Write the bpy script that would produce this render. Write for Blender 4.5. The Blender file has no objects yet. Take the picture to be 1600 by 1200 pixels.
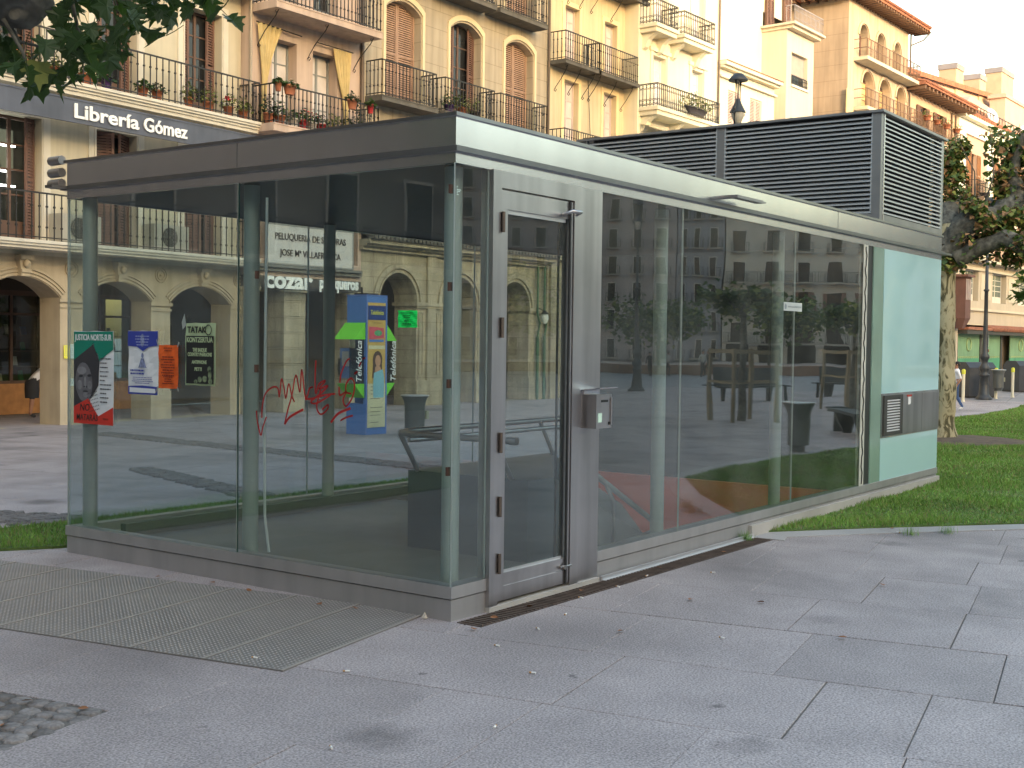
import bpy, bmesh, math, random
import numpy as np
from mathutils import Vector, Matrix, noise as mnoise
random.seed(7); rng = np.random.default_rng(7)
SC = bpy.context.scene
COL = SC.collection
R = math.radians
PI = math.pi

# ------------------------------------------------------------------ camera
CAM = Vector((-5.4647, -4.3370, 1.6))
yaw, pitch, roll = 0.6233, -0.0346, 0.0125
f = Vector((math.cos(yaw)*math.cos(pitch), math.sin(yaw)*math.cos(pitch), math.sin(pitch)))
r = Vector((math.sin(yaw), -math.cos(yaw), 0)); u = r.cross(f)
r2 = math.cos(roll)*r + math.sin(roll)*u; u2 = math.cos(roll)*u - math.sin(roll)*r
cd = bpy.data.cameras.new('camera'); cam = bpy.data.objects.new('camera', cd); COL.objects.link(cam)
m = Matrix((r2, u2, -f)).transposed().to_4x4(); m.translation = CAM; cam.matrix_world = m
cd.sensor_width = 36; cd.lens = 36*1928.0/1600; cd.clip_start = .05; cd.clip_end = 2000
SC.camera = cam

# ------------------------------------------------------------------ sky, sun, exposure
SUN_EL, SUN_DIR = R(9), Vector((-.42, -.91, 0)).normalized()
w = bpy.data.worlds.new('World'); SC.world = w; w.use_nodes = True
nt = w.node_tree; nt.nodes.clear()
sky = nt.nodes.new('ShaderNodeTexSky'); sky.sky_type = 'NISHITA'; sky.sun_disc = False
sky.sun_elevation = SUN_EL; sky.sun_rotation = math.atan2(SUN_DIR.x, SUN_DIR.y)
sky.air_density = 1.3; sky.dust_density = 3.2; sky.ozone_density = .8
bg = nt.nodes.new('ShaderNodeBackground'); bg.inputs['Strength'].default_value = .15
wo = nt.nodes.new('ShaderNodeOutputWorld')
nt.links.new(sky.outputs[0], bg.inputs[0]); nt.links.new(bg.outputs[0], wo.inputs[0])
sd = bpy.data.lights.new('sun', 'SUN'); sd.energy = .55; sd.angle = R(3); sd.color = (1, .90, .76)
sun = bpy.data.objects.new('sun', sd); COL.objects.link(sun)
sv = Vector((SUN_DIR.x*math.cos(SUN_EL), SUN_DIR.y*math.cos(SUN_EL), math.sin(SUN_EL)))
sun.rotation_euler = sv.to_track_quat('Z', 'Y').to_euler()
SC.view_settings.view_transform = 'Standard'; SC.view_settings.look = 'None'
SC.view_settings.exposure = 2.62; SC.view_settings.gamma = 1
SC.view_settings.use_curve_mapping = False
SC.render.engine = 'CYCLES'
SC.cycles.max_bounces = 10; SC.cycles.transparent_max_bounces = 24
SC.cycles.glossy_bounces = 5; SC.cycles.diffuse_bounces = 4
SC.cycles.use_denoising = True; SC.cycles.sample_clamp_indirect = 6

# ------------------------------------------------------------------ materials
MC = {}
def mat(name, col=(.5, .5, .5), rough=.7, metal=0, var=.12, scale=2.0, bump=0, bscale=30, spec=.5, fine=0, streak=0, emit=0, objvar=0, stain=0, sc3=None, world=False):
    if name in MC: return MC[name]
    m = bpy.data.materials.new(name); m.use_nodes = True; MC[name] = m
    n = m.node_tree; N = n.nodes; L = n.links; b = N['Principled BSDF']
    b.inputs['Roughness'].default_value = rough; b.inputs['Metallic'].default_value = metal
    b.inputs['Specular IOR Level'].default_value = spec
    tc = N.new('ShaderNodeTexCoord'); mp = N.new('ShaderNodeMapping'); L.new(N.new('ShaderNodeNewGeometry').outputs['Position'] if world else tc.outputs['Object'], mp.inputs[0])
    if sc3: mp.inputs['Scale'].default_value = sc3
    def noise(s, d=5, src=mp):
        t = N.new('ShaderNodeTexNoise'); t.inputs['Scale'].default_value = s; t.inputs['Detail'].default_value = d
        L.new(src.outputs[0], t.inputs['Vector']); return t
    def ramp(src, a, bb, ca, cb):
        q = N.new('ShaderNodeMapRange'); q.inputs[1].default_value = a; q.inputs[2].default_value = bb
        q.inputs[3].default_value = ca; q.inputs[4].default_value = cb; L.new(src, q.inputs[0]); return q.outputs[0]
    val = None
    def mul(a, c):
        if a is None: return c
        q = N.new('ShaderNodeMath'); q.operation = 'MULTIPLY'; L.new(a, q.inputs[0]); L.new(c, q.inputs[1]); return q.outputs[0]
    if var: val = mul(val, ramp(noise(scale).outputs[0], .3, .7, 1-var, 1+var))
    if fine: val = mul(val, ramp(noise(bscale, 2).outputs[0], .3, .7, 1-fine, 1+fine))
    if streak:
        mp2 = N.new('ShaderNodeMapping'); mp2.inputs['Scale'].default_value = (5, 5, .35); L.new(tc.outputs['Object'], mp2.inputs[0])
        val = mul(val, ramp(noise(1.2, 6, mp2).outputs[0], .42, .75, 1, 1-streak))
    if stain:
        val = mul(val, ramp(noise(.55, 8).outputs[0], .5, .72, 1, 1-stain))
    if objvar:
        oi = N.new('ShaderNodeObjectInfo'); val = mul(val, ramp(oi.outputs['Random'], 0, 1, 1-objvar, 1+objvar))
    if val is not None:
        h = N.new('ShaderNodeVectorMath'); h.operation = 'SCALE'; h.inputs[0].default_value = col
        L.new(val, h.inputs['Scale']); L.new(h.outputs[0], b.inputs['Base Color'])
    else: b.inputs['Base Color'].default_value = (*col, 1)
    if bump:
        bp = N.new('ShaderNodeBump'); bp.inputs['Strength'].default_value = bump; bp.inputs['Distance'].default_value = .01
        L.new(noise(bscale, 4).outputs[0], bp.inputs['Height']); L.new(bp.outputs[0], b.inputs['Normal'])
    if emit:
        b.inputs['Emission Color'].default_value = (*col, 1); b.inputs['Emission Strength'].default_value = emit
    return m

def glass_mat(name, tint, refl=1.0, dust=1.0):
    if name in MC: return MC[name]
    m = bpy.data.materials.new(name); m.use_nodes = True; MC[name] = m
    n = m.node_tree; N = n.nodes; L = n.links; N.clear()
    o = N.new('ShaderNodeOutputMaterial'); t = N.new('ShaderNodeBsdfTransparent'); t.inputs[0].default_value = (*tint, 1)
    g = N.new('ShaderNodeBsdfGlossy'); g.inputs['Roughness'].default_value = .0
    fr = N.new('ShaderNodeFresnel'); geo = N.new('ShaderNodeNewGeometry'); ior = N.new('ShaderNodeMapRange')
    ior.inputs[3].default_value = 1.52; ior.inputs[4].default_value = 1/1.52; L.new(geo.outputs['Backfacing'], ior.inputs[0]); L.new(ior.outputs[0], fr.inputs[0])
    # the pane is slightly wavy, as tempered glass is
    tc = N.new('ShaderNodeTexCoord'); nz = N.new('ShaderNodeTexNoise'); nz.inputs['Scale'].default_value = 1.3; nz.inputs['Detail'].default_value = 1
    bp = N.new('ShaderNodeBump'); bp.inputs['Strength'].default_value = .07; bp.inputs['Distance'].default_value = .02
    L.new(tc.outputs['Object'], nz.inputs['Vector']); L.new(nz.outputs[0], bp.inputs['Height']); L.new(bp.outputs[0], g.inputs['Normal'])
    mm = N.new('ShaderNodeMath'); mm.operation = 'MULTIPLY'; mm.inputs[1].default_value = refl; mm.use_clamp = True
    # thin film of dust that catches the sky
    d = N.new('ShaderNodeBsdfDiffuse'); d.inputs[0].default_value = (.45, .48, .46, 1)
    nz2 = N.new('ShaderNodeTexNoise'); nz2.inputs['Scale'].default_value = 2.2; nz2.inputs['Detail'].default_value = 9
    L.new(tc.outputs['Object'], nz2.inputs['Vector'])
    mr = N.new('ShaderNodeMapRange'); mr.inputs[1].default_value = .35; mr.inputs[2].default_value = .85
    mr.inputs[3].default_value = .007*dust; mr.inputs[4].default_value = .042*dust; L.new(nz2.outputs[0], mr.inputs[0])
    md = N.new('ShaderNodeMixShader'); L.new(mr.outputs[0], md.inputs[0]); L.new(t.outputs[0], md.inputs[1]); L.new(d.outputs[0], md.inputs[2])
    mx = N.new('ShaderNodeMixShader'); L.new(fr.outputs[0], mm.inputs[0]); L.new(mm.outputs[0], mx.inputs[0])
    L.new(md.outputs[0], mx.inputs[1]); L.new(g.outputs[0], mx.inputs[2]); L.new(mx.outputs[0], o.inputs[0])
    return m

# ------------------------------------------------------------------ mesh builder
class MB:
    def __init__(s, M=None): s.v = []; s.f = []; s.mi = []; s.M = M; s.sm = []
    def add(s, vs, fs, mi=0, sm=False):
        k = len(s.v)
        for p in vs:
            p = Vector(p)
            if s.M is not None: p = s.M @ p
            s.v.append(p)
        for q in fs: s.f.append([i+k for i in q]); s.mi.append(mi); s.sm.append(sm)
    def box(s, x0, y0, z0, x1, y1, z1, mi=0):
        x0, x1 = min(x0, x1), max(x0, x1); y0, y1 = min(y0, y1), max(y0, y1); z0, z1 = min(z0, z1), max(z0, z1)
        s.add([(x0,y0,z0),(x1,y0,z0),(x1,y1,z0),(x0,y1,z0),(x0,y0,z1),(x1,y0,z1),(x1,y1,z1),(x0,y1,z1)],
              [(0,3,2,1),(4,5,6,7),(0,1,5,4),(1,2,6,5),(2,3,7,6),(3,0,4,7)], mi)
        return s
    def bbox(s, x0, y0, z0, x1, y1, z1, c, mi=0):   # box with chamfered top edges
        s.add([(x0,y0,z0),(x1,y0,z0),(x1,y1,z0),(x0,y1,z0),(x0,y0,z1-c),(x1,y0,z1-c),(x1,y1,z1-c),(x0,y1,z1-c),
               (x0+c,y0+c,z1),(x1-c,y0+c,z1),(x1-c,y1-c,z1),(x0+c,y1-c,z1)],
              [(0,3,2,1),(0,1,5,4),(1,2,6,5),(2,3,7,6),(3,0,4,7),(4,5,9,8),(5,6,10,9),(6,7,11,10),(7,4,8,11),(8,9,10,11)], mi)
        return s
    def quad(s, a, b, c, d, mi=0): s.add([a, b, c, d], [(0,1,2,3)], mi); return s
    def poly(s, pts, mi=0): s.add(pts, [tuple(range(len(pts)))], mi); return s
    def prism(s, pts, vec, mi=0):
        n = len(pts); v = Vector(vec)
        s.add(list(pts)+[Vector(p)+v for p in pts], [tuple(range(n))[::-1], tuple(range(n, 2*n))]+[(i,(i+1)%n,(i+1)%n+n,i+n) for i in range(n)], mi)
        return s
    def tube(s, pts, rad, n=8, mi=0, cap=True, sm=True):
        pts = [Vector(p) for p in pts]; k = len(pts)
        if not hasattr(rad, '__len__'): rad = [rad]*k
        vs = []; ref = None
        for i, p in enumerate(pts):
            d = (pts[min(i+1, k-1)]-pts[max(i-1, 0)])
            d = d.normalized() if d.length > 1e-9 else Vector((0,0,1))
            if ref is None:
                ref = Vector((0,0,1)) if abs(d.z) < .9 else Vector((1,0,0))
            a = d.cross(ref).normalized(); b = d.cross(a).normalized(); ref = -b if False else ref
            if a.length < .5: a = Vector((1,0,0)); b = d.cross(a)
            for j in range(n):
                t = 2*PI*j/n; vs.append(p+(a*math.cos(t)+b*math.sin(t))*rad[i])
        fs = [(i*n+j, i*n+(j+1)%n, (i+1)*n+(j+1)%n, (i+1)*n+j) for i in range(k-1) for j in range(n)]
        s.add(vs, fs, mi, sm)
        if cap:
            s.add(vs[:n], [tuple(range(n))], mi); s.add(vs[-n:], [tuple(range(n))[::-1]], mi)
        return s
    def lathe(s, prof, c=(0,0,0), n=16, mi=0, sm=True):   # prof: (radius, z)
        vs = []; c = Vector(c)
        for (ra, z) in prof:
            for j in range(n):
                t = 2*PI*j/n; vs.append(c+Vector((ra*math.cos(t), ra*math.sin(t), z)))
        fs = [(i*n+j, i*n+(j+1)%n, (i+1)*n+(j+1)%n, (i+1)*n+j) for i in range(len(prof)-1) for j in range(n)]
        s.add(vs, fs, mi, sm)
        s.add(vs[:n], [tuple(range(n))[::-1]], mi); s.add(vs[-n:], [tuple(range(n))], mi)
        return s
    def mesh(s, name, mats):
        me = bpy.data.meshes.new(name); me.from_pydata([tuple(p) for p in s.v], [], s.f)
        for q in (mats if isinstance(mats, (list, tuple)) else [mats]): me.materials.append(q)
        if len(s.f):
            me.polygons.foreach_set('material_index', s.mi); me.polygons.foreach_set('use_smooth', s.sm)
        me.update(); return me

def link(name, data, parent=None, kind=None, label=None, cat=None, group=None, loc=None, rot=None, matw=None):
    o = bpy.data.objects.new(name, data); COL.objects.link(o)
    if parent is not None: o.parent = parent
    if loc is not None: o.location = loc
    if rot is not None: o.rotation_euler = rot
    if kind: o['kind'] = kind
    if label: o['label'] = label
    if cat: o['category'] = cat
    if group: o['group'] = group
    return o
def part(name, mb, mats, parent, label=None, kind=None, loc=None, rot=None):
    return link(name, mb.mesh(name, mats) if isinstance(mb, MB) else mb, parent, kind, label, loc=loc, rot=rot)
def thing(name, label, cat, loc=(0,0,0), rotz=0, group=None, data=None):
    return link(name, data, None, None, label, cat, group, loc, (0,0,rotz))
def struct(name, mb, mats, label=None, parent=None): return link(name, mb.mesh(name, mats), parent, 'structure', label)
def dup(root, label, loc, rotz=0, scale=None):
    def cp(o, par):
        c = o.copy(); COL.objects.link(c)
        if par: c.parent = par
        for ch in [x for x in KIDS.get(o.name, [])]: cp(bpy.data.objects[ch], c)
        return c
    KIDS = {}
    for o in bpy.data.objects:
        if o.parent: KIDS.setdefault(o.parent.name, []).append(o.name)
    c = cp(root, None); c.location = loc; c.rotation_euler = (0,0,rotz)
    if scale: c.scale = scale
    c['label'] = label
    return c

def text_mesh(s, width, cap, mtl, depth=.01, bold=0.0, shear=0, space=1.0):
    cu = bpy.data.curves.new('lettering', 'FONT'); cu.body = s; cu.size = 1; cu.extrude = .5; cu.offset = bold; cu.shear = shear
    cu.space_character = space; cu.resolution_u = 3
    o = bpy.data.objects.new('tmp', cu); COL.objects.link(o)
    dg = bpy.context.evaluated_depsgraph_get(); me = bpy.data.meshes.new_from_object(o.evaluated_get(dg))
    bpy.data.objects.remove(o); bpy.data.curves.remove(cu)
    co = np.empty(len(me.vertices)*3); me.vertices.foreach_get('co', co); co = co.reshape(-1, 3)
    x0, x1 = co[:,0].min(), co[:,0].max()
    out = np.stack([(co[:,0]-x0)*(width/(x1-x0)), -(co[:,2]+.5)*depth, co[:,1]*(cap/.70)], 1)
    me.vertices.foreach_set('co', out.ravel()); me.materials.clear(); me.materials.append(mtl)
    for p in me.polygons: p.use_smooth = False
    me.update(); return me
def text(s, parent, x, y, z, width, cap, mtl, depth=.01, bold=0, shear=0, name='lettering', space=1.0):
    return link(name, text_mesh(s, width, cap, mtl, depth, bold, shear, space), parent, loc=(x, y, z))

# ---- common materials
STEEL = mat('brushed_steel', (.56,.54,.54), .34, 1, .14, 1.6, .03, 60, streak=.30, sc3=(1,1,1))
STEELD = mat('dull_steel', (.36,.345,.335), .45, 1, .12, 2, .03, 50, streak=.2)
GRANITE = mat('granite', (.335,.295,.296), .68, 0, .13, 2.3, .4, 95, fine=.46, objvar=.085, stain=.42, world=True)
IRON = mat('wrought_iron', (.028,.026,.026), .5, .2, .1, 8)
FASC = mat('fascia_steel', (.76,.77,.82), .20, 1, .05, 1.2, .015, 60, streak=.08)
PALEEDGE = mat('joint_silicone', (.40,.46,.44), .5)
GLASSEDGE = mat('glass_edge', (.015,.07,.06), .1)
GL = glass_mat('tinted_glass', (.895,.94,.945), 1.45)
GLB = glass_mat('reflective_glass', (.90,.945,.945), 1.8, 2.6)
DARKPANE = mat('dark_pane', (.02,.022,.025), .06, 0, .2, 1)
PALEPANE = mat('curtained_pane', (.58,.55,.55), .25, 0, .12, 3)
def gum_spots(m, s1=3.0, s2=1.5):      # old chewing gum and smudges trodden into the slabs
    n = m.node_tree; N = n.nodes; L = n.links; b = N['Principled BSDF']; src = b.inputs['Base Color'].links[0].from_socket
    geo = N.new('ShaderNodeNewGeometry')
    def spots(scale, r0, r1, v):
        nz = N.new('ShaderNodeTexNoise'); nz.inputs['Scale'].default_value = 9; L.new(geo.outputs['Position'], nz.inputs['Vector'])
        mxv = N.new('ShaderNodeMix'); mxv.data_type = 'VECTOR'; mxv.inputs[0].default_value = .16; L.new(geo.outputs['Position'], mxv.inputs[4]); L.new(nz.outputs[1], mxv.inputs[5])
        vo = N.new('ShaderNodeTexVoronoi'); vo.inputs['Scale'].default_value = scale; vo.inputs['Randomness'].default_value = 1; L.new(mxv.outputs[1], vo.inputs['Vector'])
        # only some cells carry a spot
        sep = N.new('ShaderNodeSeparateColor'); L.new(vo.outputs['Color'], sep.inputs[0])
        rad = N.new('ShaderNodeMapRange'); rad.inputs[1].default_value = .25; rad.inputs[2].default_value = 1; rad.inputs[3].default_value = 0; rad.inputs[4].default_value = r1; L.new(sep.outputs[0], rad.inputs[0])
        dv = N.new('ShaderNodeMath'); dv.operation = 'SUBTRACT'; L.new(vo.outputs['Distance'], dv.inputs[0]); L.new(rad.outputs[0], dv.inputs[1])
        mr = N.new('ShaderNodeMapRange'); mr.inputs[1].default_value = -r0; mr.inputs[2].default_value = r0*.6; mr.inputs[3].default_value = v; mr.inputs[4].default_value = 1; L.new(dv.outputs[0], mr.inputs[0]); return mr.outputs[0]
    a = spots(s1, .03, .10, .48); c = spots(s2, .12, .24, .52)
    mm = N.new('ShaderNodeMath'); mm.operation = 'MULTIPLY'; L.new(a, mm.inputs[0]); L.new(c, mm.inputs[1])
    sc = N.new('ShaderNodeVectorMath'); sc.operation = 'SCALE'; L.new(src, sc.inputs[0]); L.new(mm.outputs[0], sc.inputs['Scale']); L.new(sc.outputs[0], b.inputs['Base Color'])
gum_spots(GRANITE)

# ================================================================== GROUND
TG = R(10.5); E1 = Vector((math.cos(TG), math.sin(TG), 0)); E2 = Vector((math.sin(TG), -math.cos(TG), 0))
UV = lambda a, b, z=0: E1*a + E2*b + Vector((0,0,z))
JOINT = mat('joint_sand', (.12,.11,.10), .95, 0, .3, 6)
FARPAVE = mat('far_paving', (.235,.228,.235), .7, 0, .14, .6, .1, 60, fine=.1, stain=.2)
def far_paving(m):      # slab joints and tone changes beyond the modelled slabs
    n = m.node_tree; N = n.nodes; L = n.links; b = N['Principled BSDF']
    src = b.inputs['Base Color'].links[0].from_socket
    tc = N.new('ShaderNodeTexCoord'); mp = N.new('ShaderNodeMapping'); mp.inputs['Rotation'].default_value = (0,0,-TG)
    L.new(tc.outputs['Object'], mp.inputs[0]); br = N.new('ShaderNodeTexBrick'); L.new(mp.outputs[0], br.inputs[0])
    br.inputs['Scale'].default_value = 1; br.inputs['Brick Width'].default_value = 1.2; br.inputs['Row Height'].default_value = .955
    br.inputs['Mortar Size'].default_value = .012; br.inputs['Color1'].default_value = (.92,.92,.92,1)
    br.inputs['Color2'].default_value = (1.06,1.06,1.06,1); br.inputs['Mortar'].default_value = (.45,.45,.45,1)
    mx = N.new('ShaderNodeMix'); mx.data_type = 'RGBA'; mx.blend_type = 'MULTIPLY'; mx.inputs[0].default_value = 1
    L.new(src, mx.inputs[6]); L.new(br.outputs[0], mx.inputs[7]); L.new(mx.outputs[2], b.inputs['Base Color'])
far_paving(FARPAVE)
g = MB(); S = 700
# ground sheet with a hole where the stair well goes down
hx0, hx1, hy0, hy1 = 1.6, 6.9, .3, 3.4
g.quad((-S,-S,-.012),(S,-S,-.012),(S,hy0,-.012),(-S,hy0,-.012)); g.quad((-S,hy1,-.012),(S,hy1,-.012),(S,S,-.012),(-S,S,-.012))
g.quad((-S,hy0,-.012),(hx0,hy0,-.012),(hx0,hy1,-.012),(-S,hy1,-.012)); g.quad((hx1,hy0,-.012),(S,hy0,-.012),(S,hy1,-.012),(hx1,hy1,-.012))
ground = struct('ground', g, [FARPAVE], 'granite paved plaza stretching between the house fronts')
pav = thing('pavement', 'large grey granite slabs laid in courses around the glass pavilion', 'pavement'); pav['kind'] = 'structure'; del pav['category']
slabs = []
fixed = {-1: [.61,1.10,1.86,2.65], 0: [-.35,1.14,2.16,2.64], 1: [.1,.95,1.9,2.9], 2: [-.2,.7,1.75,2.62,3.1], 3: [.4,1.3,2.0,2.63]}
for k in range(-14, 36):
    u0 = -1.205+.955*(k+1)-.0; 
    js = list(fixed.get(k, []))
    if js:
        v = js[-1]
        while v < 22: v += random.choice((.5,.95,.95,1.2)); js.append(v)
        v = js[0]
        while v > -16: v -= random.choice((.5,.95,.95,1.2)); js.insert(0, v)
    else:
        v = -16+random.random(); js = [v]
        while v < 22: v += random.choice((.5,.75,.95,.95,1.2)); js.append(v)
    if k in fixed: u0 = -1.205+.955*(k+1)
    for a, b in zip(js[:-1], js[1:]): slabs.append((u0-.955, u0, a, b))
def inpav(p, e=.12): return -e < p.x < 9.05+e and -e < p.y < 3.63+e
near, far_ = [], []
for (a, b, c, d) in slabs:
    cen = UV((a+b)/2, (c+d)/2)
    if b > -3.5 and a < -2.16 and d > -2.6 and c < -.5:      # the patch of cobbles: trim the slab
        if b > -2.16: a = -2.16
        elif b <= -2.16 and c > -2.6 and d < -.5: continue
        elif b <= -2.16 and c < -.5 < d: c = -.5
        elif b <= -2.16 and c < -2.6: d = -2.6
        else: continue
        cen = UV((a+b)/2, (c+d)/2)
    cs = [UV(a,c), UV(b,c), UV(b,d), UV(a,d), cen]
    if all(inpav(q, -.02) for q in cs): continue
    if inpav(cen, -.02) and all(inpav(q, -.02) for q in cs): continue
    hit_ = any(inpav(q, .0) for q in cs)
    dv = cen-CAM; fw = dv.x*f.x+dv.y*f.y; sd_ = abs(dv.x*r.x+dv.y*r.y); dist = math.hypot(dv.x, dv.y)
    vis = fw > .5 and sd_ < fw*.47+1.2
    (near if (vis and dist < 15) or hit_ else far_).append((dist if not hit_ else dist-50, a, b, c, d, cen))
near.sort(); far_ += near[290:]; near = near[:290]
meshes = {}
gp = .004
for (dist, a, b, c, d, cen) in near:
    wv, hv = round(b-a, 2), round(d-c, 2)
    if dist < 0:       # slab cut along the pavilion base
        q = MB(Matrix((E1, E2, (0,0,1))).transposed().to_4x4())
        q.bbox(-wv/2+gp/2, -hv/2+gp/2, -.05, wv/2-gp/2, hv/2-gp/2, 0, .005); q.f = [x[::-1] for x in q.f]; me = q.mesh('slab', GRANITE)
        bm2 = bmesh.new(); bm2.from_mesh(me)
        for co, no, use in (((0,.03,0),(0,1,0), cen.y < .9 and cen.x > 1.2), ((.25,0,0),(1,0,0), cen.x < .6 and cen.y > .9), ((0,3.6,0),(0,-1,0), cen.y > 2.9 and cen.x > .6), ((9.0,0,0),(-1,0,0), cen.x > 8.4 and .9 < cen.y < 2.9)):
            if use: bmesh.ops.bisect_plane(bm2, geom=bm2.verts[:]+bm2.edges[:]+bm2.faces[:], plane_co=Vector(co)-Vector((cen.x,cen.y,0)), plane_no=no, clear_outer=True)
        bm2.to_mesh(me); bm2.free(); link('slab', me, pav, loc=(cen.x, cen.y, 0)); continue
    if (wv, hv) not in meshes:
        q = MB(Matrix((E1, E2, (0,0,1))).transposed().to_4x4())
        gq = random.choice((.003,.004,.009)); q.bbox(-wv/2+gp/2, -hv/2+gq/2, -.05, wv/2-gp/2, hv/2-gq/2, 0, .0025)
        # e1 x e2 points down, so flip the faces
        q.f = [x[::-1] for x in q.f]
        meshes[(wv, hv)] = q.mesh('slab', GRANITE)
    link('slab', meshes[(wv, hv)], pav, loc=(cen.x, cen.y, random.uniform(-.0015, .0015)))
q = MB()
for (dist, a, b, c, d, cen) in far_:
    z = random.uniform(-.001, .001)
    q.poly([UV(a+gp,c+gp,z), UV(a+gp,d-gp,z), UV(b-gp,d-gp,z), UV(b-gp,c+gp,z)])
part('outlying_slabs', q, GRANITE, pav, kind='stuff')
# dark bed under the slabs
q = MB()
for (x0,y0,x1,y1) in ((-9,-14,30,-.0),(-9,3.63,30,14.9),(-9,0,0,3.63),(9.05,0,30,3.63)):
    q.quad((x0,y0,-.007),(x1,y0,-.007),(x1,y1,-.007),(x0,y1,-.007))
struct('joint_bed', q, [JOINT], 'dark sand showing in the joints between the slabs')

# cobbles, bottom left
cob = thing('cobble_patch', 'patch of small dark cobbles at the edge of the slabs', 'pavement'); cob['kind'] = 'structure'; del cob['category']
COB = mat('cobble', (.17,.155,.15), .75, 0, .25, 5, .5, 60, fine=.25, objvar=.35)
cm = []
for i in range(4):
    q = MB(); n = 8; rr = [.046+.009*random.random() for _ in range(n)]
    for zz, sc in ((-.03,1.02),(.0,1.0),(.006,.80)):
        q.v += [Vector((rr[j]*sc*math.cos(2*PI*j/n+.2), rr[j]*sc*math.sin(2*PI*j/n+.2), zz)) for j in range(n)]
    for l in range(2):
        for j in range(n): q.f.append([l*n+j, l*n+(j+1)%n, (l+1)*n+(j+1)%n, (l+1)*n+j]); q.mi.append(0); q.sm.append(True)
    q.f.append(list(range(2*n, 3*n))); q.mi.append(0); q.sm.append(True)
    cm.append(q.mesh('cobble', COB))
cnt = 0
for i in range(14):
    for j in range(20):
        p = UV(-2.22-.098*i+random.uniform(-.01,.01), -.56-.098*j+random.uniform(-.01,.01)+(.05 if i%2 else 0))
        link('cobble', random.choice(cm), cob, loc=(p.x, p.y, random.uniform(-.006,.003)), rot=(random.uniform(-.1,.1), random.uniform(-.1,.1), random.random()*6))
# far cobble bands crossing the plaza
q = MB()
def band(a, b, wid, n):
    a = Vector(a); b = Vector(b); d = (b-a); pr = Vector((-d.y, d.x, 0)).normalized()
    for _ in range(n):
        p = a+d*random.random()+pr*random.uniform(-wid/2, wid/2); s_ = .055*random.uniform(.8,1.3)
        t = random.random()*PI; c0, s0 = math.cos(t)*s_, math.sin(t)*s_; z = random.uniform(.004,.012)
        base = [p+Vector((c0,s0,.0)), p+Vector((-s0,c0,0)), p+Vector((-c0,-s0,0)), p+Vector((s0,-c0,0))]
        top = [x*.75+p*.25+Vector((0,0,z+.01)) for x in base]
        q.add(base+top, [(4,5,6,7),(0,1,5,4),(1,2,6,5),(2,3,7,6),(3,0,4,7)])
band((7.0,13,0), (6.4,4.9,0), .45, 1400); band((4.0,8.0,0),(3.1,4.9,0), .35, 450); band((-.6,9,0),(.9,4.9,0), .6, 900)
link('cobble_bands', q.mesh('cobble_bands', [COB]), None, 'stuff', 'bands of dark cobbles crossing the plaza beyond the pavilion')

# lawn
SOIL = mat('soil', (.10,.072,.05), .95, 0, .3, 8, .6, 40)
TURF = mat('turf', (.075,.125,.028), .95, 0, .3, 3, .5, 80, fine=.3)
GRASS = mat('grass_blade', (.13,.26,.045), .6, 0, .38, .7, spec=.25)
GRASSD = mat('dry_blade', (.26,.22,.10), .8, 0, .2, 2); GRASSY = mat('young_blade', (.20,.36,.06), .6, 0, .3, 1.1)
lawnR = [(4.25,.0),(5.1,-.65),(6.26,-1.62),(7.6,-2.48),(10,-2.6),(13.4,-2.45),(20,-2.1),(34,-1.2),(34,4.6),(28.1,3.7),(24.5,3.6),(22.5,3.7),(19,4.2),(15,4.7),(9.3,4.75),(9.3,3.68),(9.06,3.66),(9.06,-.0)]
lawnB = [(-7,4.0),(-1.2,3.98),(-.3,4.02),(.06,3.80),(.5,3.70),(9.3,3.70),(9.3,4.75),(3,4.8),(.8,4.85),(-.2,5.0),(-7,5.4)]
def turf(name, poly, label):
    q = MB(); q.prism([(x,y,-.01) for x, y in poly], (0,0,.03)); struct(name, q, [TURF], label)
turf('lawn', lawnR, 'mown green lawn to the right of the pavilion'); turf('lawn_strip', lawnB, 'narrow strip of lawn behind the pavilion')
def inside(P_, x, y):
    c = np.zeros(len(x), bool); n = len(P_)
    for i in range(n):
        (x1,y1),(x2,y2) = P_[i], P_[(i+1)%n]
        k = ((y1 > y) != (y2 > y)); xi = (x2-x1)*(y-y1)/((y2-y1) or 1e-9)+x1
        c ^= k & (x < xi)
    return c
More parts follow.
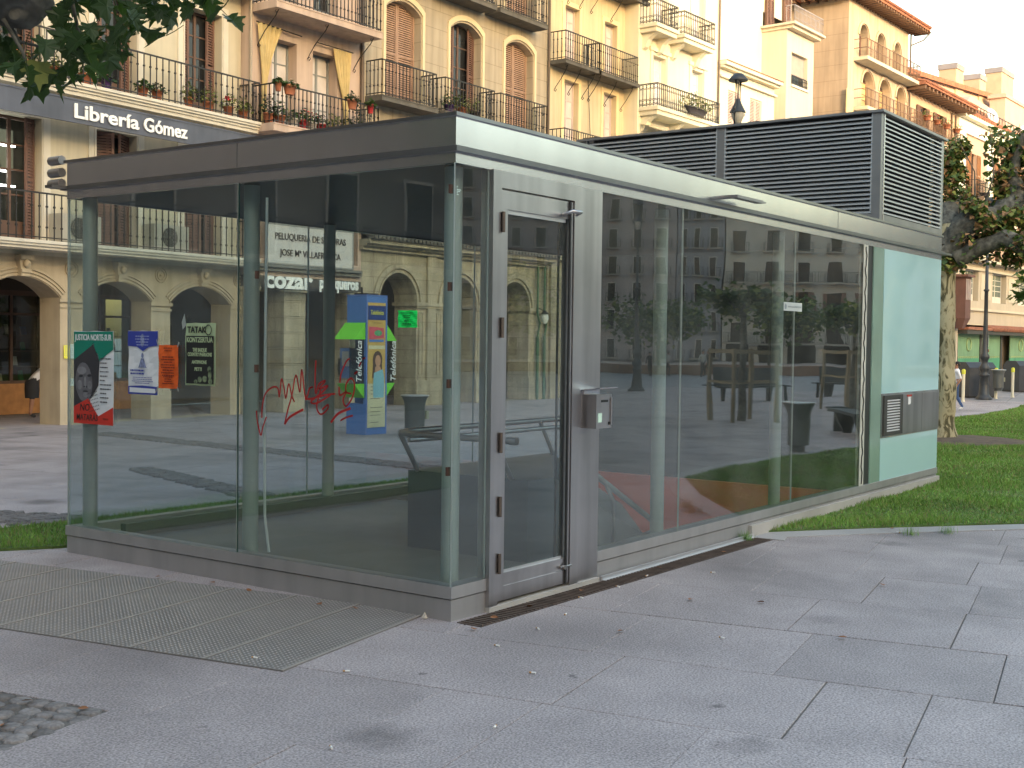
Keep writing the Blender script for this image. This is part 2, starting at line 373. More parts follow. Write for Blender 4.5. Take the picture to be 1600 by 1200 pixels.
def grass(name, polys, n, label, box, power=1.0):
    gap = lambda x, y: .5+.5*np.sin(x*2.1+1.3*np.sin(y*3.1))*np.sin(y*2.7+1.7*np.sin(x*1.3))
    X = []; 
    x = rng.uniform(box[0], box[2], n); y = rng.uniform(box[1], box[3], n)
    k = np.zeros(n, bool)
    for P_ in polys: k |= inside(P_, x, y)
    x, y = x[k], y[k]; d = np.hypot(x-CAM.x, y-CAM.y)
    fw = (x-CAM.x)*f.x+(y-CAM.y)*f.y; sdv = np.abs((x-CAM.x)*r.x+(y-CAM.y)*r.y)
    keep = rng.random(len(x)) < np.clip((12/d)**power, .02, 1)
    x, y, d = x[keep], y[keep], d[keep]; n = len(x)
    h = rng.uniform(.018,.055,n)*(.55+.6*gap(x,y))*(1+.25*np.sin(x*3+y*2)); wd = .0035*np.clip(d/9,1,4.0); a = rng.uniform(0,6.28,n); ln = rng.uniform(.0,.04,n); la = rng.uniform(0,6.28,n)
    V = np.zeros((n,3,3)); V[:,0] = np.stack([x-wd*np.cos(a), y-wd*np.sin(a), np.full(n,.018)],1); V[:,1] = np.stack([x+wd*np.cos(a), y+wd*np.sin(a), np.full(n,.018)],1)
    V[:,2] = np.stack([x+ln*np.cos(la), y+ln*np.sin(la), .018+h],1)
    me = bpy.data.meshes.new(name); me.vertices.add(3*n); me.vertices.foreach_set('co', V.reshape(-1))
    me.loops.add(3*n); me.loops.foreach_set('vertex_index', np.arange(3*n, dtype=np.int32)); me.polygons.add(n)
    me.polygons.foreach_set('loop_start', np.arange(0,3*n,3,dtype=np.int32)); me.update(calc_edges=True); me.materials.append(GRASS); me.materials.append(GRASSD); me.materials.append(GRASSY)
    pick = rng.random(n); me.polygons.foreach_set('material_index', np.where(pick < .10+.10*gap(x*.6,y*.6), 1, np.where(pick > .72, 2, 0)).astype(np.int32))
    link(name, me, None, 'stuff', label)
grass('grass', [lawnR], 900000, 'short green grass of the lawn right of the pavilion', (4,-3,34,5), 1.1)
grass('grass_fringe', [lawnB], 90000, 'short green grass along the back of the pavilion', (-3,3.6,9.5,5.5), 1.0)
# stone border in front of the lawn
KERB = mat('border_stone', (.36,.345,.34), .7, 0, .12, 1.5, .3, 150, fine=.18, objvar=.06)
kb = thing('lawn_border', 'pale stone border curving along the front of the lawn', 'kerb'); kb['kind'] = 'structure'; del kb['category']
line = [(3.95,-.27),(4.25,-.22),(5.1,-.87),(6.2,-1.83),(7.5,-2.72),(9,-2.88),(11,-2.85),(13.4,-2.72),(16,-2.5)]
def offp(l, d):
    o = []
    for i, p in enumerate(l):
        a = Vector(l[max(i-1,0)]); b = Vector(l[min(i+1,len(l)-1)]); t = (b-a).normalized(); o.append((p[0]+t.y*d, p[1]-t.x*d))
    return o
l0 = [(3.95,-.04),(4.27,-.02),(5.12,-.66),(6.27,-1.63),(7.6,-2.5),(9,-2.62),(11,-2.62),(13.4,-2.47),(16,-2.32)]; l1 = offp(l0, .27)
for i in range(len(l0)-1):
    q = MB(); e = .004
    a, b, c, d = Vector(l0[i]), Vector(l0[i+1]), Vector(l1[i+1]), Vector(l1[i]); a = a+(b-a)*e; d = d+(c-d)*e
    q.prism([(*d,-.02),(*c,-.02),(*b,-.02),(*a,-.02)], (0,0,.028)); part('border_stone', q, KERB, kb)
# bare earth ring at the plane tree
q = MB(); pts = [(15.75+1.25*math.cos(t)*random.uniform(.85,1.15), 1.6+1.0*math.sin(t)*random.uniform(.85,1.15)) for t in np.linspace(0,2*PI,22)[:-1]]
q.add([(15.75,1.7,.10)]+[(x,y,.035) for x,y in pts]+[(15.75+(x-15.75)*.6,1.7+(y-1.7)*.6,.075) for x,y in pts], [(22+(i+1)%21,22+i,0) for i in range(21)]+[(1+(i+1)%21,1+i,22+i,22+(i+1)%21) for i in range(21)], 0, True)
q.f = [[x for x in reversed(F)] if False else F for F in q.f]
struct('earth_ring', q, [SOIL], 'mound of bare brown earth round the foot of the plane tree')

# steel grating left of the pavilion
GRT = mat('grating_metal', (.19,.172,.158), .55, .3, .15, 2, .1, 60, stain=.2)
STUD = mat('grating_stud', (.42,.39,.365), .5, .5, .1, 6)
grt = thing('floor_grating', 'studded metal floor grating running along the left front of the pavilion', 'grating')
U0, U1 = -1.31, .16
pw = .475; gm = None
for k in range(9):
    v1 = -.213-pw*k; v0 = v1-pw
    if gm is None:
        q = MB(Matrix((E1, E2, (0,0,1))).transposed().to_4x4()); q.box(U0, -pw+.001, -.01, U1+.0, -.001, .0035); q.box(U0,-.016,.0035,U1,-.002,.0075,1)
        ns_u, ns_v = int((U1-U0)/.028), int(pw/.028)
        for i in range(ns_u):
            for j in range(ns_v):
                x = U0+.018+i*.028; y = -pw+.02+j*.028; s_ = .0062
                if (i+j) % 2: s_ = .0058
                q.add([(x-s_,y-s_,.0035),(x+s_,y-s_,.0035),(x+s_,y+s_,.0035),(x-s_,y+s_,.0035),(x,y,.0075)],[(0,1,4),(1,2,4),(2,3,4),(3,0,4)],1)
        q.f = [x[::-1] for x in q.f]
        gm = q.mesh('grating_panel', [GRT, STUD])
    p = UV(0, v1)
    # clip: the pavilion base stands on the far end of each panel
    link('grating_panel', gm, grt, loc=(p.x-0.0, p.y, .002))

# drain channel with its steel kerb, right front
DR = mat('drain_dirt', (.075,.055,.045), .9, 0, .35, 12, .5, 60); 
dr = thing('drain_channel', 'narrow rusty drain channel full of debris along the pavilion base', 'drain')
q = MB(); q.box(.0,-.215,-.02,3.95,-.045,.005); part('channel_bed', q, DR, dr)
q = MB(); q.box(1.56,-.052,-.01,3.95,-.03,.035); q.box(1.56,-.075,.0,3.95,-.052,.012); part('edge_strip', q, mat('pale_steel', (.62,.61,.62), .4, .8, .08, 3), dr)
q = MB()
for i in range(98): q.box(.02+i*.04,-.21,.005,.032+i*.04,-.06,.011)
part('drain_bars', q, mat('rusty_bars', (.12,.09,.075), .75, .4, .3, 10), dr)

# litter
BUT = mat('cigarette_paper', (.80,.79,.76), .8, 0, .1, 20); TAN_ = mat('filter_tan', (.5,.28,.12), .8, 0, .1, 20); LF = mat('dead_leaf', (.28,.12,.05), .8, 0, .4, 9)
def onuv(x, y): return (x, y)
butts = [(-1.15,-.28),(-1.4,-1.35),(-.62,-1.0),(.15,-.5),(.55,-.42),(1.0,-.24),(1.45,-.24),(1.9,-.2),(2.3,-.5),(-.3,-.55),(-2.0,-1.0),(.6,-1.4),(5.0,-.9),(5.7,-1.5),(-1.25,.25)]
bm_ = MB(); bm_.tube([(-.014,0,.005),(.008,0,.005)], .0048, 6, 0); bm_.tube([(.008,0,.005),(.019,0,.005)], .0048, 6, 1); bme = bm_.mesh('cigarette_butt', [BUT, TAN_])
for i, (x, y) in enumerate(butts):
    lb_ = 'white cigarette butt lying beside the drain channel in front of the door' if y > -.3 and x > 0 else 'white cigarette butt near the edge of the metal grating' if x < -1.1 and y > -.5 else 'white cigarette butt lying near the stone border of the lawn' if x > 4 else 'white cigarette butt lying on the open grey paving'
    link('cigarette_butt', bme, None, None, lb_, 'cigarette butt', 'cigarette butts on the paving', (x, y, .004), (0,0,random.random()*6))
lm = MB(); lm.add([(0,0,.004),(.03,.012,.012),(.05,0,.006),(.03,-.014,.004),(.012,.018,.01),(.012,-.018,.006)], [(0,3,2,1),(0,1,4),(0,5,3)]); lme = lm.mesh('dead_leaf', LF)
for i, (x, y) in enumerate([(-.12,.62),(-.15,.9),(-.17,1.5),(-.12,1.9),(-.2,2.3),(.6,-.15),(1.2,-.12),(2.2,-.14),(3.1,-.16),(.4,-.9),(1.0,-1.9),(1.6,-1.2),(2.6,-1.6),(-.1,-.25),(.2,-.13),(5.2,-.8),(8,-1),(7.2,-1.4),(-2.35,.45),(-2.6,.25),(-2.3,.2),(1.4,-.8),(5.6,.2),(6.4,-.6),(7.1,.1),(7.9,-1.6),(8.6,.4),(9.4,-.7),(10.2,-1.8),(11,.6),(12.4,-.5),(14,.2),(6.9,-1.9),(5.2,-.1),(16,.6),(18,1.2)]):
    lb_ = 'small brown dead leaf lying among the grey cobbles' if x < -2 else 'small brown dead leaf on the metal grating against the pavilion base' if x < 0 and y > 0 else 'small brown dead leaf caught in the drain channel by the pavilion' if -.25 < y < 0 and x < 3.9 else 'small brown dead leaf lying on the green lawn' if x > 5 else 'small brown dead leaf lying on the open grey paving'
    link('dead_leaf', lme, None, None, lb_, 'dead leaf', 'dead leaves on the ground', (x, y, .008), (random.uniform(-.2,.2),0,random.random()*6))
q = MB(); 
for i in range(5): q.add([(.02*math.cos(i*1.3),.02*math.sin(i*1.3),0),(.02*math.cos(i*1.3+1.3),.02*math.sin(i*1.3+1.3),0),(.004,0,.035)],[(0,1,2)])
thing('crumpled_paper', 'crumpled whitish paper at the foot of the pavilion corner beside the grating', 'litter', (-.03,.17,.004), 0, data=q.mesh('crumpled_paper', mat('grubby_paper', (.5,.45,.38), .9)))
def tuft(loc, n, sc, label):
    q = MB()
    for i in range(n):
        a = random.random()*6.3; rr = random.random()*sc; x, y = rr*math.cos(a), rr*math.sin(a); h = random.uniform(.03,.11); l = random.uniform(0,.05); b = random.random()*6.3
        q.add([(x-.004,y,0),(x+.004,y,0),(x+l*math.cos(b),y+l*math.sin(b),h)],[(0,1,2)])
    thing('weed_tuft', label, 'weed', loc, 0, 'weeds growing in the joints', q.mesh('weed_tuft', GRASS))
tuft((3.78,-.06,0), 90, .06, 'tuft of grass growing at the end of the steel drain kerb')
tuft((4.95,-1.02,.006), 60, .09, 'small weed in the joint of the stone border, nearer the pavilion')
tuft((5.25,-1.25,.006), 60, .09, 'small weed in the joint of the stone border, farther from the pavilion')

# ================================================================== PAVILION
W_, L_, HT, ZG, ZT = 3.63, 9.04, 2.88, .20, 2.60
PV = thing('glass_pavilion', 'low glass and steel entrance pavilion with louvred tower on its far end', 'pavilion')
BASE = mat('base_steel', (.44,.43,.43), .5, .6, .10, 1.4, .05, 50, streak=.15)
BASEB = mat('base_concrete', (.42,.40,.37), .8, 0, .12, 2, .2, 60, stain=.2)
SLATM = mat('louvre_steel', (.52,.54,.55), .45, .7, .08, 2)
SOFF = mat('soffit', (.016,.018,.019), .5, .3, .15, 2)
def rect_ring(q, o, z0, z1, t, x0=0, y0=0, x1=L_, y1=W_):     # a closed frame, outer offset o, thickness t
    q.box(x0-o,y0-o,z0,x1+o,y0-o+t,z1); q.box(x0-o,y1+o-t,z0,x1+o,y1+o,z1)
    q.box(x0-o,y0-o+t,z0,x0-o+t,y1+o-t,z1); q.box(x1+o-t,y0-o+t,z0,x1+o,y1+o-t,z1)
# roof: fascia, lip, ledge, soffit
q = MB(); rect_ring(q, 0, 2.692, 2.862, .02); part('fascia', q, FASC, PV)
q = MB(); q.box(5.80,-.0015,2.694,5.804,.0,2.860); q.box(-.0015,1.80,2.694,.0,1.804,2.860); part('fascia_seam', q, mat('seam_dark', (.06,.06,.06), .6), PV)
q = MB(); rect_ring(q, .018, 2.862, 2.882, .06); part('roof_lip', q, mat('lip_steel', (.30,.30,.31), .3, 1, .08, 3), PV)
q = MB(); rect_ring(q, .035, 2.662, 2.692, .10); q.box(L_+.03,-.035,2.668,L_+.30,.07,2.686); q.box(-.16,W_-.05,2.668,.0,W_+.035,2.688); part('ledge', q, mat('ledge_steel', (.20,.20,.20), .4, .9, .1, 3), PV)
q = MB(); rect_ring(q, .0, 2.60, 2.662, .03); part('lower_fascia', q, FASC, PV)
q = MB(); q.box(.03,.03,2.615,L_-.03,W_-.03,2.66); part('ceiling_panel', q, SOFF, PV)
q = MB(); q.box(.02,.02,2.74,L_-.02,W_-.02,2.84); part('roof_deck', q, STEELD, PV)
q = MB(); q.box(3.34,-.10,2.738,3.42,-.0,2.758); q.box(3.30,-.155,2.73,3.78,-.09,2.752); q.box(3.79,-.15,2.736,3.84,-.10,2.746); part('roof_bracket', q, STEELD, PV)
q = MB()
for i, z in enumerate((2.87,2.78,2.70)): q.tube([(-.0,W_+.06,z+.02),(-.0,W_+.20,z+.02)], .035, 8)
part('bracket', q, STEELD, PV)
# base: B side (y=0) has the door gap .32-1.54
q = MB(); rect = q
q.box(0,0,0,.32,.05,.122); q.box(1.55,0,0,L_,.05,.122); q.box(0,.05,0,.05,W_,.122); q.box(.05,W_-.05,0,L_,W_,.122); q.box(L_-.05,.05,0,L_,W_-.05,.122)
part('base_plate', q, BASE, PV)
q = MB(); q.box(-.010,-.010,.130,.32,.09,.20); q.box(1.55,-.010,.130,L_+.006,.09,.20); q.box(-.010,.09,.130,.09,W_+.006,.20); q.box(.09,W_-.09,.132,L_,W_+.006,.20); q.box(L_-.09,.09,.132,L_+.006,W_-.09,.20)
part('base_cap', q, BASE, PV)
q = MB(); q.box(3.95,-.03,-.01,L_+.03,-.001,.10); part('concrete_footing', q, BASEB, PV)
q = MB(); q.box(.32,-.035,-.01,1.55,.12,.03); part('threshold', q, BASEB, PV)
# glass panes
def pane(name, x0, y0, z0, x1, y1, z1, m=GL, parent=PV, edge=None):
    q = MB(); q.box(x0,y0,z0,x1,y1,z1); me = q.mesh(name, [m, edge or PALEEDGE])
    dx, dy = abs(x1-x0), abs(y1-y0)
    for p in me.polygons:
        n = p.normal
        big = abs(n.y) > .5 if dy < dx else abs(n.x) > .5
        p.material_index = 0 if big else 1
    return link(name, me, parent)
t = .012
for a, b in ((.014,1.788),(1.794,W_-.006)): pane('pane', 0, a, ZG, t, b, ZT, edge=GLASSEDGE if a < 1 else None)
for a, b in ((.0,.318),(1.555,2.718),(2.724,4.818),(4.824,6.50)): pane('pane', a, 0, ZG, b, t, ZT, GLB if a > 1 else GL)
for a, b in ((.02,2.455),(2.465,4.9),(4.91,6.75)): pane('pane', a, W_-t, ZG, b, W_, ZT)
q = MB(); q.box(6.50,-.004,ZG,6.62,.04,ZT); part('white_post', q, mat('sealed_post', (.52,.53,.47), .6, 0, .15, 3), PV)
q = MB(); pts = [(6.555+.013*math.sin(z*26)+.006*math.sin(z*61), -.007, z) for z in np.arange(ZG+.02, ZT, .02)]; q.tube(pts, .007, 5); part('sealant_line', q, mat('sealant', (.03,.03,.025), .7), PV)
q = MB(); q.box(6.62,.012,ZG,6.80,.07,ZT); part('dark_post', q, mat('dark_mullion', (.03,.032,.03), .5), PV)
FROST = mat('frosted_glass', (.44,.68,.69), .03, 0, .05, .6, spec=1.0, stain=.10); GREENSTRIP = mat('green_glass', (.24,.36,.30), .1, 0, .12, 2, spec=.8)
q = MB(); q.box(6.80,.0,ZG,7.10,.012,ZT); part('green_pane', q, GREENSTRIP, PV)
for z0, z1 in ((ZG,.645),(1.105,ZT)):
    q = MB(); q.box(7.105,-.002,z0,L_-.004,.012,z1); part('frosted_pane', q, FROST, PV)
    q = MB(); q.box(L_-.012,.014,z0,L_,W_-.014,z1); part('frosted_pane', q, FROST, PV)
q = MB(); q.box(6.95,W_-.012,ZG,L_-.014,W_,ZT); part('frosted_pane', q, FROST, PV)
# steel band with grille and hatches
q = MB(); q.box(7.105,-.012,.648,L_,.01,1.102); part('steel_band', q, STEEL, PV)
q = MB(); rect_ = [(7.13,.665,7.72,.70),(7.13,1.05,7.72,1.085),(7.13,.70,7.22,1.05),(7.62,.70,7.72,1.05)]
for a,b,c,d in rect_: q.box(a,-.028,b,c,-.012,d)
q.box(7.22,-.0135,.70,7.62,-.0125,1.05)
gr = part('vent_grille', q, mat('grille_dark', (.10,.095,.09), .5, .7, .1, 3), PV)
for i in range(12):
    z = .706+i*.0288; q = MB(); q.box(7.22,-.03,z,7.62,-.014,z+.013); part('slat', q, mat('white_slat', (.72,.72,.74), .4, .2, .03), gr)
for a, b in ((7.74,8.38),(8.39,9.0)):
    q = MB(); q.box(a,-.022,.668,b,-.012,1.085); h = part('hatch', q, STEEL, PV)
q = MB(); q.box(7.90,-.026,.97,7.98,-.022,1.05); part('sticker', q, mat('white_label', (.85,.85,.86), .5), h)
q = MB(); q.box(7.86,-.026,1.056,8.02,-.022,1.074); part('sticker', q, mat('red_label', (.5,.05,.03), .5), h)
# machine room wall behind the frosted end
q = MB(); q.box(6.80,.08,-2.6,6.9,W_-.02,ZT); part('end_wall', q, mat('dark_wall', (.050,.054,.056), .6, 0, .12, 1.2), PV)
# columns
COLM = mat('column_paint', (.37,.42,.38), .45, .2, .08, 2)
for x, y in ((.21,.18),(.2,1.88),(.12,3.52),(2.82,.24),(5.0,.24),(2.52,3.42),(4.9,3.42)):
    q = MB(); q.lathe([(.053,.1),(.053,2.61)], (x,y,0), 20); part('column', q, COLM, PV)
q = MB(); q.tube([(.06,1.585,2.5),(.06,1.60,1.0),(.06,1.59,.45),(.06,1.55,.22)], .009, 8); part('cable', q, mat('white_cable', (.6,.63,.6), .5), PV)
# small clips on the glass edges
for (x,y,z) in ((.0,.0,2.45),(.0,.0,1.9),(.0,.0,1.35),(.0,.0,.85),(.0,1.58,2.0),(.0,1.58,1.4)):
    q = MB(); q.box(x-.006,y+.03,z-.02,x+.02,y+.045,z+.03); part('clip', q, mat('rusty_clip', (.10,.05,.035), .8), PV)
# glass chip, top corner
q = MB()
for i in range(6):
    a = random.uniform(-2.2,-.2); l = random.uniform(.04,.17); q.box(.01,-.004,2.42+i*.009,.01+.06*random.random(),-.002,2.425+i*.009)
part('cracked_corner', q, mat('crazed_glass', (.5,.65,.62), .3), PV)

# door
DOOR = part('door_frame', MB(), STEEL, PV)
q = MB(); q.box(.32,-.03,.03,.405,.06,ZT); q.box(1.19,-.03,.03,1.285,.06,ZT); q.box(.405,-.03,2.50,1.19,.06,ZT); DOOR.data = q.mesh('door_frame', STEEL)
dl = MB(); dl.box(.41,-.022,.05,.475,.03,2.49); dl.box(1.14,-.022,.05,1.185,.03,2.49); dl.box(.475,-.022,2.38,1.14,.03,2.49); dl.box(.475,-.022,.05,1.14,.03,.135); dl.box(.475,-.016,.135,1.14,.03,.185); dl.box(.475,-.022,.185,1.14,.03,.215)
door = part('door', dl, STEEL, PV)
pane('pane', .475, -.004, .215, 1.14, .006, 2.38, GL, door)
q = MB(); q.box(.475,-.012,2.355,1.115,-.004,2.38); q.box(.475,-.012,.215,1.115,-.004,.23); part('bead', q, mat('pale_bead', (.6,.6,.6), .4, .8), door)
for z in (2.30,1.68,1.0,.62,.28):
    q = MB(); q.tube([(.408,-.04,z-.06),(.408,-.04,z+.06)], .011, 8); q.box(.398,-.03,z-.05,.42,-.02,z+.05); part('hinge', q, mat('hinge_steel', (.16,.13,.11), .5, .8), door)
q = MB(); q.tube([(1.06,-.03,2.40),(1.06,-.10,2.42),(1.14,-.11,2.42),(1.18,-.05,2.41)], .012, 8); part('door_closer', q, STEEL, door)
q = MB(); q.tube([(1.08,-.03,.16),(1.2,-.03,.16)], .008, 6); q.tube([(1.11,-.05,.16),(1.11,-.02,.16)], .015, 8); part('bolt', q, STEELD, door)
q = MB(); q.box(1.135,-.034,.05,1.15,-.022,2.49); q.box(1.10,.03,.2,1.113,.04,2.38); part('seal', q, mat('rubber', (.02,.02,.02), .6), door)
q = MB(); q.box(1.285,-.012,.03,1.555,.06,ZT); part('steel_panel', q, STEEL, PV)
q = MB(); q.box(1.30,-.014,.03,1.306,-.012,ZT); part('panel_seam', q, mat('seam', (.05,.05,.05), .6), PV)
# post box on the panel
mb_ = thing('letter_box', 'small stainless steel box with tilted lid fixed to the panel beside the glass door', 'letter box', (1.33,-.012,1.04))
q = MB(); q.box(0,-.115,0,.19,0,.22); part('body', q, STEEL, mb_)
q = MB(); q.prism([(-.012,-.15,.262),(.205,-.15,.262),(.205,.0,.245),(-.012,.0,.245)], (0,0,.006)); q.box(0,-.02,.22,.19,0,.245); part('lid', q, mat('lid_steel', (.7,.7,.75), .25, .9), mb_)
q = MB(); q.box(.06,-.118,.17,.14,-.115,.185); q.box(.15,-.12,.02,.17,-.115,.04); part('slot', q, mat('black_slot', (.01,.01,.01), .5), mb_)
q = MB(); q.box(.02,-.118,.04,.065,-.115,.10); part('sticker', q, mat('green_sticker', (.55,.75,.62), .6), mb_)
q = MB(); q.tube([(.178,-.12,.02),(.178,-.12,.20)], .007, 6); part('hinge', q, STEEL, mb_)

# interior floor, well, parapet, stairs
IN = mat('inner_floor', (.19,.185,.165), .6, 0, .2, 1.6, .1, 60, stain=.35); INS = mat('sill_stone', (.42,.40,.30), .8, 0, .15, 3)
q = MB(); q.box(.3,.43,.0,1.6,3.3,.10); q.box(.3,3.3,.0,6.8,3.40,.10); q.box(1.6,1.5,.0,3.3,3.3,.10); q.box(1.6,.3,.0,3.05,1.5,.1); q.box(3.05,.3,.0,6.8,.43,.10); q.box(.3,.3,0,1.6,.43,.1)
part('inner_floor', q, IN, PV)
q = MB(); q.box(.05,.05,.0,.3,W_-.06,.135); q.box(.3,.05,.0,6.8,.3,.135); q.box(.3,3.40,.0,6.8,W_-.06,.135); part('inner_sill', q, INS, PV)
q = MB(); q.box(.3,3.34,.10,6.8,3.40,.20); part('inner_curb', q, mat('grey_curb', (.13,.14,.135), .7), PV)
PAR = mat('parapet_grey', (.155,.165,.17), .5, .2, .08, 1.5)
q = MB(); q.add([(1.35,1.48,.66),(3.2,1.48,.66),(1.65,.42,.66),(1.35,.42,.66),(1.35,1.48,.1),(4.4,1.48,.1),(2.95,.42,.1),(1.35,.42,.1)],
      [(3,2,1,0),(4,5,6,7),(3,0,4,7),(2,3,7,6),(1,2,6,5),(0,1,5,4)]); part('stair_parapet', q, PAR, PV)
RED = mat('red_wall', (.93,.19,.10), .5, 0, .14, 1.5); PITD = mat('pit_wall', (.16,.16,.155), .7, 0, .1, 2)
q = MB(); q.box(6.74,.40,-2.6,6.80,3.32,.10); part('red_panel', q, RED, PV)
q = MB(); q.box(1.6,.30,-2.6,6.8,.43,-.001); q.box(1.6,3.32,-2.6,6.8,3.42,-.001); q.box(1.5,.3,-2.6,1.6,3.42,-.001); part('pit_wall', q, PITD, PV)
q = MB(); q.box(1.5,.3,-2.7,6.9,3.42,-2.6); part('pit_floor', q, PITD, PV)
for i in range(12):
    q = MB(); q.box(3.3+i*.28,.5,-2.6,3.3+(i+1)*.28,3.3,.08-.17*(i+1)); part('step', q, PITD, PV)
hr = []
q = MB()
for z in (.0,): 
    q.tube([(1.05,-0+.36,.95),(1.05,1.2,.95),(1.12,1.35,.95),(1.3,1.40,.95),(3.6,1.42,.95)], .022, 10)
    q.tube([(1.05,.36,.95),(1.05,.30,.95)], .026, 10)
    q.tube([(1.12,1.28,.90),(1.3,1.26,.90),(3.0,1.28,.90),(3.3,1.2,.82)], .018, 10)
part('handrail', q, STEEL, PV)
for (x,y) in ((1.32,1.38),(3.1,1.40),(1.32,.55)):
    q = MB(); q.tube([(x-.18,y,.94),(x+.02,y,.66)], .018, 8); part('rail_post', q, STEEL, PV)
q = MB(); q.tube([(1.8,.36,.80),(3.0,.36,.20)], .022, 10); q.tube([(3.0,.36,.20),(3.0,.36,.12)], .014, 8); q.tube([(2.0,.20,.145),(3.0,.34,.145)], .012, 8); part('handrail', q, STEEL, PV)
q = MB(); q.tube([(2.25,.36,.58),(2.38,.36,.42),(2.38,.36,.10)], .016, 8); part('rail_post', q, STEEL, PV)

# louvre tower
TX = 6.93; TZ0, TZ1 = 2.885, 3.97
for (x,y) in ((TX,0),(TX,1.745),(TX,W_-.09),(L_-.07,0),(L_-.07,W_-.09)): q = MB(); q.box(x,y,TZ0,x+.07,y+.09,TZ1); part('tower_post', q, STEELD, PV)
q = MB(); q.box(TX-.03,-.03,TZ1,L_+.06,W_+.03,TZ1+.025); q.box(TX+.0,.09,TZ0,TX+.05,W_-.09,TZ0+.09); q.box(TX+.07,.0,TZ0,L_-.07,.04,TZ0+.06); part('tower_cap', q, STEELD, PV)
q = MB(); q.box(TX+.12,.12,TZ0,L_-.12,W_-.12,TZ1); part('tower_core', q, mat('dark_core', (.02,.02,.022), .8), PV)
def louvre(p0, p1, nrm):
    q = MB(); p0 = Vector(p0); p1 = Vector(p1); n = Vector(nrm)
    lp = part('louvre_panel', MB(), SLATM, PV); fr = MB(); d = (p1-p0).normalized()
    for p in (p0, p1-d*.014): 
        a = p; b = p+d*.014-n*.05; fr.box(min(a.x,b.x),min(a.y,b.y),TZ0+.06,max(a.x,b.x),max(a.y,b.y),TZ1)
    lp.data = fr.mesh('louvre_panel', SLATM)
    NS = 22; pit = (TZ1-TZ0-.08)/NS
    me = MB(); a = Vector((0,0,0)); b = p1-p0
    me.add([a+n*.004+Vector((0,0,-.002)), b+n*.004+Vector((0,0,-.002)), b+n*.004+Vector((0,0,.013)), a+n*.004+Vector((0,0,.013)), a-n*.04+Vector((0,0,.036)), b-n*.04+Vector((0,0,.036))], [(0,1,2,3),(3,2,5,4)])
    mm = me.mesh('slat', SLATM)
    for i in range(NS): link('slat', mm, lp, loc=(p0.x, p0.y, TZ0+.07+i*pit))
louvre((TX,1.745,0),(TX,.09,0),(-1,0,0)); louvre((TX,W_-.09,0),(TX,1.835,0),(-1,0,0)); louvre((TX+.07,.0,0),(L_-.07,.0,0),(0,-1,0))
louvre((L_,.09,0),(L_,W_-.09,0),(1,0,0)); louvre((L_-.07,W_,0),(TX+.07,W_,0),(0,1,0))
q = MB(); q.box(TX+.085,-.006,TZ0,TX+.1,.0,TZ1); part('bright_edge', q, mat('bright_steel', (.7,.7,.72), .25, 1), PV)

# ---- posters (built flat at the glass; local x right, z up, facing the viewer)
WHT = mat('print_white', (.74,.75,.76), .7, 0, .04, 5); BLK = mat('print_black', (.015,.016,.015), .6, 0, .1, 5)
def paper(q, w, h, mi, y=0, seed=0, nx=6, nz=10):
    vs = [(w*i/nx+.004*math.sin(j*1.1+seed), y-.003-.003*math.sin(i*1.9+j*1.3+seed), h*j/nz+.002*math.sin(i*2+seed)) for j in range(nz+1) for i in range(nx+1)]
    q.add(vs, [(j*(nx+1)+i, j*(nx+1)+i+1, (j+1)*(nx+1)+i+1, (j+1)*(nx+1)+i) for j in range(nz) for i in range(nx)], mi)
def shp(q, pts, y, mi): q.poly([(x, y, z) for x, z in pts], mi)
def ell(cx, cz, a, b, n=18, rot=0): return [(cx+a*math.cos(t)*math.cos(rot)-b*math.sin(t)*math.sin(rot), cz+a*math.cos(t)*math.sin(rot)+b*math.sin(t)*math.cos(rot)) for t in [2*PI*i/n for i in range(n)]]
def flatsheet(w, h, m, name='paper'): q = MB(); paper(q, w, h, 0); return q
def lines(par, x, z, w, n, dz, m, h=.006, seed=1):
    rr = random.Random(seed); q = MB()
    for i in range(n):
        ww = w*rr.uniform(.45,1); xx = x+(w-ww)*.5 if seed % 2 else x
        zz = z-i*dz; p = xx
        while p < xx+ww-.003:
            l = rr.uniform(.008,.03); l = min(l, xx+ww-p); q.quad((p,-.0095,zz),(p+l,-.0095,zz),(p+l,-.0095,zz+h),(p,-.0095,zz+h)); p += l+.004
    part('fine_print', q, m, par)
RZ = -PI/2
GRN = mat('poster_green', (.0,.20,.13), .6); REDP = mat('poster_red', (.62,.035,.02), .6); BLU = mat('poster_blue', (.03,.05,.32), .6); ORA = mat('poster_orange', (.78,.12,.015), .6)
G1 = mat('photo_grey_dark', (.035,.033,.038), .6); G2 = mat('photo_grey', (.13,.125,.135), .6, 0, .35, 14); G3 = mat('photo_grey_light', (.21,.205,.215), .6, 0, .25, 16)
P1 = thing('protest_poster', 'green, white and red poster with grey portrait photo, JUSTICIA NORTE-SUR lettering', 'poster', (-.010,3.52,.965), RZ, 'posters stuck on the pavilion glass')
Wp, Hp = .46, .67
q = MB(); paper(q, Wp, Hp, 0, 0, 1); part('paper', q, WHT, P1)
q = MB(); shp(q, [(0,.47),(.24,.60),(.23,.50),(.46,.56),(.455,.668),(.0,.665)], -.0085, 0); shp(q, [(0,.47),(0,.43),(.26,.60),(.24,.64)], -.0084, 0); shp(q,[(.30,.46),(.46,.54),(.46,.60),(.24,.60)],-.0083,0); part('green_field', q, GRN, P1)
q = MB(); shp(q, [(0,.14),(0,.46),(.23,.575),(.30,.46),(.29,.28),(.20,.19),(.0,.10)], -.0088, 0); part('portrait_photo', q, G1, P1)
q = MB(); shp(q, ell(.12,.30,.10,.145,20,.12), -.0091, 0); part('portrait_face', q, G2, P1)
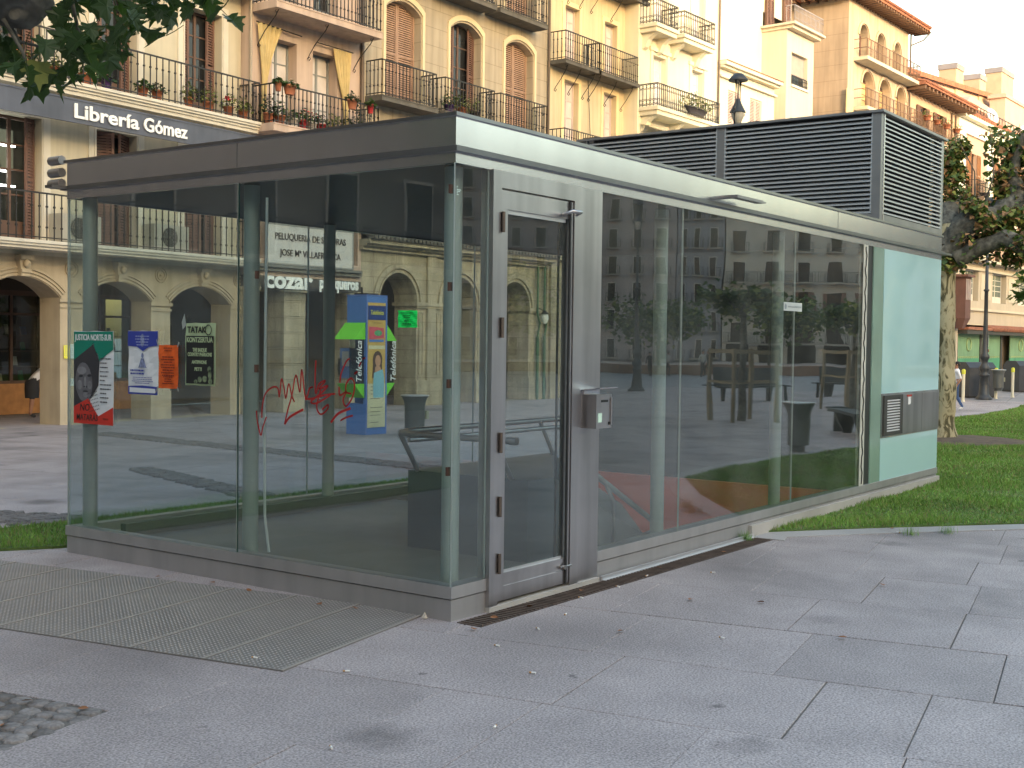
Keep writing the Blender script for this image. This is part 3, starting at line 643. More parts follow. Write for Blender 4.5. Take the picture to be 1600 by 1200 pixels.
q = MB(); shp(q, ell(.095,.385,.055,.028,14), -.0093, 0); shp(q, ell(.135,.30,.014,.045,12), -.0093, 0); shp(q, ell(.07,.28,.03,.035), -.0093, 0); shp(q, ell(.19,.28,.025,.03), -.0093, 0); shp(q, ell(.14,.21,.03,.02), -.0093, 0); part('portrait_light', q, G3, P1)
q = MB(); shp(q, ell(.085,.345,.026,.010,12,.1), -.0095, 0); shp(q, ell(.185,.35,.026,.010,12,.1), -.0095, 0); shp(q, ell(.14,.235,.032,.007,12), -.0095, 0); shp(q, ell(.125,.268,.01,.006), -.0095, 0); shp(q, ell(.152,.268,.01,.006), -.0095, 0); part('portrait_shade', q, G1, P1)
q = MB(); shp(q, [(.0,.0),(.46,.0),(.46,.13),(.29,.06),(.17,.185),(.0,.12)], -.0092, 0); part('red_field', q, REDP, P1)
q = MB()
for i in range(7):
    for j in range(6): shp(q, ell(.19+.018*i-.006*j, .09+.025*j+.004*i, .005, .005, 6), -.0097, 0)
part('scarf_dots', q, G1, P1)
text('JUSTICIA NORTE-SUR', P1, .012,-.0095,.605, .43, .042, WHT, .001, .02)
text('NO', P1, .075,-.0097,.095, .115, .05, BLK, .001, .01, .15); text('MATARÁS', P1, .035,-.0097,.025, .25, .045, BLK, .001, .01, .1); text('TRV', P1, .34,-.0097,.035,.065,.014,BLK,.001)
lines(P1, .31,.47,.13,11,.031, G1, .008, 2)
P2 = thing('saint_poster', 'white poster with blue pointed header and small drawn figure', 'poster', (-.010,2.895,1.20), RZ, 'posters stuck on the pavilion glass')
q = MB(); paper(q, .325, .44, 0, 0, 2); part('paper', q, WHT, P2)
q = MB(); shp(q, [(0,.335),(.10,.33),(.165,.30),(.23,.33),(.325,.34),(.325,.438),(0,.438)], -.0085, 0); part('header_field', q, BLU, P2); q = MB(); shp(q, [(.005,.0),(.32,.0),(.32,.055),(.16,.062),(.005,.055)], -.0085, 0); part('footer_field', q, BLU, P2)
q = MB(); shp(q, [(.02,.012),(.30,.012),(.30,.042),(.02,.046)], -.0092, 0); part('white_box', q, WHT, P2)
lines(P2, .03,.40,.26,4,.02, mat('pale_blue_print',(.35,.4,.6),.6), .006, 3); lines(P2,.03,.16,.26,2,.022,BLU,.011,4); lines(P2,.03,.115,.26,4,.013,BLU,.004,5)
q = MB(); shp(q, ell(.16,.27,.014,.018), -.009, 0); shp(q, [(.12,.19),(.20,.19),(.175,.25),(.145,.25)], -.009, 0); shp(q, [(.11,.185),(.21,.185),(.20,.192),(.12,.192)], -.009, 0); shp(q, ell(.16,.375,.02,.045), -.0092, 0); part('drawn_figure', q, mat('sketch_blue', (.22,.25,.40), .6, 0, .5, 60), P2)
P3 = thing('orange_flyer', 'small orange flyer with lines of dark print beside the blue headed poster', 'poster', (-.011,2.565,1.25), RZ, 'posters stuck on the pavilion glass')
q = MB(); paper(q, .205, .295, 0, 0, 3); part('paper', q, ORA, P3); lines(P3,.03,.27,.15,2,.017,mat('brown_print',(.35,.05,.01),.6),.008,3)
lines(P3,.03,.21,.15,8,.018,mat('dark_orange_print',(.25,.03,.01),.6),.008,5); lines(P3,.03,.075,.15,4,.015,MC['dark_orange_print'],.007,7)
q = MB(); shp(q,[(-.02,.33),(-.012,.335),(.01,.29),(.0,.285)],-.0096,0); shp(q,[(.2,.285),(.215,.32),(.225,.312),(.205,.28)],-.0096,0); shp(q,[(-.03,-.03),(-.02,-.035),(.005,.01),(-.003,.012)],-.0096,0); shp(q,[(.2,.01),(.212,-.02),(.22,-.01),(.205,.015)],-.0096,0); part('tape', q, mat('grey_tape', (.35,.35,.32), .5), P3)
P4 = thing('concert_poster', 'black and pale green concert poster, rightmost of the four on the left glass', 'poster', (-.011,2.285,1.28), RZ, 'posters stuck on the pavilion glass')
PG = mat('poster_pale_green', (.42,.52,.30), .6)
q = MB(); paper(q, .30, .415, 0, 0, 4); part('paper', q, PG, P4)
q = MB(); shp(q, [(.012,.012),(.288,.012),(.288,.33),(.012,.33)], -.0085, 0); part('black_field', q, BLK, P4)
text('TATAK', P4, .025,-.0095,.352,.19,.04,BLK,.001,.03); text('KONTZERTUA', P4, .02,-.0095,.288,.26,.033,PG,.001,.03); text('THE BASQUE', P4, .08,-.0095,.225,.14,.024,PG,.001,.03); text('COUNTRY PHARAONS', P4, .03,-.0095,.195,.24,.024,PG,.001,.03)
text('ANTIPHONE', P4,.07,-.0095,.145,.15,.022,PG,.001,.03); text('PETTI', P4,.10,-.0095,.098,.07,.022,PG,.001,.03)
q = MB()
q.tube([(.235+.03*math.cos(t_),-.009,.37+.033*math.sin(t_)) for t_ in np.linspace(0,2*PI,16)], .003, 4); part('round_emblem', q, BLK, P4)
q = MB()
for cx, cz, a, b in ((.245,.11,.018,.02),(.25,.075,.016,.035),(.15,.04,.02,.02),(.20,.045,.022,.022),(.255,.03,.02,.02),(.11,.025,.018,.014)): shp(q, ell(cx,cz,a,b), -.0092, 0)
part('band_picture', q, mat('murky_green', (.18,.23,.13), .6, 0, .5, 50), P4)
q = MB(); shp(q,[(-.04,.42),(-.01,.48),(.005,.40),(-.03,.37)],-.004,0); part('torn_paper', q, mat('torn_grey',(.33,.36,.33),.7), P4)
# green notice on the back pane, white sticker on the right front pane
nb = thing('green_notice', 'small bright green notice taped on the left hand glass near the corner column', 'notice', (-.010,.405,1.672), RZ)
nb.scale = (.62,1,.60)
q = MB(); paper(q, .235, .165, 0); part('paper', q, mat('notice_green', (.0,.80,.12), .6), nb)
NP = mat('notice_print', (.0,.16,.03), .6); text('VECINOS DEL CASCO', nb, .04,-.0095,.135,.15,.010,NP,.001,.02); lines(nb,.03,.11,.17,2,.018,NP,.008,3); text('VIEJO', nb,.08,-.0095,.055,.06,.02,NP,.001,.03); lines(nb,.05,.035,.13,2,.014,NP,.008,5)
ws = thing('white_sticker', 'small white rectangular sticker on the right hand glass beside the second column', 'sticker', (4.57,-.004,1.895), 0)
q = MB(); q.quad((0,0,0),(.40,0,0),(.40,0,.075),(0,0,.075)); part('paper', q, mat('sticker_grey', (.50,.54,.53), .6), ws)
q = MB(); shp(q, ell(.04,.037,.02,.025), -.001, 0); part('emblem', q, mat('emblem_grey',(.2,.25,.28),.6), ws); text('INSTALACION PROTEGIDA', ws,.09,-.001,.03,.29,.014,MC['emblem_grey'],.0005)
# graffiti
Gp = [[(1.607,1.132),(1.596,1.06),(1.566,.98),(1.547,1.032),(1.516,1.097)],[(1.557,1.093),(1.553,1.165),(1.524,1.247),(1.459,1.29),(1.412,1.284),(1.398,1.232),(1.38,1.343),(1.358,1.294),(1.34,1.224),(1.315,1.315),(1.289,1.246),(1.265,1.206)],[(1.349,1.062),(1.321,1.154),(1.286,1.246),(1.252,1.372),(1.216,1.268),(1.201,1.408),(1.167,1.23),(1.133,1.291),(1.105,1.302)],[(1.349,1.062),(1.299,1.11),(1.187,1.16)],[(1.167,1.225),(1.105,1.232),(1.009,1.256),(.915,1.267)],[(1.08,1.465),(1.085,1.342),(1.078,1.263),(1.051,1.323),(.997,1.344),(1.051,1.293),(.976,1.315),(1.037,1.264),(1.118,1.212),(1.07,1.204),(.955,1.258)],[(1.037,1.284),(1.07,1.184),(1.035,1.137),(.981,1.168),(.975,1.198),(1.022,1.167)],[(.876,1.34),(.863,1.397),(.824,1.465),(.798,1.483)],[(.882,1.309),(.875,1.26),(.822,1.282),(.848,1.232),(.821,1.195),(.77,1.255),(.755,1.332),(.784,1.365),(.823,1.33),(.822,1.282),(.783,1.273)],[(.947,1.092),(.887,1.148),(.788,1.184)],[(.867,1.107),(.821,1.127),(.768,1.141)],[(.755,1.394),(.735,1.405)],[(.72,1.438),(.704,1.46)],[(.688,1.484),(.671,1.491)]]
def smooth(p, n=5):
    o = []; p = [Vector((a,b)) for a,b in p]
    for i in range(len(p)-1):
        p0 = p[max(i-1,0)]; p1 = p[i]; p2 = p[i+1]; p3 = p[min(i+2,len(p)-1)]
        for k in range(n):
            t_ = k/n; o.append(.5*((2*p1)+(p2-p0)*t_+(2*p0-5*p1+4*p2-p3)*t_*t_+(3*p1-p0-3*p2+p3)*t_**3))
    o.append(p[-1]); return o
q = MB()
for k, s_ in enumerate(Gp):
    pts = smooth(s_); wv = .0055 if k not in (9,3) else .0075
    for a, b in zip(pts[:-1], pts[1:]):
        d = (b-a); 
        if d.length < 1e-5: continue
        n_ = Vector((-d.y, d.x)).normalized()*wv; e = d.normalized()*.002
        for A in ((a-e+n_, a-e-n_, b+e-n_, b+e+n_),): q.poly([(-.0016-.0001*k, v.x, v.y) for v in A])
gr_ = thing('graffiti_tag', 'red marker scrawl on the left hand glass of the pavilion', 'graffiti', (0,0,0), 0, None, q.mesh('graffiti_tag', mat('red_marker', (.50,.02,.02), .6)))

# ================================================================== BUILDINGS
def facade_mb(q, x0, x1, z0, z1, ops, y=0, mi=0, jmi=None):
    """wall skin facing -y with openings (xa, xb, za, zb, rise, depth); reveals go inwards"""
    jmi = mi if jmi is None else jmi
    xs = sorted({x0, x1, *[o[0] for o in ops], *[o[1] for o in ops]}); zs = sorted({z0, z1, *[o[2] for o in ops], *[o[3] for o in ops]})
    xs = [x for x in xs if x0 <= x <= x1]; zs = [z for z in zs if z0 <= z <= z1]
    for a, b in zip(xs[:-1], xs[1:]):
        for c, d in zip(zs[:-1], zs[1:]):
            mx_, mz = (a+b)/2, (c+d)/2
            if any(o[0] < mx_ < o[1] and o[2] < mz < o[3] for o in ops): continue
            q.quad((a,y,c),(b,y,c),(b,y,d),(a,y,d), mi)
    for o in ops:
        xa, xb, za, zb, rise, dep = o
        n = 12 if rise else 1; w2 = (xb-xa)/2; cx = (xa+xb)/2
        if rise:
            Rr = (w2*w2+rise*rise)/(2*rise); zc = zb-Rr; a0 = math.asin(min(1, w2/Rr)); 
            if rise >= w2*.98: a0 = PI/2
            curve = [(cx+Rr*math.sin(-a0+2*a0*i/n), zc+Rr*math.cos(-a0+2*a0*i/n)) for i in range(n+1)]
            curve[0] = (xa, curve[0][1]); curve[-1] = (xb, curve[-1][1])
        else: curve = [(xa, zb), (xb, zb)]
        for (ax, az), (bx_, bz) in zip(curve[:-1], curve[1:]):
            if rise: q.quad((ax,y,az),(bx_,y,bz),(bx_,y,zb),(ax,y,zb), mi)
            q.quad((ax,y,az),(ax,y+dep,az),(bx_,y+dep,bz),(bx_,y,bz), jmi)
        zs0, zs1 = curve[0][1], curve[-1][1]
        q.quad((xa,y,za),(xa,y+dep,za),(xa,y+dep,zs0),(xa,y,zs0), jmi); q.quad((xb,y,za),(xb,y,zs1),(xb,y+dep,zs1),(xb,y+dep,za), jmi)
        q.quad((xa,y,za),(xb,y,za),(xb,y+dep,za),(xa,y+dep,za), jmi)
def shell(q, x0, x1, z0, z1, y0, y1, mi=0):
    q.quad((x0,y1,z0),(x0,y0,z0),(x0,y0,z1),(x0,y1,z1), mi); q.quad((x1,y0,z0),(x1,y1,z0),(x1,y1,z1),(x1,y0,z1), mi)
    q.quad((x1,y1,z0),(x0,y1,z0),(x0,y1,z1),(x1,y1,z1), mi); q.quad((x0,y0,z1),(x1,y0,z1),(x1,y1,z1),(x0,y1,z1), mi)

SHUT = mat('shutter_brown', (.17,.095,.075), .65, 0, .15, 3, streak=.2); SHUTP = mat('shutter_pale', (.36,.235,.17), .65, 0, .12, 3, streak=.25)
WOOD = mat('window_wood', (.12,.07,.05), .6, 0, .15, 4); GREYW = mat('window_grey', (.22,.24,.25), .6, 0, .1, 4); WHITEW = mat('window_white', (.62,.60,.55), .6, 0, .1, 4)
CURT = mat('yellow_curtain', (.50,.40,.20), .85, 0, .12, 5, .2, 40)
BLIND = mat('roller_blind', (.42,.33,.30), .6, 0, .06, 4)
INT = mat('dark_interior', (.018,.014,.012), .9)
def leaf_mb(w_, h_, slat=True):
    q = MB(); t_ = .035; q.box(0,0,0,.05,t_,h_); q.box(w_-.05,0,0,w_,t_,h_)
    for z in (0, h_*.5-.03, h_-.06): q.box(.05,0,z,w_-.05,t_,z+.06)
    z = .07
    while z < h_-.09:
        if abs(z-h_*.5) > .05: q.add([(.05,.004,z),(w_-.05,.004,z),(w_-.05,.028,z+.045),(.05,.028,z+.045)], [(0,1,2,3)])
        z += .052
    return q
LEAFC = {}
def window(par, xa, xb, za, zb, style='open', y=.22, wood=WOOD, shut=SHUT, rise=0, pane_m=None):
    pm = pane_m or DARKPANE; W0 = xb-xa; H0 = zb-za
    q = MB(); t_ = .05; cx = (xa+xb)/2
    q.box(xa,y,za,xa+t_,y+.06,zb); q.box(xb-t_,y,za,xb,y+.06,zb); q.box(xa+t_,y,zb-t_,xb-t_,y+.06,zb); q.box(xa+t_,y,za,xb-t_,y+.06,za+.04)
    if style == 'roller':
        fr = part('window', q, wood, par); q = MB(); n = int(H0*.62/.045)
        for i in range(n): q.box(xa+t_,y+.0,zb-t_-(i+1)*.045,xb-t_,y+.02,zb-t_-i*.045-.006)
        part('roller_blind', q, BLIND, fr); q = MB(); q.box(xa+t_,y+.03,za+.04,xb-t_,y+.035,zb-t_-n*.045); part('pane', q, pm, fr); return fr
    q.box(cx-.03,y+.005,za+.04,cx+.03,y+.055,zb-t_); npn = 3
    for k in range(1, npn+1): 
        z = za+.35+(H0-.4)*k/(npn+1) if npn else za
        q.box(xa+t_,y+.012,z-.014,cx-.03,y+.045,z+.014); q.box(cx+.03,y+.012,z-.014,xb-t_,y+.045,z+.014)
    q.box(xa+t_,y+.01,za+.04,cx-.03,y+.05,za+.33); q.box(cx+.03,y+.01,za+.04,xb-t_,y+.05,za+.33)
    fr = part('window', q, wood, par)
    for a, b in ((xa+t_,cx-.03),(cx+.03,xb-t_)):
        q = MB(); q.box(a,y+.026,za+.33,b,y+.03,zb-t_); part('pane', q, pm, fr)
    if rise:
        q = MB(); q.poly([(xa,y+.02,zb-rise-.02),(xb,y+.02,zb-rise-.02),(xb,y+.02,zb+.01),(xa,y+.02,zb+.01)]); part('fanlight', q, pm, fr)
    hh = round(H0-.02, 2)
    if style == 'closed':
        wl = round(W0/2-.006, 3); key = (wl, hh, shut.name)
        if key not in LEAFC: LEAFC[key] = leaf_mb(wl, hh).mesh('shutter', shut)
        link('shutter', LEAFC[key], fr, loc=(xa, y-.05, za+.01)); link('shutter', LEAFC[key], fr, loc=(cx+.003, y-.05, za+.01))
    elif style == 'right':
        wl = round(W0*.3, 3); link('shutter', leaf_mb(wl, hh).mesh('shutter', shut), fr, loc=(xb-wl*.9, y-.15, za+.01), rot=(0,0,.4))
    elif style in ('open', 'ajar', 'fold'):
        wl = round(W0/2-.01 if style != 'fold' else W0*.27, 3); key = (wl, hh, shut.name)
        if key not in LEAFC: LEAFC[key] = leaf_mb(wl, hh).mesh('shutter', shut)
        an = R(78) if style == 'open' else R(28)
        if style == 'fold': an = R(12)
        if style == 'open': # folded back against the outer wall
            link('shutter', LEAFC[key], fr, loc=(xa-.0, -.05, za+.01), rot=(0,0,R(181))); link('shutter', LEAFC[key], fr, loc=(xb+wl, -.05, za+.01), rot=(0,0,R(179)))
        else:
            link('shutter', LEAFC[key], fr, loc=(xa, y-.03, za+.01), rot=(0,0,-an)); link('shutter', LEAFC[key], fr, loc=(xb-wl*math.cos(an), y-.03-wl*math.sin(an), za+.01), rot=(0,0,an))
    return fr
def railing_mb(xa, xb, z, h, dep, ornate=False, pitch=.115, sides=True):
    q = MB(); y = -dep; s_ = .008
    runs = [((xa,y),(xb,y))]+([((xa,y),(xa,0)),((xb,y),(xb,0))] if sides else [])
    for (x0,y0),(x1,y1) in runs:
        L0 = math.hypot(x1-x0,y1-y0); n = max(2, int(L0/pitch)); 
        for zz, th in ((z+h,.014),(z+.05,.009)): q.box(min(x0,x1)-.008,min(y0,y1)-.012,zz-th,max(x0,x1)+.008,max(y0,y1)+.012,zz+th)
        if ornate:
            for zz in (z+h-.16, z+.22): q.box(min(x0,x1),min(y0,y1)-.008,zz-.007,max(x0,x1),max(y0,y1)+.008,zz+.007)
        for i in range(n+1):
            x = x0+(x1-x0)*i/n; yy = y0+(y1-y0)*i/n; q.box(x-s_,yy-s_,z,x+s_,yy+s_,z+h)
            if not ornate:
                for zz in (z+h*.28, z+h*.72): q.box(x-.016,yy-.016,zz-.016,x+.016,yy+.016,zz+.016)
            elif i < n:
                xm = x+(x1-x0)/n*.5; ym = yy+(y1-y0)/n*.5
                for zz, rr in ((z+h-.08,.06),(z+.135,.06)):
                    dx, dy = (x1-x0)/L0, (y1-y0)/L0
                    ring = [(xm+dx*rr*math.cos(t_), ym+dy*rr*math.cos(t_), zz+rr*math.sin(t_)) for t_ in np.linspace(0,2*PI,9)]
                    q.tube(ring, .0085, 4, cap=False, sm=False)
    return q
def balcony(par, xa, xb, z, h=.8, dep=.5, th=.12, slabm=None, ornate=False, brackets=None, tiers=1):
    q = MB(); 
    if tiers > 1:
        q.box(xa,-dep,z-th*.45,xb,0,z); q.box(xa+.06,-dep+.06,z-th,xb-.06,0,z-th*.45)
    else: q.box(xa,-dep,z-th,xb,0,z); q.box(xa+.02,-dep-.015,z-.03,xb-.02,-dep,z-.005)
    b = part('balcony', q, slabm or STONEP, par)
    part('railing', railing_mb(xa+.04, xb-.04, z, h, dep-.04, ornate), IRON, b)
    for x in (brackets or []):
        q = MB(); zz = z-th
        pts = [(x,-dep+.1,zz-.01),(x,-dep*.75,zz-.12),(x,-.25,zz-.38),(x,-.08,zz-.58),(x,-.03,zz-.66),(x,-.07,zz-.70),(x,-.11,zz-.66),(x,-.08,zz-.63)]
        q.tube(pts, .011, 5); q.tube([(x,-dep+.1,zz-.01),(x,-dep+.16,zz-.06),(x,-dep+.2,zz-.02),(x,-dep+.17,zz)], .009, 5); part('bracket', q, IRON, b)
    return b
def archband(q, xa, xb, zs, zb, off, wid, y0, y1, mi=0, n=16, legs=0):
    """raised moulding following an arch from springing zs to crown zb, offset outwards"""
    w2 = (xb-xa)/2; cx = (xa+xb)/2; rise = zb-zs; Rr = (w2*w2+rise*rise)/(2*rise); zc = zb-Rr; a0 = math.asin(min(1,w2/Rr)) if rise < w2*.98 else PI/2
    P0 = [(cx+(Rr+off)*math.sin(-a0+2*a0*i/n), zc+(Rr+off)*math.cos(-a0+2*a0*i/n)) for i in range(n+1)]
    P1_ = [(cx+(Rr+off+wid)*math.sin(-a0+2*a0*i/n), zc+(Rr+off+wid)*math.cos(-a0+2*a0*i/n)) for i in range(n+1)]
    if legs: 
        P0 = [(P0[0][0], zs-legs)]+P0+[(P0[-1][0], zs-legs)]; P1_ = [(P1_[0][0]-.0, zs-legs)]+P1_+[(P1_[-1][0], zs-legs)]; n += 2
    for i in range(n):
        a, b, c, d = P0[i], P0[i+1], P1_[i+1], P1_[i]
        q.add([(a[0],y0,a[1]),(b[0],y0,b[1]),(c[0],y0,c[1]),(d[0],y0,d[1]),(a[0],y1,a[1]),(b[0],y1,b[1]),(c[0],y1,c[1]),(d[0],y1,d[1])],
              [(0,1,2,3),(0,4,5,1),(3,2,6,7),(0,3,7,4),(1,5,6,2)], mi)

STONEP = mat('balcony_stone', (.52,.48,.40), .8, 0, .12, 3, .2, 60, streak=.25)
DSLAB = mat('weathered_slab', (.10,.095,.085), .85, 0, .25, 4, .4, 40)
ROOF = mat('clay_tile', (.30,.12,.07), .85, 0, .3, 5, .4, 30)
BX, BY = 8.0, 15.1
class Bld:
    def __init__(s, name, label, s0, th=0, yoff=0):
        s.s0, s.th = s0, R(th); s.yo = yoff
        s.u = Vector((math.cos(s.th), math.sin(s.th), 0)); s.n = Vector((-math.sin(s.th), math.cos(s.th), 0))
        s.loc = Vector((BX,BY,0))+s.u*s0+s.n*yoff
        s.root = thing(name, label, 'building', s.loc, s.th)
    def W(s, x, y, z): return s.loc+s.u*(x-s.s0)+s.n*y+Vector((0,0,z))      # facade coordinates -> world
class OMB(MB): pass
_link0 = link
OFFS = 0.0
def facade(b, x0, x1, z0, z1, ops, m, depth=7, jm=None, name='wall'):
    q = MB(); facade_mb(q, x0, x1, z0, z1, ops, 0, 0, 1 if jm else 0); shell(q, x0, x1, z0, z1, 0, depth)
    return part(name, q, [m, jm or m], b.holder)
HOUSES = {}
def holder(b):       # parts are modelled in facade coordinates: shift them by -s0 through the parent offset
    b.holder = b.root; b.root.location = b.loc-b.u*b.s0; HOUSES[b.root.name] = (b.s0, b.u.copy()); return b
def B(name, label, s0, th=0, yoff=0): return holder(Bld(name, label, s0, th, yoff))

ROOFSLATE = mat('dark_fascia', (.09,.10,.135), .45, 0, .25, 1.5, streak=.3)
TRIM = mat('white_trim', (.62,.585,.50), .75, 0, .06, 3, streak=.12)
# ---------------- bookshop house
LIBW = mat('cream_plaster', (.52,.475,.365), .85, 0, .08, 1.2, .15, 50, streak=.2, stain=.12); LIBS = mat('arcade_sandstone', (.44,.375,.27), .85, 0, .13, 1.4, .3, 40, streak=.2, stain=.2)
b = B('bookshop_house', 'cream house above three low stone arches with the dark blue bookshop fascia', -12, 3.5)
lib = b; X0, X1 = -13.2, 4.16
wins = [(2.6,3.6)]+[(.48-2.1*k, 1.42-2.1*k) for k in range(0,7)]
ops = []
for (a, c) in wins: ops += [(a,c,3.25,5.38,0,.25),(a,c,6.02,8.12,0,.25),(a,c,8.95,10.9,0,.25)]
facade(b, X0, X1, 3.0, 12.6, ops, LIBW, 8)
arch = [(2.27,3.89),(.21,1.79)]+[(-1.87-2.08*k, -.29-2.08*k) for k in range(6)]
q = MB(); facade_mb(q, X0, X1, 0, 3.0, [(a,c,0,2.62,.34,.56) for a, c in arch])
# inner face and passage
facade_mb(q, X0, X1, 0, 3.0, [(a,c,0,2.62,.34,.0) for a, c in arch], .56)
part('arcade', q, LIBS, b.root)
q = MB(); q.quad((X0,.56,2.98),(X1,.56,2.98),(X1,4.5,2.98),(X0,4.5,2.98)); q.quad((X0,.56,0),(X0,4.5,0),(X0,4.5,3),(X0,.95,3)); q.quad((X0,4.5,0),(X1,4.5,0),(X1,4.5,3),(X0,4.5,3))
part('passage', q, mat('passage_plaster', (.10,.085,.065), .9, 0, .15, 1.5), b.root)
q = MB()
for a, c in arch:
    for off in (.015,.075,.135): archband(q, a, c, 2.28, 2.62, off, .035, -.028, 0, legs=.0)
    q.box(a-.03,-.035,2.19,a,.0,2.28); q.box(c,-.035,2.19,c+.03,0,2.28)
part('archivolt', q, LIBS, b.root)
pier = [(1.79,2.27),(-.29,.21),(3.89,4.16)]+[(-2.37-2.08*k, -1.87-2.08*k) for k in range(5)]
for a, c in pier:
    q = MB(); q.box(a-.03,-.04,2.20,c+.03,.0,2.26); q.box(a-.02,-.025,2.10,c+.02,0,2.14); q.box(a-.015,-.02,0,c+.015,0,.55); part('pier_band', q, LIBS, b.root)
for a, c in arch:
    cx = (a+c)/2; q = MB(); q.prism([(cx-.085,-.12,2.62),(cx+.085,-.12,2.62),(cx+.12,-.12,2.98),(cx-.12,-.12,2.98)], (0,.13,0)); q.box(cx-.13,-.17,2.90,cx+.13,-.0,2.98); q.box(cx-.10,-.15,2.68,cx+.10,-.1,2.74); q.lathe([(.03,-.02),(.07,.03),(.05,.09),(.02,.11)],(cx,-.15,2.79),8); part('keystone', q, LIBS, b.root)
for cx in (2.03,-.04,4.12,-2.12,-4.2):
    q = MB()
    for rr in (.14,.09): q.tube([(cx+rr*math.cos(t_),-.012,2.80+rr*math.sin(t_)) for t_ in np.linspace(0,2*PI,21)], .014, 5, cap=False)
    q.lathe([(.035,-.02),(.03,0),(.0,.02)],(cx,-.01,2.8),8); part('medallion', q, LIBS, b.root)
# slabs, cornices
for z, dpt in ((3.22,.6),(6.02,.6),(8.85,.6)):
    q = MB(); q.box(X0,-dpt,z-.055,X1,0,z); q.box(X0,-dpt+.03,z-.10,X1,0,z-.055); q.box(X0,-dpt+.07,z-.15,X1,0,z-.10)
    bal = part('balcony', q, TRIM, b.root); part('railing', railing_mb(X0+.05, X1-.03, z, .80, dpt-.05, pitch=.15), IRON, bal)
    if z != 3.22:
        q = MB(); q.box(X0,-dpt+.1,z-.22,X1,0,z-.15); part('soffit_moulding', q, TRIM, bal)
# white window surrounds
for (a, c) in wins:
    for z0, z1 in ((3.25,5.38),(6.02,8.12)):
        q = MB(); q.box(a-.17,-.035,z0,a,0,z1+.17); q.box(c,-.035,z0,c+.17,0,z1+.17); q.box(a,-.035,z1,c,0,z1+.17); q.box(a-.05,-.05,z0,a-.02,-.035,z1); q.box(c+.02,-.05,z0,c+.05,-.035,z1)
        part('window_surround', q, TRIM, b.root)
for i, (a, c) in enumerate(wins):
    window(b.root, a, c, 3.25, 5.38, 'ajar' if i != 2 else 'right', pane_m=None if i != 2 else glass_mat('shop_glass', (.75,.78,.76), 1.0)); window(b.root, a, c, 6.02, 8.12, 'fold'); window(b.root, a, c, 8.95, 10.9, 'closed')
# lit shop room behind the left first floor window
q = MB(); 
for x, z in ((-1.45,4.95),(-1.0,4.9),(-1.45,4.62),(-1.15,4.45),(-1.42,4.35),(-1.0,4.2)): q.box(x-.16,.5,z,x+.16,.53,z+.025)
part('strip_lamp', q, mat('lamp_glow', (1,.98,.95), .5, emit=9), b.root)
# fascia sign
sg = thing('bookshop_sign', 'long dark blue fascia board with white Librería Gómez lettering', 'sign', b.W(-8,-.62,5.30), b.th)
q = MB(); q.box(0,0,0,12.16,.05,.40); q.box(0,-.012,.385,12.16,.05,.415); part('fascia_board', q, ROOFSLATE, sg)
text('Librería', sg, 7.51,-.015,.085, 1.42, .245, mat('letter_white', (.85,.86,.86), .5), .02, .022, name='lettering'); text('Gómez', sg, 9.04,-.015,.085, 1.06, .245, MC['letter_white'], .02, .022)
# shop fronts in the passage
def shopfront(b, xa, xb, y, label):
    t_ = thing('shop_window', label, 'shop window', b.W((xa+xb)/2, y, 0), b.th)
    w2 = (xb-xa)/2; q = MB(); q.box(-w2,0,.0,w2,.4,.62); part('plinth', q, mat('varnished_wood', (.42,.20,.07), .45, 0, .2, 6), t_)
    q = MB()
    for x in (-w2,-.03,w2-.06): q.box(x,0,.62,x+.06,.06,2.5)
    q.box(-w2,0,2.4,w2,.06,2.5); q.box(-w2,0,2.0,w2,.05,2.05); q.box(-w2,0,.62,w2,.08,.68); part('frame', q, WOOD, t_)
    q = MB(); q.box(-w2+.06,.03,.68,w2-.06,.035,2.4); part('pane', q, glass_mat('shop_glass', (.75,.78,.76), 1.0), t_)
    q = MB(); q.box(-w2,.9,0,w2,.95,2.9); part('back_board', q, mat('shop_back', (.10,.06,.04), .8), t_)
    cols = [mat('book_%s' % n, c, .7) for n, c in (('red',(.4,.05,.04)),('cream',(.6,.52,.38)),('blue',(.05,.09,.25)),('green',(.05,.18,.08)),('ochre',(.5,.28,.06)),('white',(.7,.7,.68)))]
    for k in range(16):
        x = random.uniform(-w2+.1,w2-.2); z = random.choice((.66,.66,.98,1.3,1.62)); q = MB(); q.box(0,0,0,random.uniform(.08,.18),.02,random.uniform(.14,.22))
        part('book', q, random.choice(cols), t_, loc=(x,random.uniform(.2,.6),z), rot=(-.25,0,0))
    q = MB()
    for z in (.62,.94,1.26,1.58): q.box(-w2+.06,.12,z,w2-.06,.7,z+.02)
    part('display_shelf', q, WOOD, t_)
for i, (xa, xb) in enumerate(((-2.9,-.5),(.15,1.9),(2.3,4.1))):
    shopfront(lib, xa, xb, 3.2, ['bookshop window with wooden plinth and rows of books under the leftmost arch','dark shop window with books seen through the middle arch of the cream house','dark shop window with books seen behind the third arch of the cream house'][i])
q = MB()
for a_, c_ in ((X0,-2.9),(-.5,.15),(1.9,2.3),(4.1,4.16)): q.box(a_,3.15,0,c_,3.3,2.98)
q.box(X0,3.2,2.5,4.16,3.3,2.98); part('shop_wall', q, mat('dark_panelling', (.05,.035,.025), .6), lib.root)
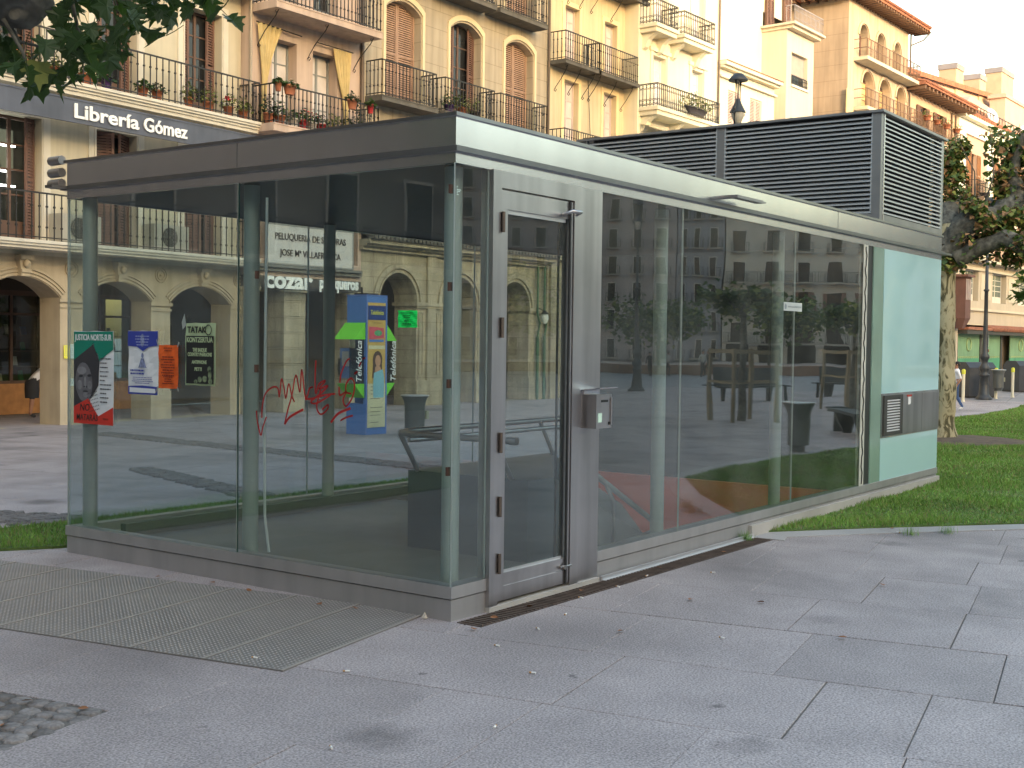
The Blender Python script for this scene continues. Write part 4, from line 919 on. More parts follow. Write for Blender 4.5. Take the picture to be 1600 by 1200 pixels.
# air conditioners
def aircon(loc, th, label):
    a = thing('air_conditioner', label, 'air conditioner', loc, th, 'air conditioners on the first balcony'); q = MB(); q.box(0,0,.04,.86,.32,.52); q.box(.06,.02,0,.14,.3,.04); q.box(.72,.02,0,.8,.3,.04); part('case', q, mat('ac_cream', (.42,.40,.34), .6, 0, .06, 4), a)
    q = MB()
    for rr in (.19,.15,.11,.07): q.tube([(.38+rr*math.cos(t_),-.012,.28+rr*math.sin(t_)) for t_ in np.linspace(0,2*PI,21)], .006, 4, cap=False)
    for k in range(8): q.box(.376,-.016,.28,.384,-.01,.47) if k == 0 else q.tube([(.38,-.012,.28),(.38+.19*math.cos(k*PI/4),-.012,.28+.19*math.sin(k*PI/4))], .005, 4)
    part('fan_guard', q, mat('ac_grey', (.22,.21,.19), .6), a); q = MB(); q.lathe([(.185,-.004),(.185,0)], (0,0,0), 20); part('fan_hole', q, mat('ac_dark', (.06,.06,.055), .7), a, loc=(.38,-.004,.28), rot=(PI/2,0,0))
aircon(lib.W(-.56,-.38,3.22), lib.th, 'beige air conditioner on the first balcony directly behind the pavilion corner edge, left of two'); aircon(lib.W(1.53,-.38,3.22), lib.th, 'beige air conditioner on the first balcony between two shuttered windows')
for nm, (x,z,w_,h_), c, lb in (('yellow_notice',(-.23,1.19,.12,.24),(.75,.72,.08),'yellow notice taped high on the first stone pier'),('white_notice',(-.09,1.19,.15,.26),(.62,.72,.70),'white notice beside the yellow one on the stone pier'),('white_notice',(-.11,.70,.14,.13),(.62,.72,.70),'small white notice low on the same stone pier as the yellow one')):
    t_ = thing(nm, lb, 'notice', lib.W(x,-.03,z), lib.th); q = MB(); q.box(0,0,0,w_,.004,h_); part('paper', q, mat(nm+'_paper', c, .7), t_); q = MB()
    for i in range(5): q.box(.02,-.002,h_*.85-i*h_*.15,w_*.8,0,h_*.85-i*h_*.15+.008)
    part('fine_print', q, mat('notice_grey', (.3,.35,.35), .7), t_)

# ---------------- salmon house with the hairdresser
PKW = mat('salmon_plaster', (.50,.385,.315), .85, 0, .09, 1.2, .15, 50, streak=.24, stain=.14)
b = B('salmon_house', 'salmon pink house with yellow balcony curtains above the hairdresser signs', 4.16, 0)
pk = b
facade(b, 4.16, 7.57, 2.92, 12.6, [(4.78,5.50,5.95,7.92,0,.32),(5.98,6.74,5.95,7.88,0,.32),(4.28,4.62,3.28,5.2,0,.25),(7.14,7.46,3.28,5.2,0,.25),(4.8,5.5,8.55,10.4,0,.3),(6.0,6.75,8.55,10.4,0,.3)], PKW, 8)
window(b.root, 4.78,5.50,5.95,7.92,'glass',.26,GREYW,pane_m=PALEPANE); window(b.root, 5.98,6.74,5.95,7.88,'glass',.26,GREYW,pane_m=PALEPANE)
window(b.root, 4.28,4.62,3.28,5.2,'glass',.2); window(b.root, 7.14,7.46,3.28,5.2,'glass',.2); window(b.root, 4.8,5.5,8.55,10.4,'glass',.25,GREYW); window(b.root, 6.0,6.75,8.55,10.4,'glass',.25,GREYW)
balcony(b.root, 3.78+.4, 7.42, 6.0, .80, .70, .16, PKW); balcony(b.root, 4.2, 7.42, 8.48, .85, .75, .16, PKW, brackets=(4.35,5.80,7.22))
q = MB(); q.box(4.16,-.10,3.02,7.5,0,3.10); q.box(4.2,-.16,3.10,7.46,0,3.16); part('ledge', q, mat('ledge_grey', (.16,.16,.15), .8), b.root)
q = MB(); q.tube([(7.50,-.06,12),(7.50,-.06,4.05)], .045, 8); part('drainpipe', q, mat('pipe_dark', (.12,.09,.07), .6, .2), b.root)
q = MB(); q.tube([(4.14,-.06,12),(4.14,-.06,6.05)], .03, 8); part('drainpipe', q, mat('pipe_grey', (.35,.30,.24), .6, .2), b.root)
def curtain(par, pts, m):   # pts: (z, x left, x right): a hanging cloth gathered between the two edges
    q = MB(); n = 26; vs = []
    for (z, xl, xr) in pts:
        for i in range(n+1):
            t_ = i/n; vs.append((xl+(xr-xl)*t_, -.10+.035*math.sin(t_*34), z))
    q.add(vs, [(j*(n+1)+i, j*(n+1)+i+1, (j+1)*(n+1)+i+1, (j+1)*(n+1)+i) for j in range(len(pts)-1) for i in range(n)], 0, True); return part('curtain', q, m, par)
curtain(b.root, [(8.12,4.28,5.0),(7.75,4.33,4.83),(7.4,4.38,4.68),(7.0,4.42,4.56),(6.6,4.42,4.52),(6.02,4.38,4.56)], CURT)
curtain(b.root, [(8.02,6.52,7.12),(7.75,6.58,7.10),(7.4,6.68,7.06),(7.0,6.82,7.0),(6.6,6.88,6.98),(6.02,6.86,7.02)], CURT)
q = MB(); q.tube([(4.25,-.1,8.13),(5.55,-.1,8.08)], .012, 6); q.tube([(6.0,-.1,8.05),(7.15,-.1,8.04)], .012, 6); part('curtain_rod', q, IRON, b.root)
# ground floor: lintel and square stone piers
OLDS = mat('old_ashlar', (.38,.34,.25), .9, 0, .22, 2.2, .7, 30, fine=.15, streak=.35, stain=.35)
for xa, xb in ((5.17,5.80),(4.16,4.40),(7.2,7.57)):
    z = 0; k = 0
    while z < 2.58:
        h = .34 if z > .1 else .38; q = MB(); e = .006*random.random(); q.box(xa-e,-e,z+.004,xb+e,.62,min(z+h,2.6)-.004); part('stone', q, OLDS, b.root); z += h
    q = MB(); q.box(xa-.06,-.06,2.60,xb+.06,.66,2.68); part('capital', q, OLDS, b.root)
q = MB(); q.box(4.16,.0,2.68,7.57,.6,2.92); part('lintel', q, mat('dark_lintel', (.06,.055,.05), .8), b.root)
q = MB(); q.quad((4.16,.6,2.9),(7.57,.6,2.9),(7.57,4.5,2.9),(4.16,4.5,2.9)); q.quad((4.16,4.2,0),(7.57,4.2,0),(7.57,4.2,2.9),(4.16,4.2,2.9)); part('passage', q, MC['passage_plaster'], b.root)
ps = thing('hairdresser_sign', 'white framed sign reading PELUQUERIA DE SEÑORAS, JOSE Mª VILLAFRANCA', 'sign', pk.W(4.60,-.10,3.20), pk.th)
q = MB(); q.box(0,0,0,2.58,.05,.80); part('sign_board', q, mat('sign_board_white', (.50,.50,.49), .6, 0, .05, 2), ps); q = MB(); q.box(-.03,-.01,-.03,2.61,.06,.0); q.box(-.03,-.01,.80,2.61,.06,.83); q.box(-.03,-.01,0,0,.06,.8); q.box(2.58,-.01,0,2.61,.06,.8); part('sign_frame', q, mat('sign_frame_grey', (.25,.25,.24), .6), ps)
LD = mat('sign_letter_dark', (.05,.04,.04), .6); text('PELUQUERIA DE SEÑORAS', ps, .20,-.012,.50, 2.14, .14, LD, .008, .005); text('JOSE Mª VILLAFRANCA', ps, .33,-.012,.16, 1.85, .14, LD, .008, .005)
cz_ = thing('salon_sign', 'white striped letters spelling cozar peluqueros under the hairdresser window ledge', 'sign', pk.W(4.30,-.32,2.60), pk.th)
LW = mat('salon_letter', (.80,.83,.82), .45, emit=.0)
text('cozar', cz_, 0,0,.06, 1.38, .35, LW, .03, .03); text('peluqueros', cz_, 1.60,0,.11, 1.22, .25, LW, .03, .03); q = MB(); q.box(0,.03,.03,2.85,.05,.06); part('letter_rail', q, IRON, cz_)

# ---------------- tan house over the old stone arcade
TNW = mat('tan_stucco', (.40,.345,.262), .85, 0, .09, 1.2, .15, 50, streak=.26, stain=.14)
def scored(m, w_, h_, depth=.012):
    n = m.node_tree; N = n.nodes; L = n.links; b_ = N['Principled BSDF']; br = N.new('ShaderNodeTexBrick'); tc = N.new('ShaderNodeTexCoord'); mp = N.new('ShaderNodeMapping')
    mp.inputs['Rotation'].default_value = (PI/2,0,0); L.new(tc.outputs['Object'], mp.inputs[0]); L.new(mp.outputs[0], br.inputs[0]); br.inputs['Scale'].default_value = 1; br.inputs['Brick Width'].default_value = w_; br.inputs['Row Height'].default_value = h_
    br.inputs['Mortar Size'].default_value = .009; br.inputs['Color1'].default_value = br.inputs['Color2'].default_value = (1,1,1,1); br.inputs['Mortar'].default_value = (.72,.70,.68,1)
    src = b_.inputs['Base Color'].links[0].from_socket; mx = N.new('ShaderNodeMix'); mx.data_type = 'RGBA'; mx.blend_type = 'MULTIPLY'; mx.inputs[0].default_value = 1
    L.new(src, mx.inputs[6]); L.new(br.outputs[0], mx.inputs[7]); L.new(mx.outputs[2], b_.inputs['Base Color'])
scored(TNW, 1.15, .44)
scored(OLDS, .8, .34)
b = B('tan_house', 'tan house with arched shuttered windows above the old stone arcade', 7.57, 0)
tn = b
TW = [(8.36,9.62),(10.76,12.02),(13.09,14.36)]
ops = []
for a, c in TW: ops += [(a,c,7.17,9.62,.24,.32),(a,c,10.16,12.3,.24,.32),(a,c,4.6,6.6,0,.3)]
facade(b, 7.57, 15.09, 4.05, 14.0, ops, TNW, 8)
for i, (a, c) in enumerate(TW):
    for z0, z1 in ((7.17,9.62),(10.16,12.3)):
        q = MB(); archband(q, a, c, z1-.24, z1, .05, .13, -.04, 0, 0, 14, z1-.24-z0); part('window_surround', q, mat('cream_moulding', (.62,.53,.36), .8, 0, .05, 3), b.root)
        window(b.root, a, c, z0, z1, 'closed' if i != 1 else 'fold', .26, SHUTP if i != 1 else WOOD, SHUTP if i != 1 else SHUT, rise=.24)
    window(b.root, a, c, 4.6, 6.6, 'closed', .26)
for (a, c, z) in ((7.66,9.68,7.17),(9.94,12.02,7.17),(12.21,14.4,7.17),(10.0,12.0,10.14),(12.15,14.32,10.14),(7.7,9.68,10.14)): balcony(b.root, a, c, z, .80, .52, .13, DSLAB)
q = MB(); q.tube([(15.06,-.06,13.5),(15.06,-.06,4.2)], .035, 8); part('drainpipe', q, MC['pipe_dark'], b.root)
# old arcade
ar = [(8.20,9.55),(10.58,11.93),(12.97,14.32)]
q = MB(); facade_mb(q, 7.57, 15.09, 0, 3.72, [(a,c,0,3.2,.675,.7) for a, c in ar]); facade_mb(q, 7.57, 15.09, 0, 3.72, [(a,c,0,3.2,.675,0) for a, c in ar], .7); part('arcade', q, OLDS, b.root)
for a, c in ar:
    q = MB(); archband(q, a, c, 2.52, 3.2, .0, .05, -.03, 0); archband(q, a, c, 2.52, 3.2, .10, .12, -.055, 0); part('archivolt', q, OLDS, b.root)
    cx = (a+c)/2
for a, c in ((9.55,10.58),(11.93,12.97),(7.57,8.20),(14.32,15.09)):
    q = MB(); q.box(a-.05,-.07,2.43,c+.05,.0,2.52); q.box(a-.05,0,2.43,a,.74,2.52) if a > 8 else None; q.box(c,0,2.43,c+.05,.74,2.52) if c < 15 else None; q.box(a-.02,-.04,2.37,c+.02,0,2.43); part('impost', q, OLDS, b.root)
    q = MB(); q.box(a-.03,-.06,0,c+.03,0,.62); q.box(a-.05,-.08,0,c+.05,0,.10); part('pier_base', q, OLDS, b.root)
    if c-a > .8:
        m_ = (a+c)/2; q = MB(); q.box(m_-.16,-.07,.62,m_+.16,0,2.37); q.box(m_-.16,-.07,2.52,m_+.16,0,3.66); part('pilaster', q, OLDS, b.root)
        for s_ in (-1,1):
            x0 = m_+s_*.26; q = MB(); xa, xb = sorted((x0, x0+s_*.17)); 
            for bx in ((xa,.75,xb,.78),(xa,2.25,xb,2.28),(xa,.78,xa+.03,2.25),(xb-.03,.78,xb,2.25)): q.box(bx[0],-.02,bx[1],bx[2],0,bx[3])
            part('panel_moulding', q, OLDS, b.root)
q = MB(); q.box(7.5,-.12,3.66,15.12,.1,3.74); q.box(7.5,-.22,3.74,15.15,.1,3.80); q.box(7.5,-.34,3.80,15.2,.1,3.90); part('cornice', q, OLDS, b.root)
q = MB(); q.box(7.5,-.42,3.90,15.2,-.30,3.96)
for i in range(54): q.tube([(7.58+i*.142,-.46,3.955),(7.58+i*.142,.05,4.10)], .06, 6)
part('eaves_tile', q, mat('grey_tile', (.12,.115,.10), .85, 0, .3, 6), b.root, kind='stuff')
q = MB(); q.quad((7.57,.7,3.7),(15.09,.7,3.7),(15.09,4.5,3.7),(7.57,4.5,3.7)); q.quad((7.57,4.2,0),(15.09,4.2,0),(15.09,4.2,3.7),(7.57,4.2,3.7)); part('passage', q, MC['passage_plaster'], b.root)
# pipes and wall lamp on the pier at the right
GP = mat('green_pipe', (.06,.13,.085), .55, 0, .2, 4)
for x in (14.62,14.95):
    q = MB(); q.tube([(x,-.1,0),(x,-.1,1.75)], .045, 8); q.tube([(x,-.1,1.75),(x+.1,-.1,2.1),(x-.02,-.1,2.35),(x-.02,-.1,3.7)], .03, 8); part('pipe', q, GP, b.root)
wl = thing('wall_lantern', 'pale wall lantern hanging between the green pipes on the last stone pier', 'lantern', tn.W(14.72,-.26,2.1)); q = MB(); q.lathe([(.05,.0),(.11,.12),(.10,.24),(.02,.3)], (0,0,0), 8); part('glass', q, mat('lantern_glass', (.55,.6,.58), .3), wl); q = MB(); q.lathe([(.13,.26),(.03,.36)], (0,0,0), 8); q.tube([(0,0,.34),(0,.2,.42)], .012, 5); part('cap', q, IRON, wl)

# ---------------- yellow house
YW = mat('yellow_plaster', (.60,.50,.335), .85, 0, .08, 1.2, .12, 50, streak=.24, stain=.12)
b = B('yellow_house', 'bright yellow house with scroll bracketed iron balconies', 15.09, 0)
ye = b
YO = [(15.9,16.66),(18.03,18.76)]; lv = [(6.75,9.03),(9.42,11.12),(12.1,14.0),(3.9,6.1)]
q = MB(); q.box(15.09,-.06,0,19.96,0,3.9); q.box(15.05,-.2,3.9,20,0,4.05); part('stone_base', q, OLDS, b.root)
q = MB()
for x_ in (15.2,17.4,19.5): q.box(x_,-.14,0,x_+.4,-.06,3.9)
part('stone_pilaster', q, OLDS, b.root)
facade(b, 15.09, 19.96, 0, 15.2, [(a,c,z0,z1,0,.22) for a, c in YO for z0, z1 in lv], YW, 8)
for a, c in YO:
    for z0, z1 in lv:
        q = MB(); q.box(a-.13,-.025,z0,a,0,z1+.13); q.box(c,-.025,z0,c+.13,0,z1+.13); q.box(a,-.025,z1,c,0,z1+.13); part('window_surround', q, mat('pale_surround', (.74,.60,.36), .8, 0, .05, 3), b.root)
        window(b.root, a, c, z0, z1, 'glass', .16, mat('window_mauve', (.50,.42,.42), .6), pane_m=PALEPANE)
for (a, c, z) in ((15.12,16.98,9.40),(16.86,19.15,9.40),(15.12,17.0,6.72),(16.9,19.2,6.72),(16.95,19.7,11.95),(15.15,16.8,11.95)): balcony(b.root, a, c, z, .78, .58, .11, DSLAB, brackets=[a+.25,(a+c)/2,c-.2])
q = MB(); q.tube([(19.93,-.06,15),(19.93,-.06,4)], .04, 8); part('drainpipe', q, MC['pipe_dark'], b.root)
q = MB(); q.tube([(17.1,-.05,9.2),(17.35,-.05,6.8)], .010, 5); part('cable', q, IRON, b.root)

# ---------------- cream ornate house
TH = -1.5
CW = mat('ivory_plaster', (.68,.62,.47), .85, 0, .05, 1.2, .12, 50, streak=.10)
b = B('ivory_house', 'ivory house with ornate ringed iron balconies on stone corbels', 19.18, TH)
cr = b
CO = [(20.04,20.86),(22.47,23.24)]; lv = [(8.72,10.46),(11.2,13.2),(13.9,15.8),(5.6,7.8)]
facade(b, 19.20, 24.26, 0, 16.8, [(a,c,z0,z1,0,.22) for a, c in CO for z0, z1 in lv], CW, 8)
for a, c in CO:
    for z0, z1 in lv: window(b.root, a, c, z0, z1, 'glass', .18, WHITEW, pane_m=PALEPANE)
    for z1 in (10.46,13.2): q = MB(); q.box(a-.16,-.04,z1-1.7,a-.02,0,z1+.1); q.box(c+.02,-.04,z1-1.7,c+.16,0,z1+.1); q.box(a-.22,-.07,z1+.1,c+.22,0,z1+.22); part('window_surround', q, CW, b.root)
balcony(b.root, 18.45+.8, 23.25, 8.72, .68, .68, .24, CW, True, tiers=2)
for a, c in ((19.25,20.58),(20.90,22.95)): pass
balcony(b.root, 19.22, 20.58, 11.2, .70, .62, .24, CW, True, tiers=2); balcony(b.root, 20.90, 22.95, 11.2, .70, .62, .24, CW, True, tiers=2)
for x, z in ((19.5,8.5),(21.2,8.5),(22.9,8.5),(19.5,10.98),(20.35,10.98),(21.2,10.98),(22.6,10.98)):
    q = MB(); q.prism([(x-.10,-.5,z),(x-.10,0,z),(x-.10,0,z-.5),(x-.10,-.12,z-.42),(x-.10,-.22,z-.2)], (.2,0,0)); part('corbel', q, CW, b.root)
q = MB()
for i in range(15):
    x = 19.3+i*.15; q.quad((x,-.05,8.25),(x+.15,-.05,8.25),(x+.15,-.9,7.95),(x,-.9,7.95), i%2); q.quad((x,-.9,7.95),(x+.15,-.9,7.95),(x+.15,-.9,7.83),(x,-.9,7.83), i%2)
part('awning', q, [mat('awning_white', (.7,.68,.6), .8), mat('awning_dark', (.06,.08,.06), .8)], b.root)
q = MB(); q.tube([(24.23,-.06,16),(24.23,-.06,4)], .035, 8); part('drainpipe', q, MC['pipe_dark'], b.root)

# ---------------- low ivory house and the pale block over it
b = B('low_ivory_house', 'lower ivory house with moulded cornice and closed mauve shutters', 24.3, TH); lo = b
facade(b, 24.30, 28.6, 0, 11.0, [(25.03,25.95,8.0,10.23,0,.12),(26.68,27.58,8.0,10.23,0,.12)], CW, 5)
MAUVE = mat('mauve_shutter', (.52,.40,.35), .7, 0, .08, 3)
for a, c in ((25.03,25.95),(26.68,27.58)): window(b.root, a, c, 8.0, 10.23, 'closed', .08, WOOD, MAUVE)
q = MB(); q.box(24.3,-.12,10.55,28.62,0,10.62); q.box(24.28,-.2,10.85,28.64,0,10.93); q.box(24.26,-.32,10.93,28.66,.1,11.05); part('cornice', q, CW, b.root); q = MB(); q.box(24.3,-.35,11.05,28.65,.6,11.075); part('roof_edge', q, ROOF, b.root)
q = MB(); q.lathe([(.05,0),(.05,.12),(.08,.13),(.02,.2)], (26.2,.1,11.07), 8); part('vent_pipe', q, IRON, b.root)
balcony(b.root, 26.5, 27.9, 8.65, .7, .45, .1, CW)
b = B('pale_bay_block', 'tall pale block with plain wall and projecting bay under a roof terrace', 24.3, TH); ba = b
PW = mat('pale_plaster', (.66,.60,.47), .85, 0, .05, 1, .1, 50, streak=.08); PB = mat('bay_plaster', (.56,.49,.38), .85, 0, .05, 1, .1, 50, streak=.10)
q = MB(); q.quad((24.35,1.0,8),(29.6,1.0,8),(29.6,1.0,18),(24.35,1.0,18)); shell(q, 24.35, 32.1, 8, 18, 1.0, 8); q.quad((29.6,1.0,14.0),(32.1,1.0,14.0),(32.1,1.0,18),(29.6,1.0,18)); part('wall', q, PW, b.root)
q = MB(); facade_mb(q, 29.56, 31.97, 0, 13.22, [(30.0,31.42,11.28,12.46,0,.25),(30.0,31.42,8.9,10.05,0,.25)]); q.quad((29.56,1.0,0),(29.56,0,0),(29.56,0,13.22),(29.56,1,13.22)); q.quad((31.97,0,0),(31.97,6,0),(31.97,6,13.22),(31.97,0,13.22)); part('bay', q, PB, b.root)
q = MB(); q.box(29.4,-.38,13.34,32.2,1.0,13.42); q.box(29.5,-.25,13.22,32.05,1,13.34); bal = part('balcony', q, PB, b.root); part('railing', railing_mb(29.5,32.1,13.42,.62,.3), mat('grey_rail', (.30,.28,.30), .6), bal)
window(b.root, 30.0,31.42,11.28,12.46,'roller',.15,GREYW); window(b.root, 30.0,31.42,8.9,10.05,'roller',.15,GREYW); part('window_guard', railing_mb(30.0,31.42,11.28,.34,.0,pitch=.12,sides=False), IRON, b.root)
q = MB(); q.box(29.95,-.06,11.18,31.47,0,11.27); part('sill', q, TRIM, b.root)
for a in (29.7,31.2): window(b.root, a, a+.6, 13.5, 15.5, 'closed', .92, WOOD, SHUT)
# ---------------- tower house
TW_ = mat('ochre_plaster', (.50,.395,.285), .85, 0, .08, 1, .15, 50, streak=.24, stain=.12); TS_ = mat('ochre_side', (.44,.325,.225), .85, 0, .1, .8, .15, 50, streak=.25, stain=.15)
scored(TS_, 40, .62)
b = B('ochre_tower', 'tall ochre tower house with round arched windows and deep tiled eaves', 35.34, TH); tw = b
ops = [(a,c,13.40,14.92,(c-a)*.49,.35) for a, c in ((36.46,37.5),(38.38,39.36),(40.41,41.25))]+[(a,c,11.4,13.08,(c-a)*.45,.35) for a, c in ((36.84,38.2),(38.78,40.14),(40.77,42.0))]+[(a,a+1.2,8.6,10.5,0,.3) for a in (36.9,38.8,40.7)]
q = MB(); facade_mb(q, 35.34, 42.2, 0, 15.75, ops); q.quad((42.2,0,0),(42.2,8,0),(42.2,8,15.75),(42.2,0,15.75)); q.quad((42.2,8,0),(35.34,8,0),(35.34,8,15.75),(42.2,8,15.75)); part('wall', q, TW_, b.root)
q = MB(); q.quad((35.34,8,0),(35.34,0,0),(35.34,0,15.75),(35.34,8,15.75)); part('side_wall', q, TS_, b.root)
q = MB(); q.box(35.2,-.04,0,35.9,.0,12.0); part('corner_strip', q, mat('pale_ochre', (.72,.52,.28), .85), b.root)
for a, c in ((36.46,37.5),(38.38,39.36),(40.41,41.25)):
    q = MB(); archband(q, a, c, 14.92-(c-a)*.49, 14.92, .03, .12, -.05, 0); part('archivolt', q, TW_, b.root); window(b.root, a+.05, c-.25, 13.4, 14.55, 'closed', .28, WOOD, SHUT)
for a, c in ((36.84,38.2),(38.78,40.14),(40.77,42.0)):
    q = MB(); archband(q, a, c, 13.08-(c-a)*.45, 13.08, .03, .12, -.05, 0); part('archivolt', q, TW_, b.root); window(b.root, a, c, 11.4, 12.75, 'glass', .33, WOOD, pane_m=mat('ochre_blind', (.50,.36,.17), .7))  # lower arched windows have opaque ochre blinds as panes
TSL = mat('thin_slab', (.55,.50,.38), .8); 
def thin_rail(par, xa, xb, z, h, dep): 
    q = MB(); n = int((xb-xa)/.42)
    for zz in (z+h, z+h*.5): q.box(xa,-dep-.012,zz-.012,xb,-dep+.012,zz+.012); q.box(xa-.012,-dep,zz-.012,xa+.012,0,zz+.012); q.box(xb-.012,-dep,zz-.012,xb+.012,0,zz+.012)
    for i in range(n+1): x = xa+(xb-xa)*i/n; q.box(x-.014,-dep-.014,z,x+.014,-dep+.014,z+h)
    n = int((xb-xa)/.105)
    for i in range(n+1): x = xa+(xb-xa)*i/n; q.box(x-.006,-dep-.006,z,x+.006,-dep+.006,z+h)
    part('railing', q, mat('brown_iron', (.16,.09,.055), .6), par)
for xa, xb, z in ((35.9,42.3,13.38),(36.0,42.55,11.38)):
    q = MB(); q.box(xa,-.6,z-.14,xb,0,z); bal = part('balcony', q, TSL, b.root); thin_rail(bal, xa+.05, xb-.05, z, .72, .55)
q = MB(); n_ = 40
rz = 15.75
q.add([(34.7,-.75,rz),(42.9,-.75,rz),(42.9,8.6,rz),(34.7,8.6,rz),(34.7,-.75,rz+.12),(42.9,-.75,rz+.12),(42.9,8.6,rz+.12),(34.7,8.6,rz+.12),(38.8,3,rz+1.5),(38.8,5,rz+1.5)], [(3,2,1,0),(0,1,5,4),(1,2,6,5),(2,3,7,6),(3,0,4,7),(4,5,8),(5,6,9,8),(6,7,9),(7,4,8,9)])
rf = part('roof', q, ROOF, b.root)
q = MB()
for i in range(28): x = 34.8+i*.298; q.box(x,-.72,rz-.11,x+.11,0,rz-.001)
for i in range(14): y = .1+i*.4; q.box(34.75,y,rz-.11,35.34,y+.12,rz-.001)
part('rafter', q, mat('rafter_wood', (.14,.08,.05), .8), rf, kind='stuff')
q = MB()
for i in range(58): x = 34.72+i*.142; q.tube([(x,-.82,rz+.13),(x,-.1,rz+.40)], .06, 5)
for i in range(40): y = -.7+i*.142; q.tube([(34.62,y,rz+.13),(35.2,y,rz+.36)], .06, 5)
part('roof_tile', q, ROOF, rf, kind='stuff')
q = MB(); q.tube([(42.3,-.08,15.6),(42.3,-.08,9)], .04, 6); q.tube([(42.85,-.78,15.7),(42.7,-.5,15.35),(42.3,-.1,15.1)], .035, 6); part('drainpipe', q, MC['pipe_dark'], b.root)
# ---------------- orange house with eaves
b = B('orange_house', 'small orange house with flower pots on its top balcony and wooden eaves', 42.3, TH); h5 = b
facade(b, 42.25, 49.25, 0, 13.25, [(43.43,45.0,10.7,12.68,0,.2),(45.75,47.5,10.7,12.68,0,.2)], mat('orange_plaster', (.56,.40,.27), .85, 0, .07, 1, streak=.1), 7)
for a, c in ((43.75,44.6),(46.1,47.0)): window(b.root, a, c, 10.7, 12.66, 'open', .1)
q = MB(); q.box(42.5,-.6,10.95,48.6,0,11.08); bal = part('balcony', q, TSL, b.root); thin_rail(bal, 42.6, 48.5, 11.08, .85, .55)
q = MB(); q.add([(42.0,-.9,13.25),(49.6,-.9,13.25),(49.6,7,13.25),(42.0,7,13.25),(42.0,-.9,13.36),(49.6,-.9,13.36),(49.3,3,14.3),(42.3,3,14.3),(49.6,7,13.36),(42,7,13.36)], [(3,2,1,0),(0,1,5,4),(4,5,6,7),(5,1,2,8,6),(8,2,3,9),(6,8,9,7),(0,4,7,9,3)]); rf = part('roof', q, ROOF, b.root)
q = MB()
for i in range(15): x = 42.1+i*.52; q.box(x,-.85,13.08,x+.16,0,13.249)
part('rafter', q, MC['rafter_wood'], rf, kind='stuff')
q = MB()
for i in range(52): x = 42.05+i*.145; q.tube([(x,-.96,13.38),(x,.6,13.78)], .06, 5)
part('roof_tile', q, ROOF, rf, kind='stuff')
for x in (48.3,48.9): q = MB(); q.tube([(x,-.06,13),(x,-.06,6)], .04, 6); part('drainpipe', q, MC['pipe_dark'], b.root)
# ---------------- pilastered house
b = B('pilastered_house', 'apricot house with broad white pilasters and a white entablature', 49.3, TH); h6 = b
PF = mat('apricot_plaster', (.54,.37,.27), .85, 0, .07, 1, streak=.1); PWH = mat('white_pilaster', (.80,.76,.62), .8, 0, .04, 1, streak=.06)
ops = []; cols6 = [49.3+4.75*k for k in range(6)]
for x in cols6: ops += [(x+2.1,x+3.2,9.25,11.5,0,.25),(x+2.1,x+3.2,6.2,8.3,0,.25)]
facade(b, 49.3, 76, 0, 13.2, ops, PF, 8)
q = MB(); q.box(49.25,-.12,12.35,76,0,13.0); q.box(49.2,-.45,13.0,76,.2,13.22); part('entablature', q, PWH, b.root)
for x in cols6: q = MB(); q.box(x,-.10,4,x+1.15,0,12.35); part('pilaster', q, PWH, b.root)
for i, x in enumerate(cols6):
    window(b.root, x+2.1, x+3.2, 9.25, 11.5, 'open' if i < 3 else 'closed', .15, WOOD, mat('orange_shutter', (.30,.14,.06), .7)); window(b.root, x+2.1, x+3.2, 6.2, 8.3, 'glass', .15, WOOD)
    balcony(b.root, x+1.75, x+3.6, 9.22, .85, .55, .2, TSL)
q = MB()
for i in range(90): x = 49.3+i*.29; q.tube([(x,-.5,13.24),(x,.2,13.5)], .12, 5)
part('roof_tile', q, ROOF, b.root, kind='stuff')
q = MB()
for i in range(40): x = 49.8+i*.55; q.box(x-.012,.0,13.3,x+.012,.03,14.0)
q.box(49.8,0,13.98,72,.03,14.02); part('terrace_railing', q, IRON, b.root)
for x in (55.5,62): sdm = MB(); sdm.lathe([(.02,0),(.32,.1),(.45,.25)], (0,0,0), 14); o = part('satellite_dish', sdm, mat('dish_white', (.6,.58,.6), .5), b.root, loc=(x,.3,13.9), rot=(R(70),0,R(-20)))
# ---------------- gabled block behind
b = B('pink_gabled_block', 'large pink block behind the row with sloping tiled roof and chimneys', 44, TH, 6); gb = b
PK2 = mat('faded_pink_plaster', (.50,.37,.31), .85, 0, .05, .8, streak=.08)
q = MB(); q.add([(50,0,0),(110,0,0),(110,0,21.2),(58,0,17.55),(50,0,17.0),(50,9,0),(110,9,0),(110,9,21.2),(58,9,17.55),(50,9,17)], [(0,1,2,3,4),(5,9,8,7,6),(0,4,9,5),(4,3,8,9),(3,2,7,8),(1,6,7,2)]); part('wall', q, PK2, b.root)
q = MB(); q.add([(49.5,-.3,17.2),(58,-.3,17.75),(110,-.3,21.5),(110,9,21.5),(58,9,17.75),(49.5,9,17.2),(49.5,-.3,16.95),(58,-.3,17.45),(110,-.3,21.15)], [(0,1,4,5),(1,2,3,4),(6,7,1,0),(7,8,2,1)]); part('roof', q, ROOF, b.root)
CH = mat('chimney_render', (.46,.36,.26), .85, 0, .08, 2); CHT = mat('chimney_cap', (.25,.24,.27), .85)
for x, zt, w_ in ((67.4,19.75,1.5),(72.3,19.95,1.4),(77.3,21.3,3.0)):
    q = MB(); q.box(x,-.1,17.5,x+w_,1.0,zt-.35); c = part('chimney', q, CH, b.root); q = MB(); q.box(x-.06,-.16,zt-.35,x+w_+.06,1.06,zt); part('chimney_cap', q, CHT, c)
